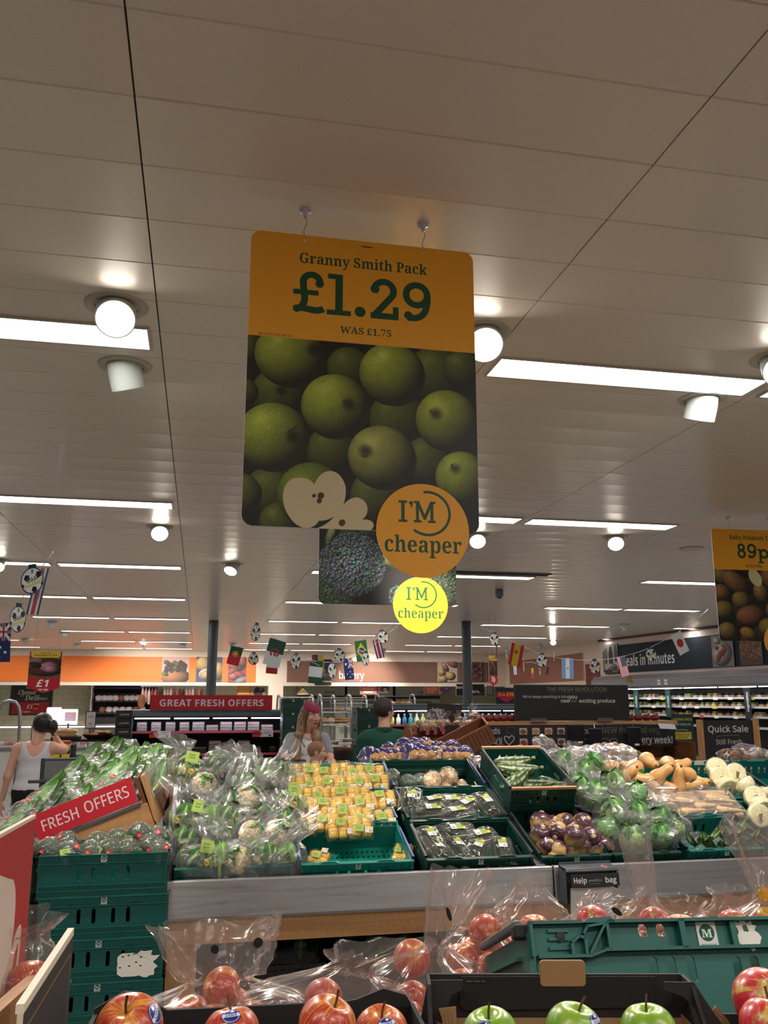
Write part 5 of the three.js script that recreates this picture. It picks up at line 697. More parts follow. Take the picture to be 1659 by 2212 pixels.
{
  const t = thing('cardboard_box', 'black and brown cardboard fruit box with torn corners, holding green apples', 'box', [0.351, 1.155, -1.38], R(-11.7)), w = 0.385, k = 0.000695;
  const X = (px) => (px - 920) * k, Y = (py) => 0.124 - (py - 2103) * k;
  mesh('back_wall', extrude(poly([[0, 0], [w, 0], [w, 0.124], [0, 0.124]]), 0.005), board, t);
  mesh('inner_panel', extrude(poly([[X(995), Y(2106)], [X(1410), Y(2106)], [X(1404), Y(2160)], [X(1390), Y(2166)], [X(1000), Y(2172)], [X(990), Y(2160)]]), 0.003).translate(0, 0, 0.006), std(0x0a090a, 0.8), t);
  mesh('brown_lining', box(w - 0.012, 0.06, 0.002, w / 2, 0.035, 0.0065), kraft, t);
  const side = (s) => { const sh = poly([[0, 0], [0.3, 0], [0.3, 0.07], [0.16, 0.07], [0.1, 0.078], [0.06, 0.11], [0.05, 0.124], [0, 0.124]]); return extrude(sh, 0.005).rotateY(-Math.PI / 2).translate(s, 0, 0.003); };
  mesh('side_wall', side(0.005), board, t); mesh('side_wall', side(w), board, t); mesh('side_lining', [box(0.002, 0.07, 0.29, 0.007, 0.035, 0.15)], kraft, t); mesh('side_lining', [box(0.002, 0.07, 0.29, w - 0.007, 0.035, 0.15)], kraft, t); mesh('base', box(w, 0.005, 0.3, w / 2, 0.003, 0.15), kraft, t);
  const flap = (pts, x, ry) => { const m = mesh('corner_flap', extrude(poly(pts), 0.0045), board, t); m.position.set(x, 0, 0.01); m.rotation.set(R(-24), ry, 0, 'YXZ'); return m; };
  const f1 = mesh('corner_flap', extrude(poly([[-0.012, 0.065], [0, 0.118], [0.005, 0.124], [0.053, 0.124], [0.053, 0.112], [0.036, 0.105], [0.028, 0.085], [0.028, 0.066], [0.01, 0.072]]), 0.0045), board, t); f1.position.set(0, 0.0, 0.045); f1.rotation.set(R(-8), R(4), 0);
  const f2 = mesh('corner_flap', extrude(poly([[w - 0.042, 0.124], [w - 0.0, 0.124], [w + 0.012, 0.104], [w + 0.036, 0.066], [w + 0.02, 0.06], [w + 0.006, 0.083], [w - 0.018, 0.106], [w - 0.042, 0.113]]), 0.0045), board, t); f2.position.set(0, 0.0, 0.04); f2.rotation.set(R(-8), R(-4), 0);
  const torn = (x, y, z, rz, sc) => { const g = extrude(poly([[-0.012, 0.022], [0.014, 0.022], [0.012, -0.01], [0.006, -0.022], [-0.004, -0.018]]), 0.005), m = mesh('torn_edge', merge([g, ...[0, 1, 2, 3].map((i) => box(0.0014, 0.036, 0.0014, -0.008 + i * 0.0052, 0.002, 0.0055))]), kraft, t); m.position.set(x, y, z); m.rotation.z = rz; m.scale.setScalar(sc); m.userData.label = 'torn corrugated brown edge'; };
  torn(X(962), Y(2178), 0.048, 0.1, 0.95); torn(X(1524), Y(2176), 0.044, 0.75, 0.8);
  const tab = mesh('folded_tab', extrude(roundRect(0.068, 0.036, 0.006), 0.006, 0.001), kraft, t); tab.position.set(X(1213), Y(2100), 0.004); tab.userData.label = 'brown folded hand hole tab';
  const mark = panel('printed_mark', 0.03, 0.004, 0.0006, print(90, 12, (x) => { x.fillStyle = '#141012'; x.fillRect(0, 0, 90, 12); x.fillStyle = '#6a5a50'; for (let i = 0; i < 12; i++) if (i !== 4 && i !== 9) x.fillRect(i * 7 + 3, 3, 4, 6); }), board, t, X(1026), Y(2115), 0.0095);
  const r2 = thing('black_fruit_tray', 'black cardboard tray corner under the pink apples at bottom right', 'tray', [0.745, 1.115, -1.33], R(-11.7)); mesh('back_wall', extrude(poly([[0, 0], [0.3, 0], [0.3, 0.1], [0.02, 0.1], [0, 0.085]]), 0.006), board, r2); mesh('side_wall', box(0.006, 0.08, 0.3, 0.003, 0.04, 0.15), board, r2); mesh('base', box(0.3, 0.006, 0.3, 0.15, 0.003, 0.15), board, r2); mesh('liner', box(0.28, 0.012, 0.28, 0.15, 0.03, 0.15), liner, r2);
}
// the big green crate, seen from behind: near wall upright, the crate sloping away from us
{
  const t = thing('folding_crate', 'large green crate in front right with emblem label and dark folding arm', 'crate', [0.56, 1.312, -1.5]); t.rotation.set(R(-20), R(-7), 0, 'YXZ');
  const k = 0.000782, X = (px) => (px - 1140) * k, Y = (py) => -(py - 1993) * k, w = 0.6, m = std(0x075a54, 0.48);
  const wall = poly([[0.01, -0.21], [w, -0.21], [w, -0.002], [0.01, -0.002]]);
  for (const px of [1405, 1445, 1488, 1590, 1630, 1690, 1730]) wall.holes.push(hole(0.0155, 0.04, 0.007, X(px), Y(2088) - (px > 1560 ? 0.003 : 0)));
  for (const px of [1395, 1435, 1700]) wall.holes.push(hole(0.017, 0.021, 0.008, X(px), Y(2012))); mesh('near_wall', extrude(wall, 0.005, 0, 5).translate(0, 0, -0.012), m, t);
  const rib = []; const H = (x0, x1, y, d = 0.02) => rib.push(box(x1 - x0, 0.005, d, (x0 + x1) / 2, y, d / 2 - 0.008)), Vt = (x, y0, y1, d = 0.02) => rib.push(box(0.005, y1 - y0, d, x, (y0 + y1) / 2, d / 2 - 0.008)), Dg = (x0, y0, x1, y1) => { const g = box(Math.hypot(x1 - x0, y1 - y0), 0.004, 0.02); g.rotateZ(Math.atan2(y1 - y0, x1 - x0)); rib.push(move(g, (x0 + x1) / 2, (y0 + y1) / 2, 0.002)); };
  H(0, X(1255), -0.001); H(X(1310), w, -0.001); rib.push(extrude(poly([[X(1255), -0.003], [X(1272), 0.004], [X(1320), 0.006], [X(1328), -0.003]]), 0.02).translate(0, 0, -0.008));
  H(0.01, X(1268), Y(2060)); Dg(X(1266), Y(2060), X(1300), Y(2050)); H(X(1298), w, Y(2049)); Vt(X(1472), Y(2050), 0); Vt(X(1478), Y(2050), 0); Vt(X(1590), Y(2050), 0, 0.012); Vt(X(1596), Y(2050), 0, 0.012); Vt(0.002, Y(2060), 0); Vt(X(1310), Y(2050), Y(1998)); Vt(X(1258), Y(2058), Y(2024)); Vt(X(1228), Y(2058), Y(2036)); Dg(X(1265), Y(2056), X(1305), Y(2000)); Dg(X(1228), Y(2034), X(1246), Y(2022)); Dg(X(1246), Y(2022), X(1260), Y(2028)); Dg(X(1262), Y(2004), X(1306), Y(1998)); Dg(X(1256), Y(2018), X(1266), Y(2002));
  for (const y of [2010, 2026, 2044]) H(X(1180), X(1226), Y(y), 0.011); mesh('near_rim', rib, m, t);
  mesh('band_panel', extrude(poly([[0, Y(2058)], [X(1262), Y(2058)], [X(1262), -0.003], [0, -0.003]]), 0.004).translate(0, 0, -0.006), m, t); mesh('pivot', cyl(0.0078, 0.0078, 0.006, 0, 0, 0, 16).rotateX(Math.PI / 2).translate(X(1207), Y(2022), 0.0), M.black, t);
  for (const [x, n] of [[0, 0], [w, 1]]) { mesh('side_wall', [extrude(poly([[0, 0.06], [0.4, 0.06], [0.4, 0.0], [0.22, -0.012], [0, -0.005]].map(([a, b]) => [a, b - 0.075])), 0.008).rotateY(Math.PI / 2).translate(x - 0.004, 0, 0), box(0.03, 0.006, 0.3, x, -0.05, -0.2)], m, t); mesh('folding_arm', [rbox(0.016, 0.016, 0.34, 0.006, x - 0.012 + n * 0.02, 0.0, -0.195)], M.grey, t); mesh('arm_hinge', rbox(0.04, 0.024, 0.03, 0.006, x - 0.004, -0.012, -0.022), M.dark, t); }
  mesh('far_wall', box(w, 0.2, 0.006, w / 2, -0.12, -0.4), m, t); mesh('base', box(w, 0.006, 0.4, w / 2, -0.208, -0.2), m, t);
  const e = panel('emblem_label', 0.0345, 0.04, 0.001, emblem, M.white, t, X(1536), Y(2024), 0.0005 - 0.006); e.userData.label = 'white label with round emblem';
  const tornL = (() => { const pts = [], r = rng(6); for (let i = 0; i < 26; i++) { const a = (i / 26) * 6.283, q = 0.7 + 0.5 * r(); pts.push([Math.cos(a) * 0.021 * q, Math.sin(a) * 0.024 * q]); } return extrude(poly(pts, [[[0.004, 0.002], [0.002, 0.013], [-0.006, 0.012], [-0.005, 0.003]]]), 0.001); })(); const tl = mesh('torn_label', tornL, M.paper, t); tl.position.set(X(1627), Y(2022), -0.0065); tl.userData.label = 'torn white paper label';
}
// bags of apples on the far slope
const bagApples = { red: [appleGeo(0.036, 3, 28, 20), skins.red[0]], pink: [appleGeo(0.038, 4, 28, 20), skins.pink[0]] };
const softFilm = phys(0xf6f1f0, 0.14, { transmission: 0.955, thickness: 0 });
function appleBag(label, pos, kind, list, bagO, turn = 0, extra) {
  const t = thing('bag_of_apples', label, 'apples', pos, R(turn));
  list.forEach(([x, y, z, a, b], i) => { const m = mesh('apple', ...bagApples[kind], t); m.position.set(x, y, z); m.rotation.set(a ?? i * 1.1, b ?? i * 2, i); });
  const f = mesh('film_bag', filmBag({ na: 72, nt: 46, ...bagO }), softFilm, t); if (extra) extra(t, f); return t;
}
const slit = (t, x, y, z, w, h, rz, ry = 0) => { const m = mesh('vent_hole', plate(new THREE.Shape().absellipse(0, 0, w, h, 0, 6.2831), 0.0008), M.black, t); m.position.set(x, y, z); m.rotation.set(0, ry, rz); };
const two = (dx, dz = 0) => [[-dx, 0.045, 0], [dx, 0.045, dz], [0, 0.04, 0.07], [0, 0.04, -0.06], [0.01, 0.1, 0]];
appleBag('bag of apples with a wide flared clear mouth, at far left', [0.065, 1.055, -1.8], 'red', [[-0.09, 0.05, 0.04], [-0.02, 0.055, 0.05], [0.055, 0.05, 0.045], [-0.05, 0.045, -0.04], [0.03, 0.05, -0.05], [0.0, 0.1, 0]], { rx: 0.15, rz: 0.11, h: 0.215, neck: 0.56, neckR: 0.05, mouth: 0.08, folds: 9, seed: 2.2, flat: 0.6, bend: [-0.02, -0.02], rough: 0.9 }, 6, (t) => { slit(t, -0.02, 0.175, 0.03, 0.007, 0.008, 0.5); slit(t, 0.06, 0.18, 0.03, 0.009, 0.009, -0.5); });
appleBag('low bag of red apples in the middle behind the black tray', [0.245, 1.065, -1.72], 'red', [[-0.09, 0.05, 0.03], [-0.02, 0.055, 0.045], [0.05, 0.05, 0.03], [0.1, 0.06, 0.02], [0.0, 0.07, -0.05]], { rx: 0.15, rz: 0.1, h: 0.17, neck: 0.86, neckR: 0.04, mouth: 0.09, folds: 6, seed: 5.1, bend: [0.3, 0.0] }, -8, (t) => { slit(t, 0.0, 0.085, 0.105, 0.009, 0.005, 0.1); });
appleBag('bag of red apples twisted shut with a tall puffed neck', [0.455, 1.065, -1.76], 'red', [[-0.03, 0.125, -0.02, 0.4, 0.5], [0.055, 0.085, 0.04, 1.2, 2], [-0.06, 0.045, 0.06, 0.6, 1.6], [0.02, 0.04, 0.02], [-0.02, 0.04, -0.06]], { rx: 0.105, rz: 0.1, h: 0.285, neck: 0.58, neckR: 0.02, mouth: 0.05, folds: 8, seed: 8.4, bend: [0.12, 0.0], flat: 0.2 }, 0, (t) => { slit(t, 0.03, 0.215, 0.035, 0.004, 0.013, 0.3); slit(t, 0.02, 0.08, 0.1, 0.012, 0.005, 0.6); });
appleBag('bag of apples with a crumpled open top beside the dark folding arm', [0.62, 1.09, -1.95], 'red', two(0.045), { rx: 0.085, rz: 0.085, h: 0.19, neck: 0.6, neckR: 0.04, mouth: 0.055, folds: 6, seed: 3.7, flat: 0.4 });
appleBag('pointed bag of red apples behind the crate, under the wood seam', [0.735, 1.1, -1.95], 'red', [[0, 0.09, 0.02], [-0.05, 0.05, 0], [0.05, 0.05, 0], [0, 0.05, -0.05]], { rx: 0.085, rz: 0.085, h: 0.2, neck: 0.95, neckR: 0.03, mouth: 0.03, folds: 5, seed: 6.6 });
appleBag('limp bag mouth standing before the white carrier bags', [0.88, 1.09, -1.97], 'pink', two(0.045), { rx: 0.085, rz: 0.085, h: 0.165, neck: 0.8, neckR: 0.045, mouth: 0.05, folds: 5, seed: 9.2, flat: 0.5, bend: [0.2, 0] }, 0, (t) => slit(t, 0.04, 0.135, 0.06, 0.014, 0.006, -0.6));
appleBag('bag with a tall narrow film neck right of the carrier bags', [1.03, 1.08, -1.97], 'pink', two(0.045), { rx: 0.08, rz: 0.08, h: 0.29, neck: 0.55, neckR: 0.022, mouth: 0.032, folds: 5, seed: 4.4, bend: [-0.05, 0] });
appleBag('bag of pale green apples low behind the crate rim', [1.08, 1.075, -1.93], 'pink', [[0, 0.1, 0.01], [0.06, 0.08, 0], [-0.05, 0.06, 0], [0.01, 0.05, 0.05]], { rx: 0.1, rz: 0.09, h: 0.165, neck: 0.9, neckR: 0.05, mouth: 0.06, folds: 6, seed: 7.1 });
appleBag('bag of red and green apples left of the tied bag', [1.19, 1.085, -1.88], 'pink', [[-0.02, 0.105, 0.02, 0.9, 2.2], [0.05, 0.08, 0.0], [-0.05, 0.05, 0], [0.0, 0.045, 0.05]], { rx: 0.095, rz: 0.09, h: 0.18, neck: 0.93, neckR: 0.04, mouth: 0.05, folds: 6, seed: 1.3 });
appleBag('tall tied bag of apples with a yellow tape at the right edge', [1.265, 1.1, -1.86], 'pink', [[-0.03, 0.1, 0.03, 0.4, 1.2], [0.06, 0.095, 0.02], [0.0, 0.05, 0.05], [0.02, 0.05, -0.05]], { rx: 0.105, rz: 0.095, h: 0.32, neck: 0.5, neckR: 0.02, mouth: 0.085, folds: 8, seed: 2.9, flat: 0.3, bend: [0.02, 0] }, 0, (t) => { mesh('yellow_tape', lathe([[0.021, -0.012], [0.024, 0], [0.021, 0.012]], 16), std(0xd9a81e, 0.4), t).position.set(0, 0.155, 0); slit(t, 0.02, 0.27, 0.085, 0.02, 0.006, 0.35); });
appleBag('pink apple bag under the arm of the green crate', [0.64, 1.03, -1.72], 'red', [[0, 0.08, 0.02], [0.05, 0.05, 0]], { rx: 0.06, rz: 0.06, h: 0.13, neck: 0.9, neckR: 0.03, mouth: 0.03, folds: 5, seed: 3.3 });
// boards at the left edge
{
  // tall red board standing along the aisle: far edge at z = -1.6
  const A0 = [-0.26, -1.6], A1 = [-0.2755, -1.3], ang = Math.atan2(-(A1[1] - A0[1]), A1[0] - A0[0]);
  const t = thing('red_sign_board', 'tall red sign board with large white script lettering at the left edge', 'sign', [A0[0], 1.494, A0[1]], ang + Math.PI);
  const art = print(512, 760, (x) => {
    x.translate(512, 0); x.scale(-1, 1); x.fillStyle = '#b02a2a'; x.fillRect(0, 0, 512, 760); x.fillStyle = '#d8c8bc'; const S = 512 / 0.3, U = (m) => m * S, W = (m) => m * S;
    x.fillRect(0, 0, 512, 9);
    x.beginPath(); x.moveTo(U(0.135), W(0.075)); x.bezierCurveTo(U(0.07), W(0.08), U(0.075), W(0.2), U(0.15), W(0.3)); x.lineTo(U(0.3), W(0.3)); x.lineTo(U(0.3), W(0.03)); x.fill();
    x.beginPath(); x.moveTo(U(0.045), W(0.158)); x.bezierCurveTo(U(0.03), W(0.17), U(0.04), W(0.26), U(0.09), W(0.33)); x.bezierCurveTo(U(0.13), W(0.39), U(0.16), W(0.42), U(0.3), W(0.44)); x.lineTo(U(0.3), W(0.4)); x.bezierCurveTo(U(0.16), W(0.36), U(0.13), W(0.3), U(0.12), W(0.24)); x.bezierCurveTo(U(0.1), W(0.18), U(0.075), W(0.15), U(0.045), W(0.158)); x.fill();
    x.fillStyle = '#b02a2a'; x.beginPath(); x.ellipse(U(0.072), W(0.225), U(0.012), W(0.045), -0.35, 0, 7); x.fill();
  });
  panel('printed_board', 0.3, 0.445, 0.008, art, M.cream, t, -0.15, -0.2225, 0);
  const b = thing('chalkboard_sign', 'dark price board with a cream edge and thin yellow border, lower left', 'sign', [-0.152, 1.376, -1.3], R(88.5));
  const bart = print(320, 256, (x) => { x.fillStyle = '#262427'; x.fillRect(0, 0, 320, 256); x.strokeStyle = '#8a7a2a'; x.lineWidth = 2; x.beginPath(); x.moveTo(304, 256); x.lineTo(304, 20); x.lineTo(0, 20); x.stroke(); chalk(x, 'l', 250, 220, 60, '#8a8a8a'); });
  panel('dark_face', 0.3, 0.24, 0.006, bart, std(0xcbbfae, 0.6), b, -0.15, -0.12, 0); mesh('cream_edge', box(0.3, 0.009, 0.008, -0.15, 0.0045, -0.001), std(0xd8cdbb, 0.6), b);
  const p = thing('side_plank', 'pale wooden side plank of the stand below the red board', 'plank', [-0.222, 1.2, -1.27]); mesh('plank', box(0.018, 0.22, 0.42, 0, 0, 0), wood, p); mesh('metal_strip', box(0.012, 0.2, 0.02, 0.006, 0.02, -0.222), M.steel, p); p.rotation.x = R(-8);
  appleBag('bag of pale apples between the red board and the dark board', [-0.262, 1.2, -1.55], 'red', [[0, 0.05, 0], [0.03, 0.06, 0.04], [-0.04, 0.05, 0.03]], { rx: 0.075, rz: 0.08, h: 0.15, neck: 0.85, neckR: 0.04, mouth: 0.06, folds: 6, seed: 6.1 });
}

// ---------------------------------------------------------------- left: crate stack, and the display that slopes to the left
{
  const kit = crateKit(0.575, 0.4, 0.19, { mat: teal }), lift = 0.183;
  const names = ['top crate of the left stack, full of wrapped broccoli', 'second crate from the top of the left stack', 'third crate of the left stack, with a torn white label', 'fourth crate of the left stack', 'lowest crate of the left stack'];
  for (let i = 0; i < 5; i++) { const c = crate(kit, 'green ' + names[i]); c.position.set(-0.4 + (i % 2 ? 0.012 : 0) * (i > 1 ? 0.5 : 1), 0.79 - i * lift, -4.665); if (i === 2) { const r = rng(12), pts = []; for (let k = 0; k < 40; k++) { const a = (k / 40) * 6.283, q = 0.82 + 0.34 * (r() - 0.3) * (Math.cos(a) > 0 ? 1 : 0.1); pts.push([clamp(Math.cos(a) * 1.25, -1, 1) * 0.1 * q, clamp(Math.sin(a) * 1.25, -1, 1) * 0.06 * q]); } const holes = [[-0.06, 0.035], [-0.035, 0.04], [-0.01, 0.045], [0.02, 0.03], [-0.07, -0.01], [-0.03, -0.005], [0.0, 0.01], [0.02, -0.006]].map(([a, b]) => { const s = new THREE.Path(); s.absellipse(a, b, 0.006, 0.003, 0, 6.2831); return s; }); const l = mesh('torn_label', extrude(poly(pts, holes), 0.001), M.paper, c); l.position.set(0.17, 0.075, 0.205); l.userData.label = 'large torn white paper label'; } }
  for (let i = 0; i < 5; i++) { const c = crate(kit, 'green crate ' + ['topmost', 'second', 'third', 'fourth', 'lowest'][i] + ' in the stack behind the red board'); c.position.set(-1.0, 0.77 - i * lift, -4.66); }
  const mk = variants(2, (k, l, g) => { const t = thing('wrapped_broccoli', l, 'broccoli', [0, 0, 0], 0, g); mesh('crown', paint(ball(0.062, 15, (x, y, z) => (y < -0.2 ? 0.75 : 1) * (0.92 + 0.1 * Math.abs(noise(x * 4 + k, y * 4, z * 4)) + 0.06 * noise(x * 22, y * 22, z * 22 + k))), (x, y, z) => mixc(lin('#16281a'), lin('#44593c'), clamp(0.4 + 1.5 * noise(x * 170, y * 170, z * 170), 0, 1))), vMatte, t); mesh('stalk', cyl(0.02, 0.022, 0.07, 0, -0.07, 0, 12), std(0x9ab070, 0.6), t); mesh('film', ball(0.068, 9, (x, y, z) => 0.98 + 0.07 * ridge(x * 3, y * 3, z * 3 + k)), filmClear, t); sticker(t, redDot, 0.026, 0.026, 0.02, 0.05, 0.045, -42, 10, true, 'price_dot'); if (k) sticker(t, greenCard, 0.045, 0.034, -0.035, 0.03, 0.05, -35, -20); return t; }), r = rng(3);
  const B = [[-0.66, 0.98, -4.56], [-0.57, 0.965, -4.53], [-0.47, 0.965, -4.55], [-0.385, 0.97, -4.56], [-0.3, 0.965, -4.55], [-0.2, 0.985, -4.56], [-0.155, 0.96, -4.53], [-0.45, 0.99, -4.66], [-0.36, 1.0, -4.68], [-0.26, 1.03, -4.66], [-0.17, 1.0, -4.7], [-0.6, 0.99, -4.68], [-0.76, 0.99, -4.56], [-0.83, 0.985, -4.6]];
  B.forEach((p, i) => { const o = mk('film wrapped broccoli, ' + nth(i % 7, 7) + (i < 7 ? ' of the front row' : ' of the rear row') + ' in the crate', 'wrapped broccoli heads'); o.position.set(...p); o.rotation.set(r() * 0.9, r() * 2 - 1, r() * 0.6 - 0.3); });
  // left sloping display, its end towards us
  const T = R(20.9), t = thing('sloping_display', 'wooden display sloping to the left, heaped with bagged greens', 'display bench', [-0.19, 1.0, -4.95]); t.rotation.z = T;
  // local: x runs down to the left as -x; y is square to the slope
  mesh('end_board', box(0.78, 0.13, 0.02, -0.385, 0.095, 0.0), wood, t); mesh('metal_trim', box(0.74, 0.014, 0.026, -0.4, 0.168, 0.002), M.grey, t); mesh('deck', box(0.95, 0.02, 2.2, -0.46, 0.05, -1.1), woodDark, t); mesh('high_side', box(0.02, 0.26, 1.6, 0.02, 0.17, -0.8), wood, t); mesh('inner_board', box(0.02, 0.2, 1.5, -0.01, 0.2, -0.76), woodDark, t);
  const leg = thing('support_stand', 'dark metal frame standing behind the left sloping display', 'frame', [0, 0, 0]); for (const [x, z] of [[-0.2, -5.05], [-0.9, -5.05], [-0.2, -6.9], [-0.9, -6.9]]) mesh('leg', box(0.04, x < -0.5 ? 0.72 : 0.98, 0.04, x, x < -0.5 ? 0.36 : 0.49, z), M.dark, leg); mesh('panel', box(0.72, 0.66, 0.02, -0.55, 0.35, -5.0), M.dark, leg);
  const sg = thing('fresh_offers_sign', 'tilted red FRESH OFFERS sign standing on the wooden display end', 'sign', [-0.19, 1.0, -4.95]); sg.rotation.z = T;
  panel('printed_board', 0.515, 0.135, 0.006, print(896, 221, (x) => { x.fillStyle = '#bb1a2c'; x.fillRect(0, 0, 896, 221); x.save(); x.lineWidth = 5; chalk(x, 'FRESH', 222, 116, 124, '#d9cfd0', 340, 0.02); chalk(x, 'OFFERS', 640, 104, 130, '#d9cfd0', 410, 0.02); x.restore(); }), M.white, sg, -0.292, 0.25, 0.006);
}
// bagged greens heaped on that display
{
  const mk = variants(3, (k, label, group) => { const t = thing('bag_of_greens', label, 'greens', [0, 0, 0], 0, group); for (let i = 0; i < 9; i++) { const l = mesh('leaf', leaf(0.25, 0.11, 0.2 + 0.08 * (i % 4), i + k * 9, i % 2 ? '#6a9e54' : '#93bd74', '#d0e2b2'), vSemi, t); l.position.set((i % 5 - 2) * 0.024, -0.012 + 0.011 * Math.floor(i / 2), 0.13); l.rotation.set(-1.5, (i % 3 - 1) * 0.12, (i - 4) * 0.05, 'YXZ'); } const f = mesh('film_bag', filmPillow(0.2, 0.37, 0.125, k * 3 + 4, 26), film, t); f.position.y = 0.02; sticker(t, redDot, 0.03, 0.03, 0.02 * (k - 1), 0.082, 0.08, -84, 0, true, 'price_dot'); return t; });
  const P = [[-0.863,1.04,-5.15, 25], [-0.73,1.075,-5.15, 15], [-0.603,1.089,-5.2, 10], [-0.838,1.089,-5.4, 30], [-0.693,1.128,-5.4, 20], [-0.526,1.144,-5.35, 5], [-0.403,1.201,-5.25, -20], [-0.812,1.131,-5.7, 30], [-0.643,1.164,-5.7, 15], [-0.49,1.202,-5.6, 0], [-0.314,1.244,-5.5, -35], [-0.237,1.224,-5.3, -50], [-0.737,1.194,-6, 25], [-0.58,1.231,-6, 10], [-0.396,1.269,-5.9, -10], [-0.25,1.277,-5.8, -40], [-0.688,1.257,-6.4, 15], [-0.548,1.279,-6.5, 5], [-0.63,1.293,-6.7, 40], [-0.349,1.265,-6.3, -25], [-0.37,1.251,-5.3, -15], [-0.761,1.134,-5.2, 40]], r = rng(8);
  P.forEach(([x, y, z, a], i) => { const o = mk('bag of long green leaves, ' + nth(i % 11, 11) + (i < 11 ? ' of the lower' : ' of the upper') + ' left heap', 'bags of greens'); o.position.set(x, y - 0.01, z); o.rotation.set(R(14 + r() * 18), R(-70 - a * 0.5 + r() * 24 - 12), R(18 + r() * 12), 'ZXY'); });
}

// ---------------------------------------------------------------- people
const SKIN = lin('#cf9d88');
function hand(w, dir, back, s = 1, flip = 1, curl = 0.5) {           // wrist, finger direction, back-of-hand normal (arrays)
  const D = V(...dir).normalize(), N = V(...back).normalize(), S = V().crossVectors(D, N).multiplyScalar(flip), P = (a, b, c) => { const v = V(...w).addScaledVector(D, a * s).addScaledVector(S, b * s).addScaledVector(N, c * s); return [v.x, v.y, v.z]; }, B = [[P(0, 0, 0), P(0.075, 0, 0), 0.022 * s, 0.026 * s], [P(0.05, -0.02, 0), P(0.085, -0.028, 0), 0.016 * s, 0.014 * s], [P(0.05, 0.02, 0), P(0.085, 0.028, 0), 0.016 * s, 0.014 * s]];
  [[-0.03, 0.062], [-0.01, 0.078], [0.011, 0.074], [0.03, 0.06]].forEach(([b, l]) => { const a = 0.088; B.push([P(a, b, 0), P(a + l * 0.5, b * 1.1, -l * 0.12 * curl * 2), 0.0095 * s, 0.0088 * s], [P(a + l * 0.5, b * 1.1, -l * 0.24 * curl), P(a + l * (1 - 0.25 * curl), b * 1.12, -l * 0.75 * curl), 0.0088 * s, 0.0072 * s]); });
  B.push([P(0.02, -0.024, -0.004), P(0.052, -0.05, -0.016), 0.013 * s, 0.011 * s], [P(0.052, -0.05, -0.016), P(0.082, -0.054, -0.03), 0.011 * s, 0.008 * s]);
  const c = P(0.07, 0, 0); return skin([c[0] - 0.13 * s, c[1] - 0.13 * s, c[2] - 0.13 * s], c.map((v) => v + 0.13 * s), 0.0045 * s, (x, y, z) => { let d = 9; for (const b of B) d = smin(d, capsule([x, y, z], ...b), 0.006); return d; }, () => SKIN);
}
function headFrame(c, yaw, pitch) { const q = new THREE.Quaternion().setFromEuler(new THREE.Euler(pitch, yaw, 0, 'YXZ')).invert(), v = V(); return (x, y, z) => { v.set(x - c[0], y - c[1], z - c[2]).applyQuaternion(q); return [v.x, v.y, v.z]; }; }
function headGeo(c, yaw, pitch, k, neck) {        // local head frame: +z is the face
  const F = headFrame(c, yaw, pitch), fld = (x, y, z) => {
    const p = F(x, y, z).map((v) => v / k), ax = [Math.abs(p[0]), p[1], p[2]];
    let d = ellipsoid(p, [0, 0.025, -0.012], [0.074, 0.088, 0.094]); d = smin(d, ellipsoid(p, [0, -0.045, 0.022], [0.056, 0.064, 0.062]), 0.03); d = smin(d, ellipsoid(ax, [0.036, -0.02, 0.052], [0.026, 0.022, 0.022]), 0.02); d = smin(d, ellipsoid(p, [0, -0.092, 0.05], [0.024, 0.018, 0.022]), 0.02);
    d = Math.max(d, -ellipsoid(ax, [0.031, 0.006, 0.089], [0.017, 0.011, 0.014])); d = smin(d, ellipsoid(ax, [0.031, 0.004, 0.07], [0.0125, 0.0115, 0.012]), 0.003);
    d = smin(d, capsule(p, [0, 0.012, 0.082], [0, -0.026, 0.104], 0.008, 0.0115), 0.009); d = smin(d, ellipsoid(ax, [0.011, -0.03, 0.09], [0.008, 0.007, 0.009]), 0.006); d = smin(d, ellipsoid(p, [0, -0.056, 0.078], [0.022, 0.006, 0.011]), 0.005); d = smin(d, ellipsoid(p, [0, -0.068, 0.076], [0.018, 0.007, 0.011]), 0.005); d = smin(d, capsule(ax, [0.012, 0.024, 0.08], [0.05, 0.022, 0.064], 0.007, 0.005), 0.008);
    d = smin(d, ellipsoid(ax, [0.074, -0.006, -0.008], [0.009, 0.03, 0.018]), 0.005); return smin(d * k, capsule([x, y, z], c.map((v, i) => v - [0, 0.06 * k, 0][i]), neck, 0.052 * k, 0.056 * k), 0.02);
  }, R0 = 0.15 * k;
  return skin([c[0] - R0, c[1] - 0.2 * k, c[2] - R0], [c[0] + R0, c[1] + 0.13 * k, c[2] + R0], 0.0055 * k, fld, (x, y, z) => {
    const p = F(x, y, z).map((v) => v / k), ax = Math.abs(p[0]); let col = mixc(SKIN, lin('#b86a5c'), 0.35 * smooth(0.03 - Math.hypot(ax - 0.036, p[1] + 0.022, p[2] - 0.07), 0, 0.03));
    if (p[2] > 0.06) { const e = Math.hypot((ax - 0.031) / 0.0125, (p[1] - 0.005) / 0.007); if (e < 1) col = Math.hypot(ax - 0.031, p[1] - 0.005) < 0.0058 ? lin('#2a1c16') : lin('#d8cfc8'); else if (Math.abs(p[1] - 0.024 - 0.1 * (0.03 - ax)) < 0.0045 && ax > 0.014 && ax < 0.05) col = lin('#4a3226'); if (Math.hypot(p[0] / 0.022, (p[1] + 0.061) / 0.011) < 1) col = lin('#9c4c48'); }
    return col;
  });
}
function bodyField(B) { return (x, y, z) => { let d = 9; for (const b of B) d = smin(d, b.length === 2 ? ellipsoid([x, y, z], ...b) : capsule([x, y, z], ...b), 0.035); return d; }; }
const cloth = (col, rough = 0.85) => std(col, rough);
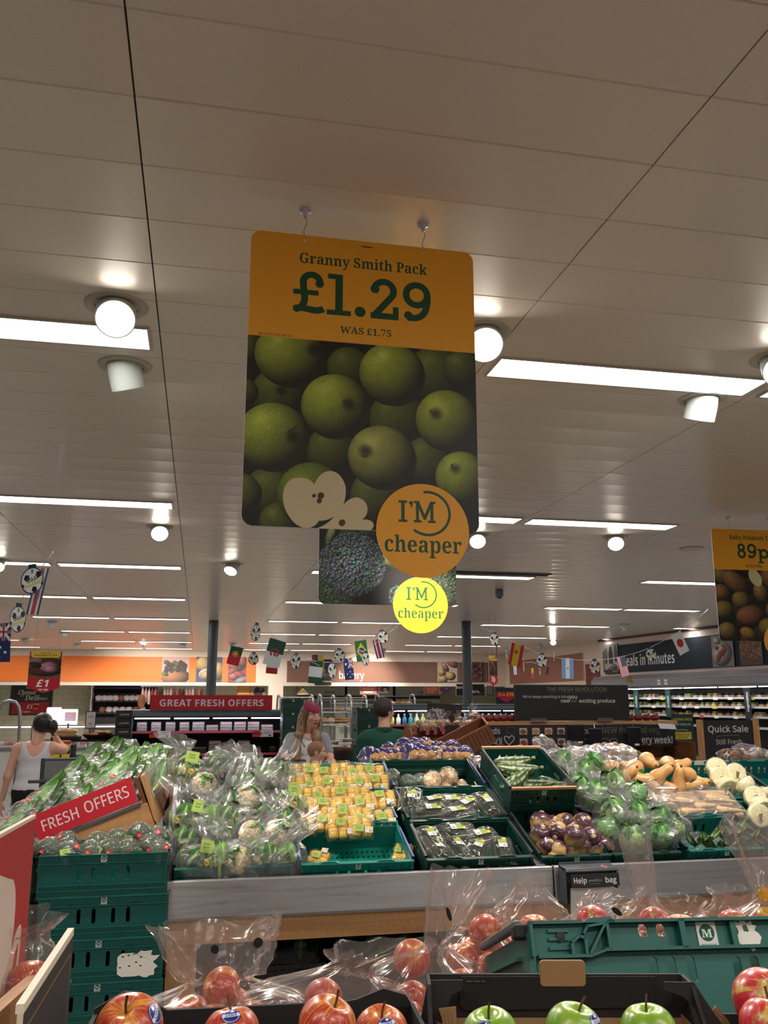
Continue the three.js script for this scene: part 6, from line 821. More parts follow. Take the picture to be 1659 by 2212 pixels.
// woman in the white tank top, walking away
{
  const t = thing('person', 'woman with dark ponytail in white tank top and black trousers, walking away', 'person', [-1.52, 0, -9.2]);
  const head = [0.03, 1.44, 0.0], neck = [0.0, 1.27, 0.02];
  const torso = [[[0, 1.16, 0.0], [0.15, 0.13, 0.1]], [[0, 0.98, 0.0], [0.145, 0.15, 0.105]], [[0, 0.84, 0.02], [0.17, 0.12, 0.125]], [[-0.14, 1.235, 0], [0.14, 1.235, 0], 0.05, 0.05]];
  const arms = [[[-0.175, 1.22, 0], [-0.235, 0.97, 0.0], 0.047, 0.038], [[-0.235, 0.97, 0], [-0.275, 0.755, -0.04], 0.036, 0.024], [[0.165, 1.225, 0], [0.235, 1.2, -0.13], 0.047, 0.04], [[0.235, 1.2, -0.13], [0.125, 1.36, -0.1], 0.037, 0.025]];
  const legs = [[[-0.085, 0.78, 0.01], [-0.08, 0.44, 0.0], 0.085, 0.055], [[-0.08, 0.44, 0], [-0.085, 0.1, 0.05], 0.052, 0.036], [[0.085, 0.78, 0.01], [0.09, 0.44, -0.05], 0.085, 0.055], [[0.09, 0.44, -0.05], [0.085, 0.1, -0.06], 0.052, 0.036], [[-0.085, 0.06, 0.06], [-0.09, 0.04, -0.08], 0.035, 0.03], [[0.085, 0.06, -0.05], [0.09, 0.04, -0.19], 0.035, 0.03]];
  const f = bodyField([...torso, ...arms, ...legs]);
  mesh('body', [skin([-0.36, 0, -0.3], [0.34, 1.33, 0.2], 0.013, f, () => SKIN), headGeo(head, -Math.PI * 0.78, 0.05, 0.98, neck), hand([-0.277, 0.745, -0.043], [-0.12, -1, -0.15], [-0.9, 0, 0.3], 0.95, 1, 0.5), hand([0.12, 1.365, -0.098], [-0.5, 0.8, 0.25], [0.6, 0.3, 0.7], 0.95, -1, 0.6)], vMatte, t);
  const ft = bodyField(torso); mesh('tank_top', skin([-0.24, 0.78, -0.2], [0.24, 1.32, 0.22], 0.011, (x, y, z) => Math.max(ft(x, y, z) - 0.013, 0.81 - y, y - 1.285, -(Math.hypot(x / 0.085, (y - 1.32) / 0.17) - 1) * 0.08, -(Math.hypot((Math.abs(x) - 0.235) / 0.11, (y - 1.24) / 0.16) - 1) * 0.08)), cloth(0xc9c6cc), t);
  const fl = bodyField([...legs.slice(0, 4), [[0, 0.84, 0.02], [0.172, 0.12, 0.127]]]); mesh('trousers', skin([-0.24, 0.05, -0.2], [0.24, 0.88, 0.2], 0.014, (x, y, z) => Math.max(fl(x, y, z) - 0.012, 0.09 - y, y - 0.86)), cloth(0x101014), t);
  const H = headFrame(head, -Math.PI * 0.78, 0.05); mesh('hair', skin([-0.2, 1.2, -0.2], [0.3, 1.62, 0.25], 0.008, (x, y, z) => { const p = H(x, y, z); let d = ellipsoid(p, [0, 0.02, -0.022], [0.088, 0.1, 0.1]); d = Math.max(d, (p[2] - 0.045) * 0.8); d = Math.max(d, -(p[1] + 0.07)); d = smin(d, ellipsoid(p, [-0.03, -0.015, -0.15], [0.05, 0.062, 0.05]), 0.02); d = smin(d, capsule(p, [-0.03, -0.02, -0.15], [-0.05, -0.1, -0.13], 0.03, 0.01), 0.02); return d + 0.004 * noise(x * 60, y * 22, z * 60); }), std(0x120c0c, 0.55), t);
  mesh('phone', rbox(0.012, 0.13, 0.065, 0.005, 0.085, 1.43, -0.075), M.black, t); mesh('shoes', [rbox(0.09, 0.06, 0.24, 0.025, -0.088, 0.03, -0.01), rbox(0.09, 0.06, 0.24, 0.025, 0.088, 0.03, -0.12)], M.dark, t);
}
// woman with the pink headband behind a trolley
{
  const t = thing('person', 'woman with long fair hair, pink headband and grey T-shirt pushing a trolley', 'person', [1.0, 0, -8.3]);
  const head = [0.03, 1.535, 0.0], neck = [0.0, 1.36, -0.03];
  const torso = [[[0, 1.24, 0], [0.145, 0.14, 0.095]], [[0, 1.08, 0], [0.13, 0.14, 0.095]], [[0, 0.92, 0], [0.16, 0.13, 0.12]], [[-0.125, 1.335, -0.01], [0.125, 1.335, -0.01], 0.046, 0.046]];
  const up = [[[-0.155, 1.32, 0], [-0.21, 1.17, 0.05], 0.044, 0.037], [[0.155, 1.32, 0], [0.2, 1.17, 0.05], 0.044, 0.037]], low = [[[-0.21, 1.17, 0.05], [-0.215, 1.17, 0.28], 0.035, 0.024], [[0.2, 1.17, 0.05], [0.18, 1.165, 0.28], 0.035, 0.024]];
  const legs = [[[-0.08, 0.86, 0], [-0.085, 0.46, 0.0], 0.085, 0.055], [[-0.085, 0.46, 0], [-0.09, 0.1, -0.03], 0.05, 0.036], [[0.08, 0.86, 0], [0.085, 0.46, 0.04], 0.085, 0.055], [[0.085, 0.46, 0.04], [0.09, 0.1, 0.02], 0.05, 0.036]];
  mesh('body', [skin([-0.3, 0.03, -0.2], [0.3, 1.42, 0.34], 0.013, bodyField([...torso, ...up, ...low, ...legs]), () => SKIN), headGeo(head, 0.52, 0.06, 1.0, neck), hand([-0.215, 1.17, 0.285], [0.1, -0.15, 1], [0, 1, 0.2], 0.92, 1, 0.9), hand([0.18, 1.165, 0.285], [-0.1, -0.15, 1], [0, 1, 0.2], 0.92, -1, 0.9)], vMatte, t);
  const fs = bodyField([...torso, ...up]), grey = lin('#8c8e98'); const shirt = skin([-0.29, 0.82, -0.2], [0.29, 1.42, 0.22], 0.011, (x, y, z) => Math.max(fs(x, y, z) - 0.014, 0.86 - y, y - 1.385, -(y - 1.2) - 0.0 * x + (Math.abs(x) > 0.17 ? 0 : -9), -(Math.hypot(x / 0.075, (y - 1.42) / 0.085) - 1) * 0.06), (x, y, z) => { if (z < 0.03) return grey; const q = Math.hypot(x / 0.085, (y - 1.2) / 0.13); return q < 1 + 0.3 * noise(x * 40, y * 40, 2) ? mixc(lin('#d8d8de'), lin('#5a5e6c'), smooth(noise(x * 55 + y * 30, y * 18, 3), 0.1, 0.35)) : y < 1.12 && noise(x * 50, y * 50, 7) > 0 ? lin('#565a68') : grey; }); mesh('t_shirt', shirt, vMatte, t);
  const fl = bodyField([...legs, [[0, 0.92, 0], [0.162, 0.13, 0.122]]]); mesh('jeans', skin([-0.22, 0.05, -0.2], [0.22, 0.94, 0.2], 0.014, (x, y, z) => Math.max(fl(x, y, z) - 0.012, 0.08 - y, y - 0.9)), cloth(0x2a3448), t); mesh('shoes', [rbox(0.085, 0.07, 0.24, 0.025, -0.09, 0.035, 0.02), rbox(0.085, 0.07, 0.24, 0.025, 0.09, 0.035, 0.06)], M.white, t);
  const H = headFrame(head, 0.52, 0.06); mesh('hair', skin([-0.2, 1.02, -0.17], [0.24, 1.68, 0.17], 0.008, (x, y, z) => { const p = H(x, y, z); let d = Math.max(ellipsoid(p, [0, 0.022, -0.02], [0.088, 0.1, 0.098]), (p[2] - 0.052 + 0.35 * Math.max(0, Math.abs(p[0]) - 0.05)) * 0.8); d = smin(d, capsule([x, y, z], [-0.05, 1.52, 0.0], [-0.085, 1.36, 0.06], 0.045, 0.036), 0.02); d = smin(d, capsule([x, y, z], [-0.085, 1.36, 0.06], [-0.1, 1.14, 0.1], 0.036, 0.024), 0.02); d = smin(d, capsule([x, y, z], [0.085, 1.5, -0.01], [0.075, 1.33, 0.07], 0.045, 0.045), 0.02); d = smin(d, capsule([x, y, z], [0.075, 1.33, 0.07], [0.06, 1.07, 0.11], 0.045, 0.04), 0.02); d = Math.max(d, -ellipsoid(p, [0, -0.03, 0.09], [0.052, 0.085, 0.06])); return d + 0.005 * noise(x * 90, y * 8, z * 90); }, (x, y, z) => mixc(lin('#3e2c20'), lin('#9a7650'), clamp(0.25 + (1.6 - y) * 1.6 + 0.8 * noise(x * 90, y * 6, z * 90), 0, 1))), vcol(0.5), t);
  mesh('headband', skin([-0.14, 1.5, -0.16], [0.2, 1.7, 0.16], 0.007, (x, y, z) => { const p = H(x, y, z), n = p[1] * 0.9 + p[2] * 0.42; return Math.max(Math.abs(ellipsoid(p, [0, 0.022, -0.016], [0.092, 0.105, 0.101])) - 0.007, Math.abs(n - 0.086) - 0.02, -p[2] - 0.07); }), cloth(0x8c2048), t);
}
// baby in the trolley seat, and the trolley
{
  const T = thing('shopping_trolley', 'wire shopping trolley with black child seat back in front of the fair haired woman', 'trolley', [0.94, 0, -7.86]), w = 0.26;
  mesh('handle', bar([-w - 0.02, 1.12, -0.14], [w + 0.02, 1.12, -0.14], 0.014, 8), std(0x1d5a44, 0.5), T); const sb = mesh('seat_back', [rbox(0.235, 0.13, 0.02, 0.008, 0, 0, 0), box(0.2, 0.02, 0.03, 0, 0.055, 0)], M.black, T); sb.position.set(-0.145, 1.12, 0.22); sb.rotation.x = R(-12);
  const wires = []; for (let i = 0; i <= 12; i++) { const z = -0.1 + i * 0.07; wires.push(bar([-w, 0.55, z], [-w, 1.02, z], 0.003, 4), bar([w, 0.55, z], [w, 1.02, z], 0.003, 4)); } for (let i = 0; i <= 8; i++) { const x = -w + (i * w) / 4; wires.push(bar([x, 0.55, 0.74], [x, 1.02, 0.74], 0.003, 4), bar([x, 0.55, -0.1], [x, 0.55, 0.74], 0.003, 4)); } for (const y of [0.55, 0.7, 0.85, 1.02]) wires.push(bar([-w, y, -0.1], [-w, y, 0.74], 0.004, 4), bar([w, y, -0.1], [w, y, 0.74], 0.004, 4), bar([-w, y, 0.74], [w, y, 0.74], 0.004, 4)); mesh('wire_basket', wires, M.chrome, T);
  mesh('frame', [tube([[-w, 1.12, -0.14], [-w, 0.9, -0.1], [-w, 0.3, 0.0], [-w, 0.14, 0.6]], 0.013), tube([[w, 1.12, -0.14], [w, 0.9, -0.1], [w, 0.3, 0.0], [w, 0.14, 0.6]], 0.013)], M.chrome, T); for (const [x, z] of [[-w, 0], [w, 0], [-w, 0.62], [w, 0.62]]) mesh('castor', cyl(0.055, 0.055, 0.025, 0, 0, 0, 16).rotateZ(Math.PI / 2).translate(x, 0.056, z), M.black, T); mesh('yellow_strap', box(0.09, 0.02, 0.02, -0.02, 1.08, 0.1), std(0xa8982a, 0.6), T);
  const b = thing('person', 'baby in a pale striped top sitting in the trolley, facing right', 'person', [1.02, 0, -7.75]), head = [0, 1.235, 0], K = 0.8;
  const tor = [[[0, 1.04, 0], [0.075, 0.1, 0.065]], [[-0.02, 0.93, 0], [0.085, 0.07, 0.075]]], arm = [[[0.0, 1.1, 0.07], [0.07, 1.0, 0.08], 0.03, 0.024], [[0.07, 1.0, 0.08], [0.13, 1.01, 0.05], 0.023, 0.018], [[0.0, 1.1, -0.07], [0.07, 1.0, -0.08], 0.03, 0.024], [[0.07, 1.0, -0.08], [0.13, 1.01, -0.05], 0.023, 0.018]], leg = [[[0, 0.9, 0.05], [0.15, 0.9, 0.06], 0.045, 0.035], [[0.15, 0.9, 0.06], [0.17, 0.74, 0.06], 0.034, 0.026], [[0, 0.9, -0.05], [0.15, 0.9, -0.06], 0.045, 0.035], [[0.15, 0.9, -0.06], [0.17, 0.74, -0.06], 0.034, 0.026]];
  const f = bodyField([...tor, ...arm, ...leg]); mesh('body', [skin([-0.14, 0.68, -0.15], [0.25, 1.16, 0.15], 0.009, f, () => SKIN), headGeo(head, Math.PI * 0.45, 0.05, K, [0, 1.12, 0]), hand([0.13, 1.01, 0.05], [1, 0, -0.2], [0, 1, 0], 0.5), hand([0.13, 1.01, -0.05], [1, 0, 0.2], [0, 1, 0], 0.5, -1)], vMatte, b);
  const fc = bodyField([...tor, arm[0], arm[2]]); mesh('top', skin([-0.13, 0.86, -0.13], [0.13, 1.16, 0.13], 0.008, (x, y, z) => Math.max(fc(x, y, z) - 0.01, 0.88 - y, y - 1.135), (x, y) => ((y * 60) % 1 < 0.35 ? lin('#5a6078') : lin('#c8c8cc'))), vMatte, b); mesh('trousers', skin([-0.14, 0.7, -0.13], [0.22, 0.98, 0.13], 0.009, (x, y, z) => Math.max(bodyField([...leg, tor[1]])(x, y, z) - 0.008, 0.76 - y, y - 0.93)), cloth(0x3a4258), b);
  const H = headFrame(head, Math.PI * 0.45, 0.05); mesh('hair', skin([-0.12, 1.14, -0.12], [0.12, 1.35, 0.12], 0.006, (x, y, z) => { const p = H(x, y, z).map((v) => v / K); return Math.max(ellipsoid(p, [0, 0.028, -0.014], [0.078, 0.091, 0.097]) * K, (p[2] - 0.035 - p[1] * 0.4) * 0.6, -(p[1] + 0.05) * 0.6) + 0.002 * noise(x * 90, y * 50, z * 90); }), std(0x8a6248, 0.7), b);
}
// man in the green polo shirt
{
  const t = thing('person', 'grey haired man in glasses and dark green polo shirt, back to us', 'person', [1.74, 0, -8.4]);
  const head = [0.015, 1.575, -0.02], neck = [0.0, 1.39, 0.02];
  const torso = [[[0, 1.22, 0], [0.17, 0.18, 0.115]], [[0, 1.02, 0], [0.165, 0.18, 0.12]], [[0, 0.86, 0], [0.165, 0.13, 0.125]], [[-0.15, 1.33, 0], [0.15, 1.33, 0], 0.058, 0.058]];
  const up = [[[-0.195, 1.3, 0], [-0.215, 1.06, 0.01], 0.055, 0.046], [[0.19, 1.3, 0], [0.225, 1.06, -0.04], 0.055, 0.046]], low = [[[-0.215, 1.06, 0.01], [-0.2, 0.82, -0.05], 0.042, 0.028], [[0.225, 1.06, -0.04], [0.2, 0.88, -0.2], 0.042, 0.028]];
  const legs = [[[-0.09, 0.82, 0], [-0.095, 0.45, 0], 0.09, 0.06], [[-0.095, 0.45, 0], [-0.1, 0.1, 0.02], 0.056, 0.04], [[0.09, 0.82, 0], [0.095, 0.45, -0.02], 0.09, 0.06], [[0.095, 0.45, -0.02], [0.1, 0.1, 0.0], 0.056, 0.04]];
  mesh('body', [skin([-0.32, 0.03, -0.3], [0.32, 1.44, 0.2], 0.013, bodyField([...torso, ...up, ...low, ...legs]), () => SKIN), headGeo(head, Math.PI * 0.66, 0.02, 1.04, neck), hand([-0.2, 0.815, -0.052], [0, -1, -0.2], [-1, 0, 0], 1.05, 1, 0.6), hand([0.2, 0.88, -0.2], [-0.2, -0.3, -1], [0.3, 1, 0], 1.05, -1, 0.6)], vMatte, t);
  const fs = bodyField([...torso, ...up]); mesh('polo_shirt', skin([-0.33, 0.8, -0.22], [0.33, 1.46, 0.22], 0.011, (x, y, z) => { const d = fs(x, y, z) - 0.016 - 0.006 * noise(x * 9, y * 7, z * 9); let v = Math.max(d, 0.84 - y, Math.abs(x) > 0.185 ? 1.09 - y : -9, y - 1.42, -(Math.hypot(x / 0.075, (y - 1.45) / 0.07) - 1) * 0.05); return smin(v, Math.max(Math.abs(Math.hypot(x, (z - 0.02) * 1.1) - 0.075) - 0.008, Math.abs(y - 1.41) - 0.022), 0.01); }), cloth(0x0c4a38), t);
  mesh('sleeve_piping', [new THREE.TorusGeometry(0.065, 0.004, 6, 20).rotateX(Math.PI / 2).translate(-0.213, 1.098, 0.008)], std(0x9ab0a8, 0.8), t);
  const fl = bodyField([...legs, [[0, 0.86, 0], [0.167, 0.13, 0.127]]]); mesh('trousers', skin([-0.24, 0.05, -0.2], [0.24, 0.9, 0.2], 0.014, (x, y, z) => Math.max(fl(x, y, z) - 0.012, 0.08 - y, y - 0.88)), cloth(0x15161a), t); mesh('shoes', [rbox(0.1, 0.07, 0.27, 0.025, -0.1, 0.035, -0.03), rbox(0.1, 0.07, 0.27, 0.025, 0.1, 0.035, -0.05)], M.black, t);
  const H = headFrame(head, Math.PI * 0.66, 0.02); mesh('hair', skin([-0.16, 1.4, -0.18], [0.18, 1.72, 0.15], 0.008, (x, y, z) => { const p = H(x, y, z).map((v) => v / 1.04); return Math.max(ellipsoid(p, [0, 0.03, -0.022], [0.088, 0.098, 0.1]), (p[2] - 0.03 - 0.5 * Math.max(0, p[1] - 0.04)) * 0.8, -(p[1] + 0.075 + 0.4 * p[2]) * 0.8) + 0.004 * noise(x * 70, y * 40, z * 70); }), std(0x2c2826, 0.75), t);
  const gl = mesh('glasses', [new THREE.TorusGeometry(0.022, 0.0025, 6, 20).translate(-0.031, 0.004, 0.105), new THREE.TorusGeometry(0.022, 0.0025, 6, 20).translate(0.031, 0.004, 0.105), bar([-0.009, 0.006, 0.105], [0.009, 0.006, 0.105], 0.0025), bar([0.053, 0.006, 0.103], [0.08, 0.006, -0.005], 0.003), bar([-0.053, 0.006, 0.103], [-0.08, 0.006, -0.005], 0.003)], M.black, t); gl.position.set(...head); gl.rotation.set(0.02, Math.PI * 0.66, 0, 'YXZ'); gl.scale.setScalar(1.04);
}

// ---------------------------------------------------------------- chilled cabinets
const cold = new THREE.Color(0.86, 0.94, 1.0), ledM = std(0xffffff, 0.4, { emissive: cold, emissiveIntensity: 3.2 });
function chiller(label, x0, x1, z, top, shelves) {        // open-fronted; origin at floor under the front left corner
  const w = x1 - x0, t = thing('chilled_cabinet', label, 'fridge', [x0, 0, z]);
  const prof = poly([[0.14, 0], [0.1, top * 0.6], [-0.06, top * 0.93], [-0.1, top], [-0.85, top], [-0.85, 0]]); for (const x of [-0.03, w]) mesh('side_panel', move(extrude(prof, 0.03, 0.004).rotateY(-Math.PI / 2), x + 0.03, 0, 0), M.grey, t);
  mesh('canopy', extrude(poly([[-0.06, top - 0.11], [-0.035, top - 0.09], [-0.04, top - 0.04], [-0.07, top - 0.005], [-0.12, top], [-0.85, top], [-0.85, top - 0.03], [-0.3, top - 0.11]]), w).rotateY(-Math.PI / 2).translate(w, 0, 0), std(0x4b555e, 0.35, { metalness: 0.4 }), t);
  const n = Math.round(w / 0.6); for (let i = 0; i < n; i++) mesh('led_strip_lamp', box(w / n - 0.06, 0.016, 0.03, (i + 0.5) * (w / n), top - 0.128, -0.12), ledM, t);
  const l = new THREE.RectAreaLight(cold, 9, w - 0.1, 0.05); l.position.set(x0 + w / 2, top - 0.14, z - 0.12); l.rotation.x = -Math.PI / 2 - 0.25; l.name = 'led_strip'; scene.add(l);
  mesh('back_panel', box(w, top - 0.3, 0.03, w / 2, top / 2 + 0.1, -0.8), std(0x202226, 0.6), t); mesh('base', [box(w, 0.5, 0.9, w / 2, 0.25, -0.38)], std(0xa8602a, 0.5), t);
  for (const y of shelves) { mesh('shelf', box(w, 0.015, 0.6, w / 2, y - 0.01, -0.45), std(0x2a2c30, 0.5), t); mesh('price_rail', box(w, 0.034, 0.01, w / 2, y - 0.005, -0.15 + 0.008), std(0xb8485a, 0.45), t); }
  return t;
}
const lidFilm = filmClear, packG = rbox(0.185, 0.042, 0.14, 0.01), meatG = rbox(0.165, 0.03, 0.12, 0.01, 0, 0.012, 0), lidG = rbox(0.19, 0.012, 0.145, 0.004, 0, 0.03, 0), trayClear = phys(0xd8dce4, 0.2, { transmission: 0.8 });
function foodPack(label, group, meat, trayM) { const t = thing('meat_pack', label, 'food pack', [0, 0, 0], 0, group); mesh('tray', packG, trayM, t); mesh('meat', meatG, meat, t); mesh('film_lid', lidG, lidFilm, t); return t; }
{
  const c = chiller('open chilled cabinet of red meat packs under the offers sign', -0.98, 1.37, -14, 1.53, [1.2, 0.865]);
  const s = thing('offers_sign', 'long red sign with white words GREAT FRESH OFFERS over the meat cabinet', 'sign', [0.2, 1.642, -14.12]);
  panel('printed_board', 1.865, 0.222, 0.02, print(1024, 122, (x) => { x.fillStyle = '#b41e28'; x.fillRect(0, 0, 1024, 122); text(x, 'GREAT FRESH OFFERS', 512, 66, 'bold 78px sans-serif', '#d8d0dc', 880); }), M.red, s); mesh('foot', [box(0.03, 0.04, 0.1, -0.6, -0.118, 0), box(0.03, 0.04, 0.1, 0.6, -0.118, 0)], M.grey, s);
  panel('printed_base', 0.9, 0.2, 0.004, print(256, 58, (x) => { x.fillStyle = '#a8602a'; x.fillRect(0, 0, 256, 58); text(x, 'great', 90, 30, '44px sans-serif', '#caa68a'); }), M.cream, c, 0.32, 0.62, 0.14);
  const card = print(128, 40, (x) => { x.fillStyle = '#d0ccd4'; x.fillRect(0, 0, 128, 40); x.fillStyle = '#c02a2c'; x.beginPath(); x.moveTo(0, 0); x.lineTo(44, 0); x.lineTo(60, 20); x.lineTo(44, 40); x.lineTo(0, 40); x.fill(); x.fillStyle = '#5a1414'; x.fillRect(6, 14, 40, 8); x.fillStyle = '#888'; x.fillRect(66, 8, 50, 4); x.fillRect(66, 16, 40, 4); x.fillStyle = '#333'; x.fillRect(100, 26, 14, 9); });
  for (const [x, y] of [[0.42, 1.165], [1.98, 1.165], [0.1, 0.83], [1.75, 0.83]]) panel('price_card', 0.32, 0.1, 0.004, card, M.paper, c, x, y, -0.125);
  const red = std(0x8a1a24, 0.35), pink = std(0xa83244, 0.35), brown = std(0x6a3a26, 0.5), dk = phys(0x14100e, 0.3), names = ['top', 'lower'];
  for (let i = 0; i < 10; i++) for (let k = 0; k < 3 - (i === 5 || i === 9 ? 1 : 0); k++) { const p = foodPack('red meat pack, ' + ['bottom', 'middle', 'top'][k] + ' of stack ' + nth(i, 10) + ', upper shelf', 'meat packs on the upper shelf', i > 4 ? pink : red, trayClear); p.position.set(-0.84 + i * 0.212, 1.2 + 0.022 + k * 0.046, -14.25); p.rotation.y = R((i * 7 % 5) - 2); if (i < 4) { p.scale.x = 0.8; } }
  for (let i = 0; i < 10; i++) { const red2 = i > 4 && i < 8, n = [2, 2, 3, 2, 2, 4, 3, 4, 2, 2][i]; for (let k = 0; k < n; k++) { const p = foodPack((red2 ? 'clear red meat pack, ' : 'dark sauced meat pack, ') + ORD[k] + ' up in stack ' + nth(i, 10) + ', lower shelf', 'meat packs on the lower shelf', red2 ? red : brown, red2 ? trayClear : dk); p.position.set(-0.84 + i * 0.222, 0.885 + k * 0.048, -14.22); p.scale.x = i > 7 ? 0.5 : 1; } }
}
{
  chiller('chilled cabinet with pale bottles behind the nut display', 3.25, 7.09, -16.5, 1.6, [1.21]);
  const sh = ['#2a8a9a', '#c8c8b0', '#b8c060', '#d8d4c8', '#3a6a8a'].map((c) => std(c, 0.3)), bottle = lathe([[0.001, 0], [0.045, 0], [0.045, 0.12], [0.018, 0.16], [0.018, 0.19], [0.001, 0.19]], 14), cap = cyl(0.02, 0.02, 0.02, 0, 0.198, 0, 12);
  for (let i = 0; i < 26; i++) { const b = thing('drink_bottle', 'small chilled bottle behind the nut display, ' + (i < 14 ? nth(i, 26) : nth(25 - i, 26, 'right')), 'bottle', [3.4 + i * 0.121, 1.21, -16.75], 0, 'chilled bottles'); mesh('body', bottle, sh[i % 5], b); mesh('cap', cap, M.white, b); }
  const p = thing('offer_poster', 'navy poster with red arrow reading 3 for £10', 'poster', [6.15, 1.745, -17.3]); panel('printed_board', 0.44, 0.36, 0.012, print(220, 180, (x) => { x.fillStyle = '#12202e'; x.fillRect(0, 0, 220, 180); x.fillStyle = '#a81c26'; x.beginPath(); x.moveTo(4, 40); x.lineTo(216, 40); x.lineTo(216, 90); x.lineTo(110, 150); x.lineTo(4, 90); x.fill(); x.save(); x.transform(1, 0, -0.15, 1, 12, 0); text(x, '3', 34, 68, 'bold 46px sans-serif', '#e0b43a'); text(x, 'FOR', 76, 74, 'bold 22px sans-serif', '#e0b43a'); text(x, '£10', 150, 68, 'bold 50px sans-serif', '#e0b43a'); x.restore(); }), M.navy, p); mesh('stand', box(0.05, 0.16, 0.05, 0, -0.24, 0), M.grey, p);
}
// black drink cases, stacked
{
  const art = print(128, 72, (x) => { x.fillStyle = '#0c0f0e'; x.fillRect(0, 0, 128, 72); x.save(); x.transform(1, -0.08, -0.1, 1, 4, 4); text(x, 'Carlsberg', 64, 36, 'italic bold 25px serif', '#a8aca8', 84); x.restore(); }), cm = std(0x0c0f0e, 0.5);
  for (let i = 0; i < 13; i++) { const c = thing('drink_case', 'black drink case with pale script lettering, ' + (i < 7 ? ORD[i] + ' from the floor' : ORD[12 - i] + ' from the top') + ' of the stack', 'case', [-1.03, 0.02 + i * 0.117, -13.1], R(6), 'stacked drink cases'); mesh('carton', rbox(0.22, 0.112, 0.34, 0.006, 0, 0.056, 0), cm, c); panel('lettering', 0.2, 0.1, 0.002, art, cm, c, 0, 0.056, 0.171); }
  const pl = thing('pallet_base', 'low black plinth under the stacked drink cases', 'plinth', [-1.03, 0, -13.1], R(6)); mesh('plinth', box(0.3, 0.02, 0.42, 0, 0.01, 0), M.black, pl);
}

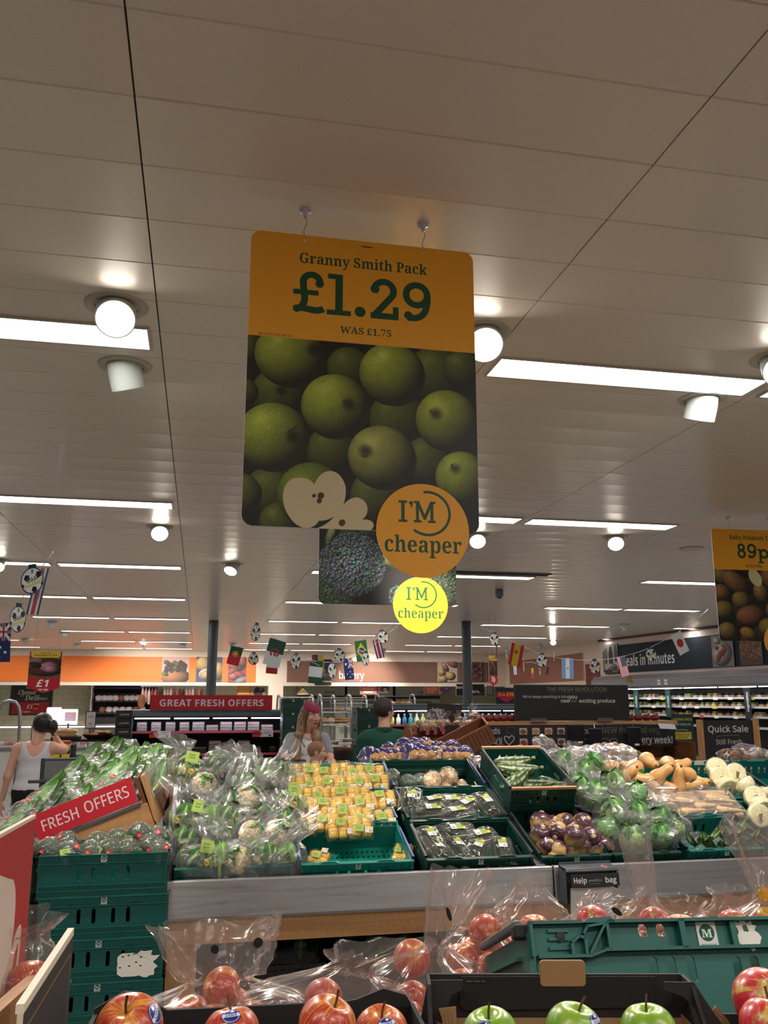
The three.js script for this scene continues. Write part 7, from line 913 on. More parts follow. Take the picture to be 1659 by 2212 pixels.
// ---------------------------------------------------------------- deli and bakery along the back wall
const wallSign = (name, label, cat, x0, y0, x1, y1, z, art, t = 0.03) => { const s = thing(name, label, cat, [(x0 + x1) / 2, (y0 + y1) / 2, z]); panel('printed_board', Math.abs(x1 - x0), Math.abs(y1 - y0), t, art, M.paper, s); return s; };
const HZ = BACK + 0.02;
{
  wallSign('orange_band', 'long orange band sign along the header over the deli counter', 'sign', -9.0, 2.27, 1.86, 3.09, HZ, std(0xe8761c, 0.5));
  const olive = stillLife(200, 190, [196, 160, 150], [[100, 150, 110, 60, 0, [196, 130, 96], { gloss: 0.2 }], ...Array.from({ length: 30 }, (_, i) => [30 + (i * 53) % 150, 40 + (i * 37) % 70, 20, 16, i, i % 3 ? [52, 44, 40] : [120, 90, 62], { gloss: 1 }]), [24, 130, 30, 14, 0.4, [90, 140, 60]]], 3), cheese = stillLife(200, 190, [52, 70, 110], [[60, 60, 70, 60, 0.3, [222, 190, 130], { gloss: 0.2 }], [170, 110, 50, 70, 0, [214, 180, 120]], [90, 135, 70, 50, 0, [226, 214, 186], { bump: 0.25 }], [90, 140, 58, 36, 0, [200, 176, 130], { bump: 0.3 }]], 4), meat = stillLife(150, 200, [150, 60, 70], [[60, 60, 80, 50, 0.4, [206, 96, 112], { bump: 0.5, gloss: 0.1 }], [110, 30, 60, 40, 1, [220, 120, 134], { bump: 0.4, gloss: 0.1 }], [50, 150, 44, 36, 0.2, [222, 120, 116]], [100, 140, 60, 20, 0.4, [190, 80, 90]], [30, 110, 60, 22, -0.4, [200, 100, 110]], [120, 180, 70, 26, -0.3, [176, 170, 190]]], 6);
  const pic = (l, a, img, z = HZ + 0.025) => wallSign('food_picture', l, 'picture', ...a, z, std(0xffffff, 0.5, { map: tex(img) }), 0.02);
  pic('picture of olives in a bowl on the orange band', [-1.264,3.092, -0.376,2.272], olive); pic('picture of pale cheeses on the orange band', [-0.139,3.103, 0.725,2.277], cheese); pic('picture of cured red meats on the orange band', [0.925,3.113, 1.53,2.264], meat);
  const bake = print(1024, 92, (x) => { x.fillStyle = '#7a5648'; x.fillRect(0, 0, 1024, 92); text(x, 'bakery', 312, 62, '46px sans-serif', '#ece2e2', 126); text(x, 'A', 186, 62, '44px sans-serif', '#ece2e2'); });
  wallSign('brown_band', 'long brown band sign with white word bakery over the bread counter', 'sign', 2.92, 2.29, 10.3, 3.0, HZ, bake);
  const buns = stillLife(180, 180, [196, 176, 160], [[140, 20, 60, 30, 0.4, [206, 140, 120]], [70, 50, 50, 24, 0.9, [214, 150, 128]], [40, 100, 36, 34, 0, [222, 184, 120], { bump: 0.2 }], [50, 160, 40, 36, 0, [224, 190, 130], { bump: 0.2 }], [120, 130, 46, 38, 0, [226, 190, 126], { bump: 0.2 }]], 3), past = stillLife(180, 180, [110, 70, 60], Array.from({ length: 16 }, (_, i) => [(i * 47) % 180, (i * 31) % 180, 40, 17, 0.6 + i * 0.2, [190 - i * 4, 130 - i * 2, 110], { bump: 0.3 }]), 8), pud = stillLife(160, 110, [40, 30, 32], [[50, 50, 34, 50, -0.4, [196, 160, 150], {}], [90, 60, 24, 46, -0.4, [120, 80, 70]], [120, 60, 26, 44, -0.3, [206, 176, 160]], [60, 50, 14, 40, -0.4, [90, 50, 46]]], 2), lav = stillLife(160, 110, [90, 70, 110], Array.from({ length: 20 }, (_, i) => [(i * 47) % 160, (i * 31) % 110, 22, 16, i, [150 + (i % 3) * 30, 120 + (i % 4) * 20, 160]]), 4);
  pic('picture of a hand on floury buns on the brown band', [8.279,3.021, 9.004,2.31], buns); pic('picture of glazed pastries on the brown band', [9.277,3.014, 9.99,2.314], past);
  const bp = stillLife(120, 190, [24, 20, 24], [[60, 40, 40, 26, 0.4, [90, 80, 90]], [50, 100, 46, 26, -0.4, [150, 130, 140]], [80, 120, 40, 20, 0.3, [110, 96, 110]], [30, 70, 18, 30, 0, [190, 170, 180]]], 5); { const x = bp.getContext('2d'); x.fillStyle = '#141114'; x.fillRect(0, 148, 120, 42); text(x, 'freshly baked for you', 60, 168, 'bold 14px sans-serif', '#d8d8d8', 108); }
  pic('black poster reading freshly baked for you on the brown band', [3.883,3.06, 4.462,2.181], bp, HZ + 0.03);
  const post = (l, a, art, z) => { const o = wallSign('hanging_poster', l, 'poster', ...a, z, art), y = o.position.y, w = Math.abs(a[2] - a[0]) * 0.4, up = (z < -30.6 ? 2.72 : CEIL + 0.05) - y; for (const s of [-w, w]) mesh('hanging_wire', bar([s, 0, -0.012], [s, up, -0.012], 0.004, 5), M.wire, o); return o; };
  post('pink text poster hanging over the bakery ovens, nearer the left', [5.56,2.144, 6.145,1.872], print(140, 68, (x) => { x.fillStyle = '#b86a5c'; x.fillRect(0, 0, 140, 68); x.fillStyle = '#e6c0ae'; x.fillRect(16, 14, 108, 6); x.fillRect(20, 26, 100, 5); x.fillStyle = '#f4e4dc'; x.fillRect(30, 42, 80, 12); }), -30.9); post('picture of sliced pudding hanging beside the left pink poster', [6.153,2.146, 6.598,1.889], std(0xffffff, 0.5, { map: tex(pud) }), -30.9);
  post('pink text poster hanging over the ovens, nearer the pillar', [7.89,2.151, 8.455,1.892], print(140, 68, (x) => { x.fillStyle = '#b05a44'; x.fillRect(0, 0, 140, 68); x.fillStyle = '#d8a890'; x.fillRect(16, 12, 108, 8); x.fillRect(20, 28, 100, 8); x.fillRect(30, 46, 60, 8); }), -30.9); post('purple pastry picture hanging beside the right pink poster', [8.467,2.153, 8.939,1.909], std(0xffffff, 0.5, { map: tex(lav) }), -30.9);
  post('blackboard sign reading best bakers behind the right pillar', [8.525,2.203, 9.519,1.834], print(180, 80, (x) => { x.fillStyle = '#141416'; x.fillRect(0, 0, 180, 80); text(x, 'best', 30, 22, 'bold 30px sans-serif', '#d8d8d8'); text(x, 'bakers,', 100, 52, 'bold 32px sans-serif', '#d8d8d8'); }), -29);
  post('grey oatmeal information board beside the best bakers sign', [9.594,2.144, 9.85,1.835], print(64, 80, (x) => { x.fillStyle = '#3a3a32'; x.fillRect(0, 0, 64, 80); x.fillStyle = '#a8a890'; for (let i = 0; i < 6; i++) x.fillRect(8, 10 + i * 11, 48, 4); }), -29);
  post('orange leaflet poster under the white header, by the meat cabinet', [1.294,2.155, 1.785,1.838], print(100, 70, (x) => { x.fillStyle = '#b87a34'; x.fillRect(0, 0, 100, 70); x.fillStyle = '#dcae74'; for (let i = 0; i < 3; i++) x.fillRect(12, 10 + i * 20, 70, 9); }), -31.4); post('grey portrait picture beside the orange leaflet poster', [1.791,2.156, 2.285,1.823], std(0xffffff, 0.6, { map: tex(stillLife(100, 70, [150, 140, 130], [[50, 50, 26, 40, 0, [70, 64, 62]], [70, 30, 20, 18, 0, [110, 100, 96]], [30, 36, 14, 30, 0.3, [44, 40, 40]]], 2)) }), -31.4);
  post('dark Cheese and Deli deals board on the cream wall', [-6.92, 1.126, -5.42, 2.213], print(300, 218, (x) => { x.fillStyle = '#2e2c2a'; x.fillRect(0, 0, 300, 218); text(x, 'TEMPTING', 150, 18, 'bold 24px sans-serif', '#b8b4a8', 96); text(x, 'Cheese', 112, 52, 'italic bold 46px serif', '#c8c4b6', 128); text(x, 'and', 80, 76, 'italic 16px serif', '#b8b4a8'); text(x, 'Deli', 150, 92, 'italic bold 50px serif', '#c8c4b6', 100); text(x, 'DEALS', 232, 98, 'bold 26px sans-serif', '#b8b4a8', 62); x.fillStyle = '#a02022'; x.fillRect(16, 124, 262, 84); text(x, '£1', 140, 156, 'italic bold 40px serif', '#e0d0cc'); x.fillStyle = '#d8b8b4'; x.fillRect(170, 136, 40, 5); x.fillRect(170, 170, 30, 4); text(x, 'TURKEY', 120, 194, 'bold 18px sans-serif', '#d8b8b4', 60); }), -35.46);
}
{
  // deli counter and its goods
  const c = thing('deli_counter', 'long white glass fronted deli counter at the far left', 'counter', [-3.1, 0, -18.5]);
  mesh('plinth', box(4.2, 0.75, 0.9, 0, 0.375, 0), M.white, c); mesh('worktop', box(4.3, 0.04, 1.0, 0, 0.77, 0), M.steel, c); mesh('glass_front', box(4.2, 0.4, 0.008, 0, 0.99, 0.4), filmClear, c); mesh('top_rail', box(4.2, 0.02, 0.3, 0, 1.2, 0.27), M.chrome, c); for (let i = 0; i < 5; i++) mesh('post', box(0.025, 0.42, 0.025, -2.08 + i * 1.04, 0.99, 0.38), M.chrome, c); mesh('lit_shelf_lamp', box(4.0, 0.03, 0.05, 0, 1.17, 0.1), std(0xffffff, 0.4, { emissive: new THREE.Color(1, 0.86, 0.9), emissiveIntensity: 1.6 }), c);
  const tones = ['#c88a80', '#b86a62', '#d8c8b8', '#a85a50', '#e0d8d0'].map((q) => std(q, 0.45)); for (let i = 0; i < 12; i++) { const h = thing('deli_dish', 'dish of cold meats inside the deli counter, ' + nth(i, 12), 'dish', [-4.9 + i * 0.33, 0.79, -18.35], 0, 'dishes in the deli counter'); mesh('dish', rbox(0.26, 0.04, 0.3, 0.012, 0, 0.02, 0), M.white, h); for (let k = 0; k < 3; k++) mesh('slice_stack', ball(0.055, 4, (x, y, z) => 1 + 0.15 * noise(x * 2 + i, y * 2, z * 2 + k)).scale(1.1, 0.8, 1.2).translate((k - 1) * 0.075, 0.07, 0), tones[(i + k) % 5], h); }
  const scr = thing('counter_screen', 'lit promotional screen with red and blue £1 panel on a pale frame', 'screen', [-2.46, 1.185, -18.22]); mesh('glowing_frame_screen', rbox(0.32, 0.3, 0.06, 0.02, 0, 0.17, -0.03), std(0xe8d8e0, 0.4, { emissive: new THREE.Color(1, 0.82, 0.92), emissiveIntensity: 0.55 }), scr); panel('display_screen', 0.2, 0.16, 0.01, std(0xffffff, 0.4, { map: null, emissive: 0xffffff, emissiveIntensity: 0.5, emissiveMap: tex(canvas(100, 80, (x) => { x.fillStyle = '#8a2430'; x.fillRect(0, 0, 100, 80); text(x, '£1', 40, 30, 'italic bold 30px serif', '#8a9aff'); x.fillStyle = '#7a80e0'; x.fillRect(12, 54, 70, 5); x.fillRect(12, 64, 60, 5); })) }), M.dark, scr, 0.03, 0.18, 0.01); mesh('stem', box(0.03, 0.1, 0.03, 0, 0.0, 0), M.grey, scr);
  const lb = thing('heat_lamp_box', 'pale glowing heat lamp cabinet beside the counter screen', 'lamp', [-2.74, 1.2, -18.24]); mesh('glowing_lamp_panel', rbox(0.26, 0.34, 0.2, 0.03, 0, 0.17, 0), std(0xe8c8d8, 0.5, { emissive: new THREE.Color(1, 0.75, 0.88), emissiveIntensity: 0.6 }), lb); mesh('base', box(0.2, 0.02, 0.2, 0, 0.0, 0), M.grey, lb);
  const pc = thing('price_card_stand', 'narrow price card in a dark frame standing on the deli counter', 'price card', [-1.67, 1.1, -14.85]); mesh('frame', box(0.16, 0.27, 0.01, 0, 0.27, 0), M.dark, pc); panel('card', 0.135, 0.245, 0.004, print(64, 116, (x) => { x.fillStyle = '#cfc6c8'; x.fillRect(0, 0, 64, 116); x.fillStyle = '#888'; x.fillRect(14, 26, 36, 5); x.fillRect(10, 36, 44, 5); text(x, '£1', 32, 86, 'bold 22px sans-serif', '#444'); }), M.paper, pc, 0, 0.27, 0.008); mesh('rod', box(0.015, 0.2, 0.015, 0, 0.06, 0), M.dark, pc);
  const tb = thing('display_table', 'dark tiered table of bread and pastries in front of the deli', 'table', [-1.75, 0, -14.6]); mesh('top_tier', box(1.1, 0.03, 0.4, -0.05, 1.06, -0.15), M.dark, tb); mesh('lower_tier', box(1.3, 0.03, 0.7, 0, 0.82, 0), M.dark, tb); mesh('body', box(1.2, 0.8, 0.6, 0, 0.4, 0), M.dark, tb); mesh('post', [box(0.04, 0.25, 0.04, -0.4, 0.94, -0.15), box(0.04, 0.25, 0.04, 0.35, 0.94, -0.15)], M.dark, tb);
  const loaf = ball(0.05, 7, (x, y, z) => 1 + 0.08 * noise(x * 3, y * 3, z * 3)).scale(3.4, 0.8, 0.8), crust = std(0xb88a52, 0.7), bask = std(0x1c1410, 0.8);
  const t1 = thing('bread_tray', 'dark tray of wrapped baguettes right of the walking woman', 'tray', [-2.0, 1.075, -14.7]); mesh('tray', rbox(0.42, 0.05, 0.3, 0.015, 0, 0.025, 0), bask, t1); for (let i = 0; i < 6; i++) { const b = thing('baguette', 'wrapped pale baguette lying in the dark tray, ' + ORD[i] + ' from the front', 'bread', [-2.0, 1.15 + (i > 3 ? 0.05 : 0), -14.6 - (i % 4) * 0.06], 0, 'baguettes in the dark tray'); mesh('loaf', loaf, crust, b); mesh('wrapper', filmPillow(0.36, 0.1, 0.095, i, 8), filmClear, b); }
  const t2 = thing('pastry_basket', 'round dark basket heaped with brown pastries beside the price card', 'basket', [-1.52, 1.075, -14.75]); mesh('basket', lathe([[0.001, 0], [0.14, 0], [0.25, 0.07], [0.26, 0.07], [0.15, -0.01]], 24), bask, t2); for (let i = 0; i < 10; i++) { const b = thing('pastry', 'brown flat pastry in the round dark basket, ' + nth(i, 10), 'pastry', [-1.52 + ((i * 37) % 40 - 20) / 110, 1.15 + (i % 3) * 0.018, -14.75 + ((i * 23) % 30 - 15) / 110], i, 'pastries in the round basket'); mesh('pastry', ball(0.055, 5, (x, y, z) => 1 + 0.15 * noise(x * 3 + i, y * 3, z * 3)).scale(1.3, 0.45, 1), std([0x9a6236, 0x7a4426, 0xb08050][i % 3], 0.6), b); }
  const yr = thing('yellow_tray_rack', 'black rack of food trays with bright yellow labels behind the walking woman', 'rack', [-1.75, 0, -12.2]); for (const y of [0.86, 0.98, 1.1]) { mesh('shelf', box(0.36, 0.02, 0.34, 0, y, 0), M.black, yr); for (const x of [-0.12, 0, 0.12]) mesh('yellow_label', box(0.1, 0.045, 0.006, x, y + 0.005, 0.174), std(0xc8b41a, 0.5), yr); for (const x of [-0.1, 0.06]) mesh('tray', rbox(0.15, 0.05, 0.28, 0.01, x, y + 0.04, 0), x > 0 ? M.red : M.dark, yr); } mesh('frame', [box(0.03, 1.12, 0.3, -0.19, 0.56, 0), box(0.03, 1.12, 0.3, 0.19, 0.56, 0), box(0.36, 0.84, 0.3, 0, 0.42, -0.01)], M.black, yr);
  // black shelves and hanging sausages on the rear wall
  const s = thing('black_shelving', 'tall black shelf unit holding white cheese parcels on the rear wall', 'shelf', [-2.75, 0, -34.6]); mesh('back_panel', box(2.3, 2.3, 0.04, 0, 1.15, -0.4), M.black, s); for (const y of [0.85, 1.2, 1.62, 2.1]) mesh('shelf', box(2.3, 0.04, 0.6, 0, y, -0.1), M.black, s); mesh('side_panel', box(0.04, 2.3, 0.7, -1.15, 1.15, -0.1), M.white, s); mesh('side_panel', box(0.04, 2.3, 0.7, 1.15, 1.15, -0.1), M.black, s);
  const ch = std(0xd8ccd4, 0.6), r = rng(9); for (let i = 0; i < 16; i++) { const up = i < 9, k = thing('cheese_parcel', 'white wrapped cheese on the ' + (up ? 'middle' : 'lower') + ' black shelf, ' + nth(up ? i : i - 9, 9), 'cheese', [-3.65 + (up ? i * 0.2 : 0.15 + (i - 9) * 0.24), (up ? 1.64 : 1.22) + 0.09, -34.5], r() * 3, 'white cheese parcels'); mesh('parcel', ball(0.12, 5, (x, y, z) => (y > 0.5 ? 1.1 : 0.9) + 0.15 * ridge(x * 2 + i, y * 2, z * 2)).scale(1.1, 0.9, 1), i % 5 === 4 ? std(0x9a5a44, 0.6) : ch, k); }
  for (let i = 0; i < 4; i++) { const k = thing('red_parcel', 'small red parcel on the middle black shelf, ' + nth(i, 4), 'parcel', [-2.0 + i * 0.16, 1.7, -34.5], 0, 'red parcels on the black shelf'); mesh('parcel', rbox(0.13, 0.1, 0.1, 0.03), std(0xa8242c, 0.5), k); }
  const rail = thing('hanging_rail', 'steel rail holding the salamis over the deli', 'rail', [-1.0, 2.16, -33.2]); mesh('rail', bar([-1.1, 0, 0], [1.15, 0, 0], 0.02, 8), M.steel, rail); mesh('hanger', [bar([-1.0, 0, 0], [-1.0, 0.54, 0], 0.012), bar([1.1, 0, 0], [1.1, 0.54, 0], 0.012)], M.steel, rail);
  const sal = lathe([[0.001, -0.3], [0.04, -0.28], [0.048, -0.1], [0.045, 0.1], [0.02, 0.2], [0.004, 0.24], [0.004, 0.3]], 12), cols = ['#d8b0b0', '#5a2a22', '#8a3a34', '#c89a92', '#3a1c18', '#b86a66', '#e0c4c0']; for (let i = 0; i < 20; i++) { const h = thing('hanging_salami', 'salami hanging over the deli counter, ' + (i < 10 ? nth(i, 20) : nth(19 - i, 20, 'right')), 'salami', [-2.0 + i * 0.11, 1.86, -33.2], 0, 'hanging salamis'); mesh('sausage', sal, std(cols[(i * 3) % 7], 0.55), h); mesh('string', bar([0, 0.28, 0], [0, 0.32, 0], 0.004), M.string, h); { const k = 0.85 + 0.2 * ((i * 7) % 3) / 2; h.scale.set(1.1, k, 1.1); h.position.y = 2.165 - 0.32 * k; } }
  const hm = thing('hanging_ham', 'brown cured ham hanging at the left end of the rail', 'ham', [-2.02, 1.62, -33.05]); mesh('ham', ball(0.17, 7, (x, y, z) => 1 + 0.1 * noise(x * 2, y * 2, z * 2)).scale(0.8, 1.5, 0.7), std(0x7a4a2c, 0.6), hm); mesh('cord', bar([0, 0.24, 0], [0, 0.54, -0.1], 0.006), M.string, hm);
}
{
  // bakery ovens, lamp shade, racks
  const steelDull = std(0x8a8e84, 0.42, { metalness: 0.75 });
  for (const [i, x] of [[0, 4.6], [1, 6.5], [2, 8.4]]) { const o = thing('bakery_oven', 'stainless bakery oven with script name, ' + ['left', 'middle', 'right'][i] + ' one behind the racks', 'oven', [x, 0, -34.4]); mesh('body', box(1.8, 2.3, 1.0, 0, 1.15, 0), steelDull, o); mesh('door', box(0.9, 1.55, 0.04, 0.1, 0.85, 0.52), std(0x55584e, 0.4, { metalness: 0.6 }), o); mesh('black_band', box(1.8, 0.12, 0.03, 0, 1.78, 0.51), M.black, o); panel('nameplate', 0.6, 0.2, 0.01, print(128, 44, (y) => { y.fillStyle = '#8a8e84'; y.fillRect(0, 0, 128, 44); text(y, 'Revent', 64, 22, 'italic bold 30px serif', '#26282a', 90); }), M.steel, o, 0.3, 1.98, 0.51); mesh('handle', bar([-0.4, 0.6, 0.57], [-0.4, 1.2, 0.57], 0.02), M.black, o); }
  const ex = thing('extractor_hood', 'steel extractor hood over the bakery ovens', 'hood', [6.5, 0, -33.6]); mesh('hood', extrude(poly([[0, 2.25], [1.0, 2.25], [0.7, 2.65], [0, 2.65]]), 5.6).rotateY(-Math.PI / 2).translate(2.8, 0, -0.2), steelDull, ex);
  const ls = thing('pendant_lamp', 'cream cone lamp shade hanging over the bakery', 'lamp', [3.53, 1.87, -30.95]); mesh('shade', lathe([[0.23, 0], [0.04, 0.18], [0.03, 0.19], [0.22, 0.0]], 28), std(0xd8c8a4, 0.6, { side: THREE.DoubleSide }), ls); mesh('bulb', ball(0.04, 4, () => 1).translate(0, 0.06, 0), std(0xffffff, 0.4, { emissive: 0xffd8a0, emissiveIntensity: 2 }), ls); mesh('flex', bar([0, 0.18, 0], [0, 0.85, 0], 0.008), M.black, ls); const pl = new THREE.PointLight(0xffd8a0, 1.5, 0, 2); pl.position.set(3.53, 1.93, -30.95); pl.name = 'pendant_bulb'; pl.castShadow = true; scene.add(pl);
  const bread = [0xb8803c, 0xc89a58, 0xd8c098, 0x9a5e2c].map((c) => std(c, 0.7)), bun = ball(0.06, 6, (x, y, z) => (y < -0.4 ? 0.8 : 1) + 0.06 * noise(x * 3, y * 3, z * 3)).scale(1.15, 0.8, 1);
  function rack(label, x, z, w, h, levels, turn, loaves) {
    const t = thing('wire_rack', label, 'rack', [x, 0, z], turn), d = 0.5; for (const a of [-1, 1]) mesh('side_frame', tube([[a * w / 2, 0.08, d / 2], [a * w / 2, h - 0.08, d / 2], [a * w / 2, h, d / 2 - 0.08], [a * w / 2, h, -d / 2 + 0.08], [a * w / 2, h - 0.08, -d / 2], [a * w / 2, 0.08, -d / 2]], 0.016, 6, 40), M.chrome, t);
    mesh('top_rail', [bar([-w / 2, h - 0.02, d / 2], [w / 2, h - 0.02, d / 2], 0.01), bar([-w / 2, h - 0.02, -d / 2], [w / 2, h - 0.02, -d / 2], 0.01)], M.chrome, t);
    for (const y of levels) { const g = [bar([-w / 2, y, d / 2], [w / 2, y, d / 2], 0.007), bar([-w / 2, y, -d / 2], [w / 2, y, -d / 2], 0.007), bar([-w / 2, y + 0.06, d / 2], [w / 2, y + 0.06, d / 2], 0.005)]; for (let i = 0; i <= 10; i++) g.push(bar([-w / 2 + (i * w) / 10, y, -d / 2], [-w / 2 + (i * w) / 10, y, d / 2], 0.003, 4)); mesh('wire_shelf', g, M.chrome, t); }
    const short = label.replace(/ (beside|behind|near) .*/, ''), where = label.replace(/^.* (beside|behind|near) /, '$1 '); loaves.forEach(([lx, ly, k], i) => { const b = thing('bread_roll', 'roll, ' + nth(i % (loaves.length > 7 ? loaves.length / 2 : 99), 9) + ', ' + (ly > 1.31 ? 'upper' : 'lower') + ' shelf of the rack ' + where, 'bread', [x + lx, ly + 0.055, z + 0.06], 0, 'bread on the rack ' + where); mesh('roll', bun, bread[k], b); });
    mesh('castors', [[-1, 1], [1, 1], [-1, -1], [1, -1]].map(([a, b]) => cyl(0.05, 0.05, 0.03, 0, 0, 0, 12).rotateZ(Math.PI / 2).translate(a * w / 2, 0.05, b * (d / 2 - 0.06))), M.black, t); return t;
  }
  const row = (y, n, w, k) => Array.from({ length: n }, (_, i) => [-w / 2 + (i + 0.5) * (w / n), y, (k + i) % 4]);
  rack('tall chrome bread rack beside the fair haired woman', 1.98, -13.2, 0.44, 1.73, [0.6, 0.98, 1.32, 1.5], 0, [...row(0.98, 4, 0.4, 2), ...row(1.32, 4, 0.4, 1)]);
  rack('wire bread rack behind the fair haired woman', 1.606, -15.2, 0.56, 1.74, [0.6, 0.9, 1.2, 1.5], 0, [...row(1.5, 4, 0.5, 0), ...row(1.2, 4, 0.5, 3)]);
  rack('distant bread rack behind the green polo', 2.75, -16.5, 0.6, 1.74, [0.9, 1.2, 1.45, 1.62], 0, [...row(1.45, 5, 0.55, 0), ...row(1.2, 5, 0.55, 2)]);
  rack('distant bread rack near the Feeling nutty board', 4.3, -19.5, 0.8, 1.78, [0.9, 1.3, 1.55], 0, [...row(1.55, 6, 0.75, 0)]);
  const kitD = crateKit(0.3, 0.4, 0.2, { mat: tealDeep, slots: false }); for (let i = 0; i < 8; i++) { const c = crate(kitD, 'dark green crate in the tall stack left of the man, ' + ORD[i] + ' from the floor', 'tall crate stack by the man'); c.position.set(2.06, i * 0.197, -11); }
  for (let i = 0; i < 4; i++) { const c = crate(kitD, 'dark green crate behind the fair haired woman, ' + ORD[i] + ' from its rack shelf', 'crates behind the fair haired woman'); c.position.set(1.36 + (i > 1 ? 0 : 0), 0.92 + i * 0.19, -13.3); } const cs = thing('crate_dolly', 'low black stand under the crates behind the fair haired woman', 'stand', [1.36, 0, -13.3]); mesh('stand', box(0.32, 0.92, 0.4, 0, 0.46, 0), M.black, cs);
  const tt = thing('round_table', 'small round table with open pizza boxes behind the trolley', 'table', [1.82, 0, -11.6]); mesh('tabletop', cyl(0.2, 0.2, 0.03, 0, 1.06, 0, 32), woodDark, tt); mesh('cloth', lathe([[0.2, 1.05], [0.21, 0.9], [0.16, 0.7]], 24), std(0x241a18, 0.8, { side: THREE.DoubleSide }), tt); mesh('leg', cyl(0.03, 0.05, 1.05, 0, 0.525, 0, 12), M.black, tt);
  [[-0.06, 0, 12], [0.07, 0.03, -14]].forEach(([x, y, a], i) => { const b = thing('pizza_box', ['flat white pizza box at the left of the round table', 'tilted white pizza box at the right of the round table'][i], 'box', [1.82 + x, 1.09 + y, -11.55], R(a)); mesh('carton', rbox(0.17, 0.025, 0.17, 0.004, 0, 0.01, 0), M.paper, b); const l = mesh('lid', rbox(0.17, 0.008, 0.16, 0.003, 0, 0.02, 0), M.paper, b); l.rotation.x = R(-25); l.position.set(0, 0.02, -0.03); mesh('print', box(0.05, 0.002, 0.05, 0, 0.024, 0.02), M.dark, b); });
}
// cage trolley and barrier at the left
{
  const c = thing('roll_cage', 'tall wire roll cage standing at the left edge', 'roll cage', [-2.1, 0, -9.45]); mesh('end_frame', tube([[0.35, 0.12, 0], [0.35, 1.58, 0], [0.31, 1.66, 0], [0.2, 1.66, 0], [0.16, 1.58, 0], [0.16, 0.12, 0]], 0.016, 8, 60), M.wire, c); const g = []; for (let i = 0; i <= 9; i++) g.push(bar([-0.5 + i * 0.072, 0.2, -0.02], [-0.5 + i * 0.072, 1.64, -0.02], 0.004, 5)); for (let i = 0; i <= 12; i++) g.push(bar([-0.5, 0.2 + i * 0.12, -0.02], [0.16, 0.2 + i * 0.12, -0.02], 0.004, 5)); mesh('wire_mesh', g, M.wire, c); mesh('base', box(0.9, 0.05, 0.7, -0.1, 0.15, -0.35), M.grey, c); for (const x of [-0.4, 0.25]) mesh('castor', cyl(0.06, 0.06, 0.03, 0, 0, 0, 14).rotateZ(Math.PI / 2).translate(x, 0.06, -0.1), M.black, c);
  for (let i = 0; i < 4; i++) { const b = thing('carton', 'pale carton in the roll cage, ' + ORD[i] + ' from the base', 'carton', [-2.3, 0.175 + i * 0.28, -9.85], R(3 * i), 'cartons in the roll cage'); mesh('carton', rbox(0.5, 0.275, 0.4, 0.01, 0, 0.138, 0), std([0xb8a488, 0xc8b8a0, 0xd0ccd0, 0xc4b090][i], 0.8), b); mesh('label', box(0.14, 0.1, 0.002, 0.08, 0.15, 0.201), M.paper, b); }
  const f = thing('steel_barrier', 'grey steel barrier panel behind the heap of greens', 'barrier', [-0.97, 0, -7.0]); mesh('panel', box(0.3, 0.34, 0.02, 0.02, 1.08, 0), std(0x8c8e93, 0.45, { metalness: 0.3 }), f); mesh('frame', [bar([-0.13, 0, 0], [-0.13, 1.26, 0], 0.018), bar([0.17, 0, 0], [0.17, 1.26, 0], 0.018), bar([-0.13, 1.25, 0], [0.3, 1.25, 0], 0.014), bar([-0.13, 0.92, 0], [0.17, 0.92, 0], 0.014), bar([-0.22, 1.1, 0.02], [-0.1, 1.1, 0.02], 0.014)], M.grey, f);
}

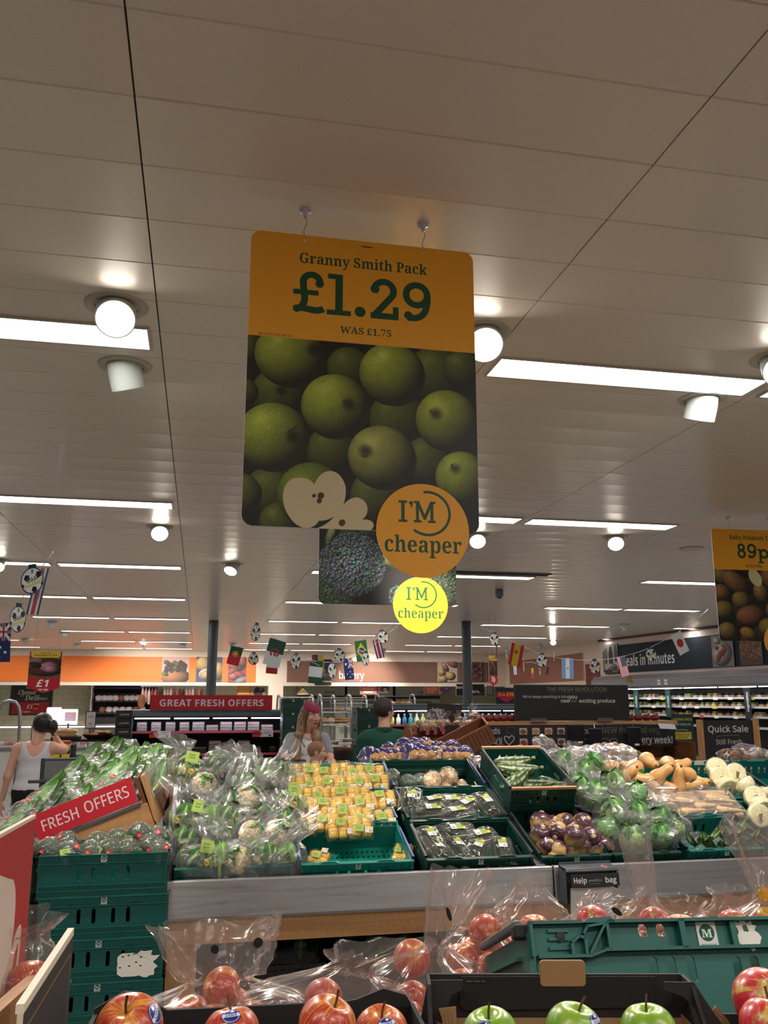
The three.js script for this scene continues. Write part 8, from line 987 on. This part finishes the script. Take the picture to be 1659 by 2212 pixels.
// ---------------------------------------------------------------- behind the bench: nut stand, basket, boards
{
  const ply = std(0xb08c4c, 0.6, { map: woodTex }), n = thing('nut_display', 'yellow wooden display stand holding bags of nuts', 'display stand', [2.2, 0, -7.8]);
  const end = poly([[-0.35, 0], [0.3, 0], [0.3, 0.9], [0.12, 1.38], [0.05, 1.46], [-0.1, 1.47], [-0.35, 1.3]]); for (const x of [-0.34, 0.36]) mesh('end_panel', extrude(end, 0.02, 0.004).rotateY(-Math.PI / 2).translate(x, 0, 0), ply, n); mesh('front_rail', [box(0.7, 0.07, 0.02, 0.01, 1.36, 0.14), box(0.7, 0.06, 0.02, 0.01, 1.0, 0.28)], ply, n); mesh('upper_deck', box(0.68, 0.02, 0.4, 0.01, 1.38, -0.08), ply, n); mesh('lower_deck', box(0.68, 0.02, 0.6, 0.01, 0.95, 0), ply, n); mesh('post', [box(0.07, 0.7, 0.03, 0.39, 0.95, 0.3)], ply, n);
  const tr = thing('nut_tray', 'dark tray of nut bags on the yellow stand', 'tray', [2.13, 1.39, -7.75]); mesh('tray', [box(0.42, 0.01, 0.3, 0, 0.005, 0), box(0.42, 0.07, 0.012, 0, 0.035, 0.15), box(0.42, 0.07, 0.012, 0, 0.035, -0.15), box(0.012, 0.07, 0.3, 0.21, 0.035, 0), box(0.012, 0.07, 0.3, -0.21, 0.035, 0)], std(0x1e1214, 0.6), tr);
  const nut = [ball(0.014, 3, () => 1)], nm = [0x8a5230, 0xb07a48, 0x6a2c26].map((c) => std(c, 0.5)), mk = variants(3, (k, l, g) => { const t = thing('nut_bag', l, 'nuts', [0, 0, 0], 0, g), r = rng(k); for (let i = 0; i < 16; i++) { const b = mesh('nut', nut[0], nm[(k + (i % 5 === 0 ? 1 : 0)) % 3], t); b.position.set((r() - 0.5) * 0.06, 0.015 + r() * 0.06, (r() - 0.5) * 0.045); } mesh('film_bag', filmBag({ rx: 0.045, rz: 0.035, h: 0.14, neck: 0.72, neckR: 0.012, mouth: 0.03, folds: 5, seed: k + 2, na: 24, nt: 16 }), filmClear, t); return t; });
  [[1.98, 1.41, -7.72], [2.05, 1.42, -7.78], [2.12, 1.41, -7.72], [2.2, 1.42, -7.8], [2.27, 1.42, -7.72], [2.32, 1.45, -7.8], [2.28, 1.36, -7.56], [2.33, 1.41, -7.58], [2.38, 1.46, -7.62], [2.43, 1.48, -7.7]].forEach((p, i) => { const o = mk('small clear bag of brown nuts on the yellow stand, ' + nth(i, 10), 'nut bags'); o.position.set(...p); if (i > 5) o.scale.setScalar(1.2); });
  const pale = std(0xa88a5a, 0.6), pinkT = std(0xc04a58, 0.6), mk2 = variants(1, (k, l, g) => { const t = thing('snack_bag', l, 'snacks', [0, 0, 0], 0, g); mesh('contents', ball(0.026, 5, (x, y, z) => 1 + 0.1 * noise(x * 4, y * 4, z * 4)).scale(1.2, 1, 0.7).translate(0, 0.035, 0), pale, t); mesh('film_bag', filmBag({ rx: 0.045, rz: 0.03, h: 0.15, neck: 0.72, neckR: 0.015, mouth: 0.04, folds: 5, seed: 3, na: 22, nt: 14 }), filmClear, t); mesh('price_tag', box(0.03, 0.045, 0.002, 0.01, -0.01, 0.035), pinkT, t); return t; });
  for (let i = 0; i < 7; i++) { const o = mk2('pale snack bag with pink price tag left of the nuts, ' + nth(i, 7), 'snack bags'); o.position.set(1.84 + i * 0.042, 1.42 + (i % 2) * 0.03, -7.6 + (i % 3) * 0.05); }
  const s = thing('feeling_nutty_board', 'dark blackboard sign reading Feeling nutty behind the nut bags', 'sign', [2.22, 1.55, -7.95]); panel('printed_board', 0.33, 0.19, 0.012, print(330, 190, (x) => { x.fillStyle = '#201c1c'; x.fillRect(0, 0, 330, 190); x.save(); x.translate(140, 60); x.scale(1, 1.5); chalk(x, 'Feeling', -48, 0, 34, '#c8c4bc', 92); chalk(x, 'nutty', 54, 8, 34, '#8a4a44', 84); x.restore(); chalk(x, 'snacks', 180, 146, 34, '#b8b4ac', 80); }), M.black, s); mesh('foot', box(0.2, 0.08, 0.04, 0, -0.13, 0), M.black, s); s.rotation.z = R(-3);
  // wicker basket, tipped
  const weave = dataTex(128, 128, (u, v) => { const r = Math.floor(v * 16), p = Math.sin((u * 16 + (r % 2) * 0.5) * 2 * Math.PI), q = Math.abs(Math.sin(v * 16 * Math.PI)), k = 0.55 + 0.25 * q + 0.2 * p * q; return [150 * k, 88 * k, 56 * k]; }, true); weave.repeat.set(3, 1); const wick = std(0xffffff, 0.7, { map: weave, bumpMap: weave, bumpScale: 0.003 }), b = thing('wicker_basket', 'brown oblong wicker basket tipped up to the right behind the potatoes', 'basket', [2.06, 1.33, -6.95]); b.rotation.set(R(12), R(-8), R(27), 'YXZ');
  mesh('front_side', box(0.54, 0.14, 0.014, 0, 0.0, 0.13), wick, b); mesh('back_side', box(0.54, 0.14, 0.014, 0, 0.0, -0.13), wick, b); mesh('end_side', box(0.014, 0.14, 0.26, 0.27, 0, 0), wick, b); mesh('end_side', box(0.014, 0.14, 0.26, -0.27, 0, 0), wick, b); mesh('base', box(0.54, 0.01, 0.26, 0, -0.068, 0), wick, b);
  const braid = []; for (const z of [-0.13, 0.13]) for (let i = 0; i < 36; i++) braid.push(ball(0.011, 1, () => 1).scale(1.3, 0.7, 0.9).rotateZ(0.5).translate(-0.27 + i * 0.0154, 0.073, z)); for (const x of [-0.27, 0.27]) for (let i = 0; i < 17; i++) braid.push(ball(0.011, 1, () => 1).scale(0.9, 0.7, 1.3).translate(x, 0.073, -0.125 + i * 0.0156)); mesh('braided_rim', braid, std(0x7a4a30, 0.7), b); const rods = []; for (const z of [-0.139, 0.139]) for (let i = 0; i < 17; i++) rods.push(bar([-0.25 + i * 0.031, -0.066, z], [-0.25 + i * 0.031, 0.066, z], 0.004, 5)); mesh('upright_rods', rods, std(0x6a3f28, 0.7), b);
}
{
  const g = thing('produce_gondola', 'wooden gondola with blackboard panels behind the marrows', 'display stand', [4.0, 0, -9.2]);
  mesh('top_board', box(2.35, 0.035, 0.6, 0, 1.44, -0.1), wood, g); mesh('body', box(2.2, 1.2, 0.4, 0, 0.6, -0.15), woodDark, g); mesh('lower_tray', box(2.3, 0.03, 0.6, 0, 1.05, 0.25), woodDark, g); mesh('tray_end', [box(0.03, 0.25, 0.6, 1.15, 1.12, 0.25)], woodDark, g);
  const P = (name, label, x0, y0, x1, y1, z, art) => { const s = thing(name, label, 'sign', [(x0 + x1) / 2, (y0 + y1) / 2, z]); panel('printed_board', x1 - x0, Math.abs(y1 - y0), 0.012, art, M.black, s); return s; };
  const bk = '#17171a', fr = P('fresh_revolution_board', 'large blackboard reading The Fresh Revolution on the gondola top', 3.285, 1.46, 4.605, 1.84, -9.0, print(1024, 296, (x) => { x.fillStyle = bk; x.fillRect(0, 0, 1024, 296); x.strokeStyle = '#3a3a30'; x.lineWidth = 3; x.strokeRect(3, 3, 1018, 290); chalk(x, 'THE FRESH REVOLUTION', 560, 38, 46, '#6f6c4c', 540); x.fillStyle = '#55533c'; x.fillRect(310, 66, 500, 2); chalk(x, "We're always searching to bring", 280, 98, 30, '#a8a8a0', 410); chalk(x, 'you', 522, 98, 44, '#c4c4bc', 74); chalk(x, 'new', 450, 132, 40, '#c4c4bc', 84); chalk(x, 'and', 526, 134, 24, '#8a8a84', 48); chalk(x, 'exciting produce', 736, 132, 42, '#c4c4bc', 330); x.fillStyle = '#26262a'; x.fillRect(0, 166, 1024, 3); }));
  mesh('foot', [box(0.18, 0.03, 0.03, -0.4, -0.175, 0.02), box(0.18, 0.03, 0.03, 0.36, -0.175, 0.02)], M.grey, fr);
  P('blackboard_panel', 'blackboard panel with a chalk heart and fruit picture cards', 2.86, 1.19, 3.87, 1.42, -8.99, print(512, 118, (x) => { x.fillStyle = bk; x.fillRect(0, 0, 512, 118); chalk(x, 'friends', 66, 30, 42, '#b4b4ac', 128); chalk(x, "you'll", 96, 82, 42, '#b4b4ac', 88); x.strokeStyle = '#c8c8c0'; x.lineWidth = 4; x.beginPath(); x.moveTo(176, 104); x.bezierCurveTo(140, 70, 150, 52, 168, 60); x.quadraticCurveTo(176, 64, 178, 70); x.quadraticCurveTo(184, 52, 200, 58); x.bezierCurveTo(216, 68, 200, 86, 176, 104); x.stroke(); x.strokeStyle = '#3a3a40'; x.strokeRect(168, 12, 44, 30); ['#7a4a24', '#b07a4a', '#a8683c', '#5a3a2c', '#8a3038', '#8a4034', '#8a5a44', '#6a3a30'].forEach((c, i) => { const a = 232 + (i % 4) * 72, b = 8 + Math.floor(i / 4) * 56; x.fillStyle = '#26242a'; x.fillRect(a, b, 58, 50); x.fillStyle = '#b8a8a0'; x.fillRect(a + 6, b + 8, 42, 34); x.fillStyle = c; x.beginPath(); x.ellipse(a + 27, b + 28, 18, 13, 0, 0, 7); x.fill(); x.fillStyle = '#9aa06a'; x.fillRect(a + 40, b + 20, 12, 6); }); }));
  P('blackboard_panel', 'blackboard panel reading discover NEW fruit and veg every week', 3.875, 1.19, 5.13, 1.42, -8.99, print(640, 118, (x) => { x.fillStyle = bk; x.fillRect(0, 0, 640, 118); chalk(x, 'discover', 92, 34, 46, '#b0b0a8', 150); chalk(x, 'NEW fruit and veg', 372, 30, 46, '#5a5a42', 350); chalk(x, 'every week!', 506, 84, 50, '#c8c8c0', 236); x.strokeStyle = '#8a8a84'; x.lineWidth = 2.5; for (const [a, b, c, d] of [[66, 90, 22, 20], [110, 92, 20, 17], [160, 94, 26, 14], [214, 92, 28, 18], [266, 90, 20, 16]]) { x.beginPath(); x.ellipse(a, b, c, d, 0, 0, 7); x.stroke(); } x.beginPath(); x.moveTo(410, 112); x.quadraticCurveTo(520, 100, 620, 104); x.stroke(); }));
  [[3.88, 1.29, 0.16, 0.2], [4.08, 1.26, 0.14, 0.18], [4.53, 1.26, 0.16, 0.2]].forEach(([x, y, w, h], i) => { const c = thing('hanging_card', 'dark clear plastic price card hanging before the blackboard, ' + nth(i, 3), 'price card', [x + 0.08, y + 0.03, -8.93], 0, 'hanging plastic price cards'); panel('card', w, h, 0.003, phys(0x2c2832, 0.2, { transmission: 0.35 }), M.dark, c); mesh('clip', box(w, 0.012, 0.01, 0, h / 2, 0), M.grey, c); mesh('code_label', box(0.05, 0.02, 0.004, 0.03, -h / 2 + 0.02, 0.002), M.paper, c); mesh('hook', bar([0, h / 2, 0], [0, 1.42 - y - 0.03, -0.02], 0.004), M.chrome, c); });
  const wc = thing('bent_price_card', 'bright tilted plastic price card over the words every week', 'price card', [4.97, 1.4, -8.86]); const m = mesh('card', box(0.2, 0.004, 0.07), std(0xc8ccd4, 0.25), wc); m.rotation.set(R(50), 0, R(-4)); mesh('clip', box(0.02, 0.03, 0.1, 0, 0.0, -0.06), M.grey, wc);
  const red = std(0x6a1c20, 0.5); for (let i = 0; i < 9; i++) { const x = i < 5 ? 2.95 + i * 0.085 : 4.66 + (i - 5) * 0.1, b = thing('red_net_bag', 'small dark red net bag on the gondola top, ' + nth(i, 9), 'bag', [x, 1.458, -9.1], 0, 'red net bags'); mesh('bag', ball(0.05, 5, (a, y, z) => 1 + 0.1 * noise(a * 3 + i, y * 3, z * 3)).scale(1.1, 0.75, 0.9).translate(0, 0.032, 0), red, b); mesh('tie', cyl(0.008, 0.012, 0.02, 0.03, 0.07, 0, 8), red, b); }
  const lp = P('lowering_prices_poster', 'dark green poster reading Lowering prices every week', 5.3, 0.97, 5.575, 1.52, -9.35, print(220, 440, (x) => { x.fillStyle = '#0d2a24'; x.fillRect(0, 0, 220, 440); text(x, 'LOWERING PRICES', 108, 46, 'bold 30px sans-serif', '#b0a02a', 200); text(x, 'EVERY WEEK ON', 100, 92, 'bold 26px sans-serif', '#a8aaa4', 180); x.fillStyle = '#b0a02a'; x.beginPath(); x.ellipse(100, 150, 60, 12, 0, Math.PI, 0); x.lineWidth = 4; x.strokeStyle = '#c8ccc4'; x.stroke(); x.fillRect(20, 158, 170, 66); text(x, 'PRODUCT OF', 104, 182, 'bold 20px sans-serif', '#2a2c14', 130); text(x, 'THE WEEK', 104, 206, 'bold 18px sans-serif', '#2a2c14', 100); })); mesh('stand', box(0.05, 1.0, 0.05, 0, -0.75, -0.03), M.grey, lp);
  const q = thing('quick_sale_board', 'blackboard reading Quick Sale Still Fresh in a pale wooden frame', 'sign', [5.27, 1.285, -8.2]); panel('printed_board', 0.56, 0.38, 0.014, print(560, 380, (x) => { x.fillStyle = bk; x.fillRect(0, 0, 560, 380); chalk(x, 'Quick Sale', 280, 84, 84, '#bdbdb6', 460, 0.1); x.strokeStyle = '#8a8a84'; x.lineWidth = 3; x.beginPath(); x.moveTo(140, 160); x.quadraticCurveTo(260, 140, 400, 146); x.stroke(); chalk(x, 'Still Fresh', 280, 210, 66, '#a8a8a2', 300, 0.08); }), M.black, q); mesh('frame', [box(0.06, 0.4, 0.03, -0.31, 0, 0), box(0.07, 0.4, 0.03, 0.315, 0.01, 0)], wood, q); mesh('leg', [box(0.05, 1.1, 0.03, -0.31, -0.74, 0), box(0.05, 1.1, 0.03, 0.315, -0.74, 0)], wood, q);
  // film bags heaped behind the marrows and cabbages
  const mk = variants(3, (k, l, gr) => { const t = thing('vegetable_bag', l, 'vegetables', [0, 0, 0], 0, gr), cs = [['#8a5a34', '#b07a48'], ['#c8b8a8', '#9a8a7a'], ['#7a4030', '#b08060']][k].map((c) => std(c, 0.6)); for (let i = 0; i < 7; i++) mesh('vegetable', ball(0.035, 4, (x, y, z) => 1 + 0.15 * noise(x * 2 + i, y * 2, z * 2)).scale(1.3, 0.9, 0.9).translate((i % 4 - 1.5) * 0.055, (i > 3 ? 0.03 : 0), (i % 2) * 0.04 - 0.02), cs[i % 2], t); mesh('film_bag', filmPillow(0.28, 0.2, 0.12, k * 2 + 7, 18), k === 2 ? phys(0xd8d4ea, 0.18, { transmission: 0.8 }) : film, t); return t; });
  [[2.161,1.294,-6.2], [2.339,1.296,-6.3], [2.426,1.285,-6.2], [2.581,1.282,-6.1], [2.751,1.294,-6.2], [2.88,1.306,-6.2], [3.009,1.311,-6.2], [3.087,1.296,-6.1], [1.904,1.247,-6], [4.298,1.245,-6.6], [4.509,1.243,-6.6], [4.552,1.261,-6.8]].forEach(([x, y, z], i) => { const o = mk((i < 8 ? 'crumpled bag of vegetables in the row behind the crates, ' + nth(i, 8) : 'grey film vegetable bag ' + ['beside the raised marrow crate', 'under the Quick Sale board, left', 'under the Quick Sale board, right', 'behind the Quick Sale bags'][i - 8]), 'vegetable bags behind the bench'); o.position.set(x, y - 0.02, z); o.rotation.set(R(18), R(i * 40), 0); });
  const rs = thing('rear_bench', 'dark rear bench carrying the vegetable bags behind the crates', 'display bench', [3.4, 0, -6.5]); mesh('deck', box(4.0, 0.04, 0.6, 0, 1.16, 0), M.dark, rs); mesh('body', box(3.9, 1.14, 0.5, 0, 0.57, 0), M.dark, rs);
  [[3.03, -9.0, 0.2], [3.06, -8.98, -0.2], [3.16, -8.95, 0.35]].forEach(([x, z, a], i) => { const s = thing('cinnamon_stick', 'brown stick standing in the tray below the blackboard, ' + nth(i, 3), 'stick', [x + 0.3, 1.07, z + 0.2], 0, 'brown sticks'); mesh('stick', cyl(0.012, 0.012, 0.2, 0, 0.1, 0, 8), std(0x7a4a2a, 0.8), s); s.rotation.z = 0.5 + a; });
}

// ---------------------------------------------------------------- right: bulkhead, navy sign, long chilled shelves
{
  const A = [10.78, 0, -22.6], ang = -R(84.73);
  const st = (name, geo, mat) => { const m = struct(name, geo, mat); m.position.set(...A); m.rotation.y = ang; return m; };
  const at = (name, label, cat, u, y, w = 0, group) => { const o = thing(name, label, cat, [0, 0, 0], ang, group); o.position.set(A[0] + 0.0918 * u - 0.996 * w, y, A[2] + 0.9958 * u + 0.0918 * w); return o; };
  st('wall_bulkhead', [box(16, CEIL - 2.3, 0.3, 8, (CEIL + 2.3) / 2, -0.15)], std(0xe0cfc4, 0.75)); st('trim_1', box(16, 0.05, 0.04, 8, CEIL - 0.025, 0.02), std(0x4a3230, 0.6));
  st('wall_recess', [box(16, 2.3, 0.1, 8, 1.15, -1.05), box(0.1, 2.3, 1.0, 0, 1.15, -0.55)], M.dark);
  const S = (name, label, u0, y0, u1, y1, art, w = 0.015) => { const o = at(name, label, name === 'food_picture' ? 'picture' : 'sign', (u0 + u1) / 2, (y0 + y1) / 2, w); panel('printed_board', u1 - u0, y1 - y0, 0.025, art, M.navy, o); return o; };
  S('navy_band', 'long navy sign reading Meals in minutes on the right bulkhead', 0.86, 2.38, 9.6, 3.1, print(2000, 164, (x) => { x.fillStyle = '#10212e'; x.fillRect(0, 0, 2000, 164); text(x, 'Meals in minutes', 320, 98, 'bold 84px sans-serif', '#dde2e6', 540); }));
  const bw = stillLife(140, 150, [170, 166, 166], [[70, 70, 22, 50, 0, [30, 30, 32]], [70, 40, 14, 30, 0, [40, 40, 42]], [75, 120, 56, 22, 0, [214, 210, 210]], [75, 124, 40, 13, 0, [120, 118, 118]], [20, 60, 16, 40, 0, [130, 128, 128]], [120, 50, 16, 44, 0, [110, 108, 108]]], 3); { const x = bw.getContext('2d'); x.fillStyle = '#1a1a1c'; x.fillRect(0, 128, 140, 22); text(x, "quick, I'm hungry", 80, 140, 'bold 13px sans-serif', '#b0b0b0', 110); }
  S('food_picture', 'black and white kitchen picture at the left of the navy sign', 0.3, 2.36, 0.99, 3.15, std(0xffffff, 0.5, { map: tex(bw) }), 0.035); S('dark_edge_panel', 'narrow dark panel behind the black and white picture', 0.2, 2.42, 0.5, 2.98, M.navy, 0.006);
  const pasta = stillLife(150, 130, [120, 116, 122], [[70, 78, 70, 50, -0.1, [206, 200, 196], { gloss: 0.1 }], ...Array.from({ length: 26 }, (_, i) => [36 + (i * 37) % 72, 52 + (i * 23) % 48, 16, 9, i, i % 4 ? [214, 84, 40] : [180, 60, 34], { gloss: 0.8 }]), [40, 22, 28, 15, 0.2, [214, 200, 160]], [80, 44, 12, 6, 0.4, [80, 130, 50]]], 4), nood = stillLife(150, 130, [70, 50, 44], Array.from({ length: 90 }, (_, i) => [(i * 47) % 150, (i * 29) % 100, 26, 4, i * 0.7, i % 5 ? [196, 140, 90] : [176, 66, 40], { gloss: 0.6 }]), 6);
  S('food_picture', 'picture of tomato pasta on a white plate on the navy sign', 4.86, 2.39, 5.58, 3.08, std(0xffffff, 0.5, { map: tex(pasta) }), 0.042); S('food_picture', 'picture of brown noodles on the navy sign', 5.78, 2.39, 6.46, 3.06, std(0xffffff, 0.5, { map: tex(nood) }), 0.042);
  const f = at('shelf_chiller', 'long grey chilled shelf run under the navy sign', 'fridge', 0, 0); const lilac = std(0x77747e, 0.4);
  mesh('canopy', extrude(poly([[0.28, 1.97], [0.32, 2.02], [0.3, 2.17], [0.22, 2.3], [-0.4, 2.33], [-0.4, 2.0]]), 15.9).rotateY(-Math.PI / 2).translate(15.9, 0, 0), lilac, f); mesh('canopy_trim', box(15.9, 0.015, 0.02, 7.95, 2.18, 0.305), M.steel, f); mesh('back_panel', box(15.9, 1.9, 0.05, 7.95, 0.98, -0.9), std(0x2a2a2c, 0.6), f); mesh('plinth', box(15.9, 0.4, 1.1, 7.95, 0.2, -0.4), lilac, f);
  const l = new THREE.RectAreaLight(cold, 10, 12, 0.06); l.position.set(A[0] + 0.0918 * 6 - 0.996 * 0.14, 1.93, A[2] + 0.9958 * 6); l.rotation.set(-Math.PI / 2, 0, ang); l.name = 'shelf_led_strip'; scene.add(l); for (let i = 0; i < 10; i++) mesh('led_strip_lamp', box(1.15, 0.02, 0.04, 0.7 + i * 1.25, 1.95, 0.14), ledM, f);
  const hs = [1.72, 1.525, 1.32, 1.1]; for (const y of hs) { mesh('shelf', box(13, 0.02, 0.75, 6.5, y, -0.5), M.white, f); mesh('price_rail', box(13, 0.045, 0.012, 6.5, y, -0.118), std(0xb8b8bc, 0.4), f); }
  const tags = [M.paper, std(0xd0c23a, 0.6), std(0xc03a48, 0.6), M.paper, M.paper], r = rng(33); for (let i = 0; i < 30; i++) { const j = i % 3; mesh('price_ticket', box(0.15, 0.06, 0.004, 0.75 + Math.floor(i / 3) * 0.62 + r() * 0.3, hs[j] - 0.01, -0.108), tags[Math.floor(r() * 5)], f); }
  const tone = ['#8a9a4a', '#b88a5a', '#c8a070', '#9a6a48', '#b0966a', '#c0a888'].map((c) => std(c, 0.5)), sleeve = std(0x1c1a18, 0.6), pot = lathe([[0.001, 0], [0.05, 0], [0.062, 0.09], [0.055, 0.1], [0.001, 0.1]], 14), carton = rbox(0.14, 0.05, 0.16, 0.008, 0, 0.03, 0), lidc = rbox(0.1, 0.045, 0.12, 0.012, 0, 0.075, 0.01), meal = [(k) => { const t = thing('ready_meal', '', 'ready meal', [0, 0, 0]); mesh('carton', carton, tone[k], t); mesh('sleeve', lidc, k % 2 ? sleeve : tone[(k + 2) % 6], t); return t; }];
  const protos = {}; hs.slice(0, 3).forEach((y, j) => { for (let i = 0; i < 27; i++) { const u = 0.75 + i * 0.215 + r() * 0.03, k = (i < 5 ? 0 : 1 + Math.floor(r() * 5)), lab = 'small chilled meal pack on the ' + ['top', 'second', 'third'][j] + ' shelf, ' + (i < 14 ? nth(i, 27) : nth(26 - i, 27, 'right')); let o = protos[k]; if (!o) { o = protos[k] = meal[0](k); o.userData.label = lab; } else o = copyOf(o, lab); o.userData.group = 'chilled meal packs'; o.position.set(A[0] + 0.0918 * u + 0.996 * (0.27 + r() * 0.08), y + 0.012, A[2] + 0.9958 * u - 0.0918 * 0.27); o.rotation.y = ang + (r() - 0.5) * 0.1; } });
  const dp = std(0x5a6a4a, 0.4); for (let i = 0; i < 10; i++) { const u = 6.9 + i * 0.25, o = thing('veg_tray_bag', 'dark vegetable tray at the chiller end, ' + nth(i % 5, 5) + (i < 5 ? ', near half' : ', far half'), 'vegetables', [A[0] + 0.0918 * u + 0.2, hs[i % 2] + 0.05, A[2] + 0.9958 * u], ang, 'dark vegetable trays'); mesh('tray', rbox(0.2, 0.04, 0.16, 0.01), M.dark, o); mesh('vegetables', ball(0.07, 5, (x, y, z) => 1 + 0.2 * noise(x * 3 + i, y * 3, z * 3)).scale(1.3, 0.5, 1).translate(0, 0.04, 0), dp, o); }
  [[1.57, 'Italian', '#0e3d38'], [2.94, 'British', '#0e3d38'], [5.75, 'vegetables', '#141416']].forEach(([u, s, c]) => { const o = at('shelf_banner', 'upright ' + (c === '#141416' ? 'black' : 'teal') + ' banner lettered ' + s + ' on the chilled shelves', 'banner', u, 1.6, -0.06); panel('printed_board', 0.2, 0.66, 0.012, print(64, 208, (x) => { x.fillStyle = c; x.fillRect(0, 0, 64, 208); x.save(); x.translate(32, 92); x.rotate(-Math.PI / 2); text(x, s, 0, 0, 'bold 30px sans-serif', '#d8dcd8', s.length * 13); x.restore(); }), M.navy, o); mesh('bracket', box(0.22, 0.015, 0.1, 0, 0.335, -0.02), M.white, o); });
  const lc = at('loose_card', 'small yellow football card lying on the chiller canopy', 'card', 1.95, 2.19, 0.3); mesh('card', cyl(0.12, 0.12, 0.004, 0, 0, 0, 20).rotateX(0.9).rotateY(0.6), std(0x8a8030, 0.7), lc);
  const pk = at('white_tickets', 'pair of white stickers on the grey chiller canopy', 'stickers', 3.3, 2.09, 0.318); for (const x of [-0.14, 0.14]) for (const y of [-0.03, 0.04]) mesh('sticker', box(0.13, 0.05, 0.003, x, y, 0), M.paper, pk);
  // pink band on the side wall beyond
  const pb = thing('pink_band', 'long pinkish brown band sign on the side wall beyond the bulkhead', 'sign', [10.83, 2.62, -26.9], R(-90)); panel('printed_board', 6.2, 0.78, 0.03, std(0xa0695a, 0.6), M.cream, pb);
  const rp = thing('red_wall_sign', 'dark red panel with wooden board below at the end of the pink band', 'sign', [10.83, 2.5, -23.3], R(-90)); panel('red_board', 0.9, 0.36, 0.03, std(0x8a1c22, 0.6), M.red, rp, 0.1, 0, 0); panel('wood_board', 0.9, 0.3, 0.03, woodDark, wood, rp, 0.1, -0.34, 0);
}

renderer.render(scene, camera);
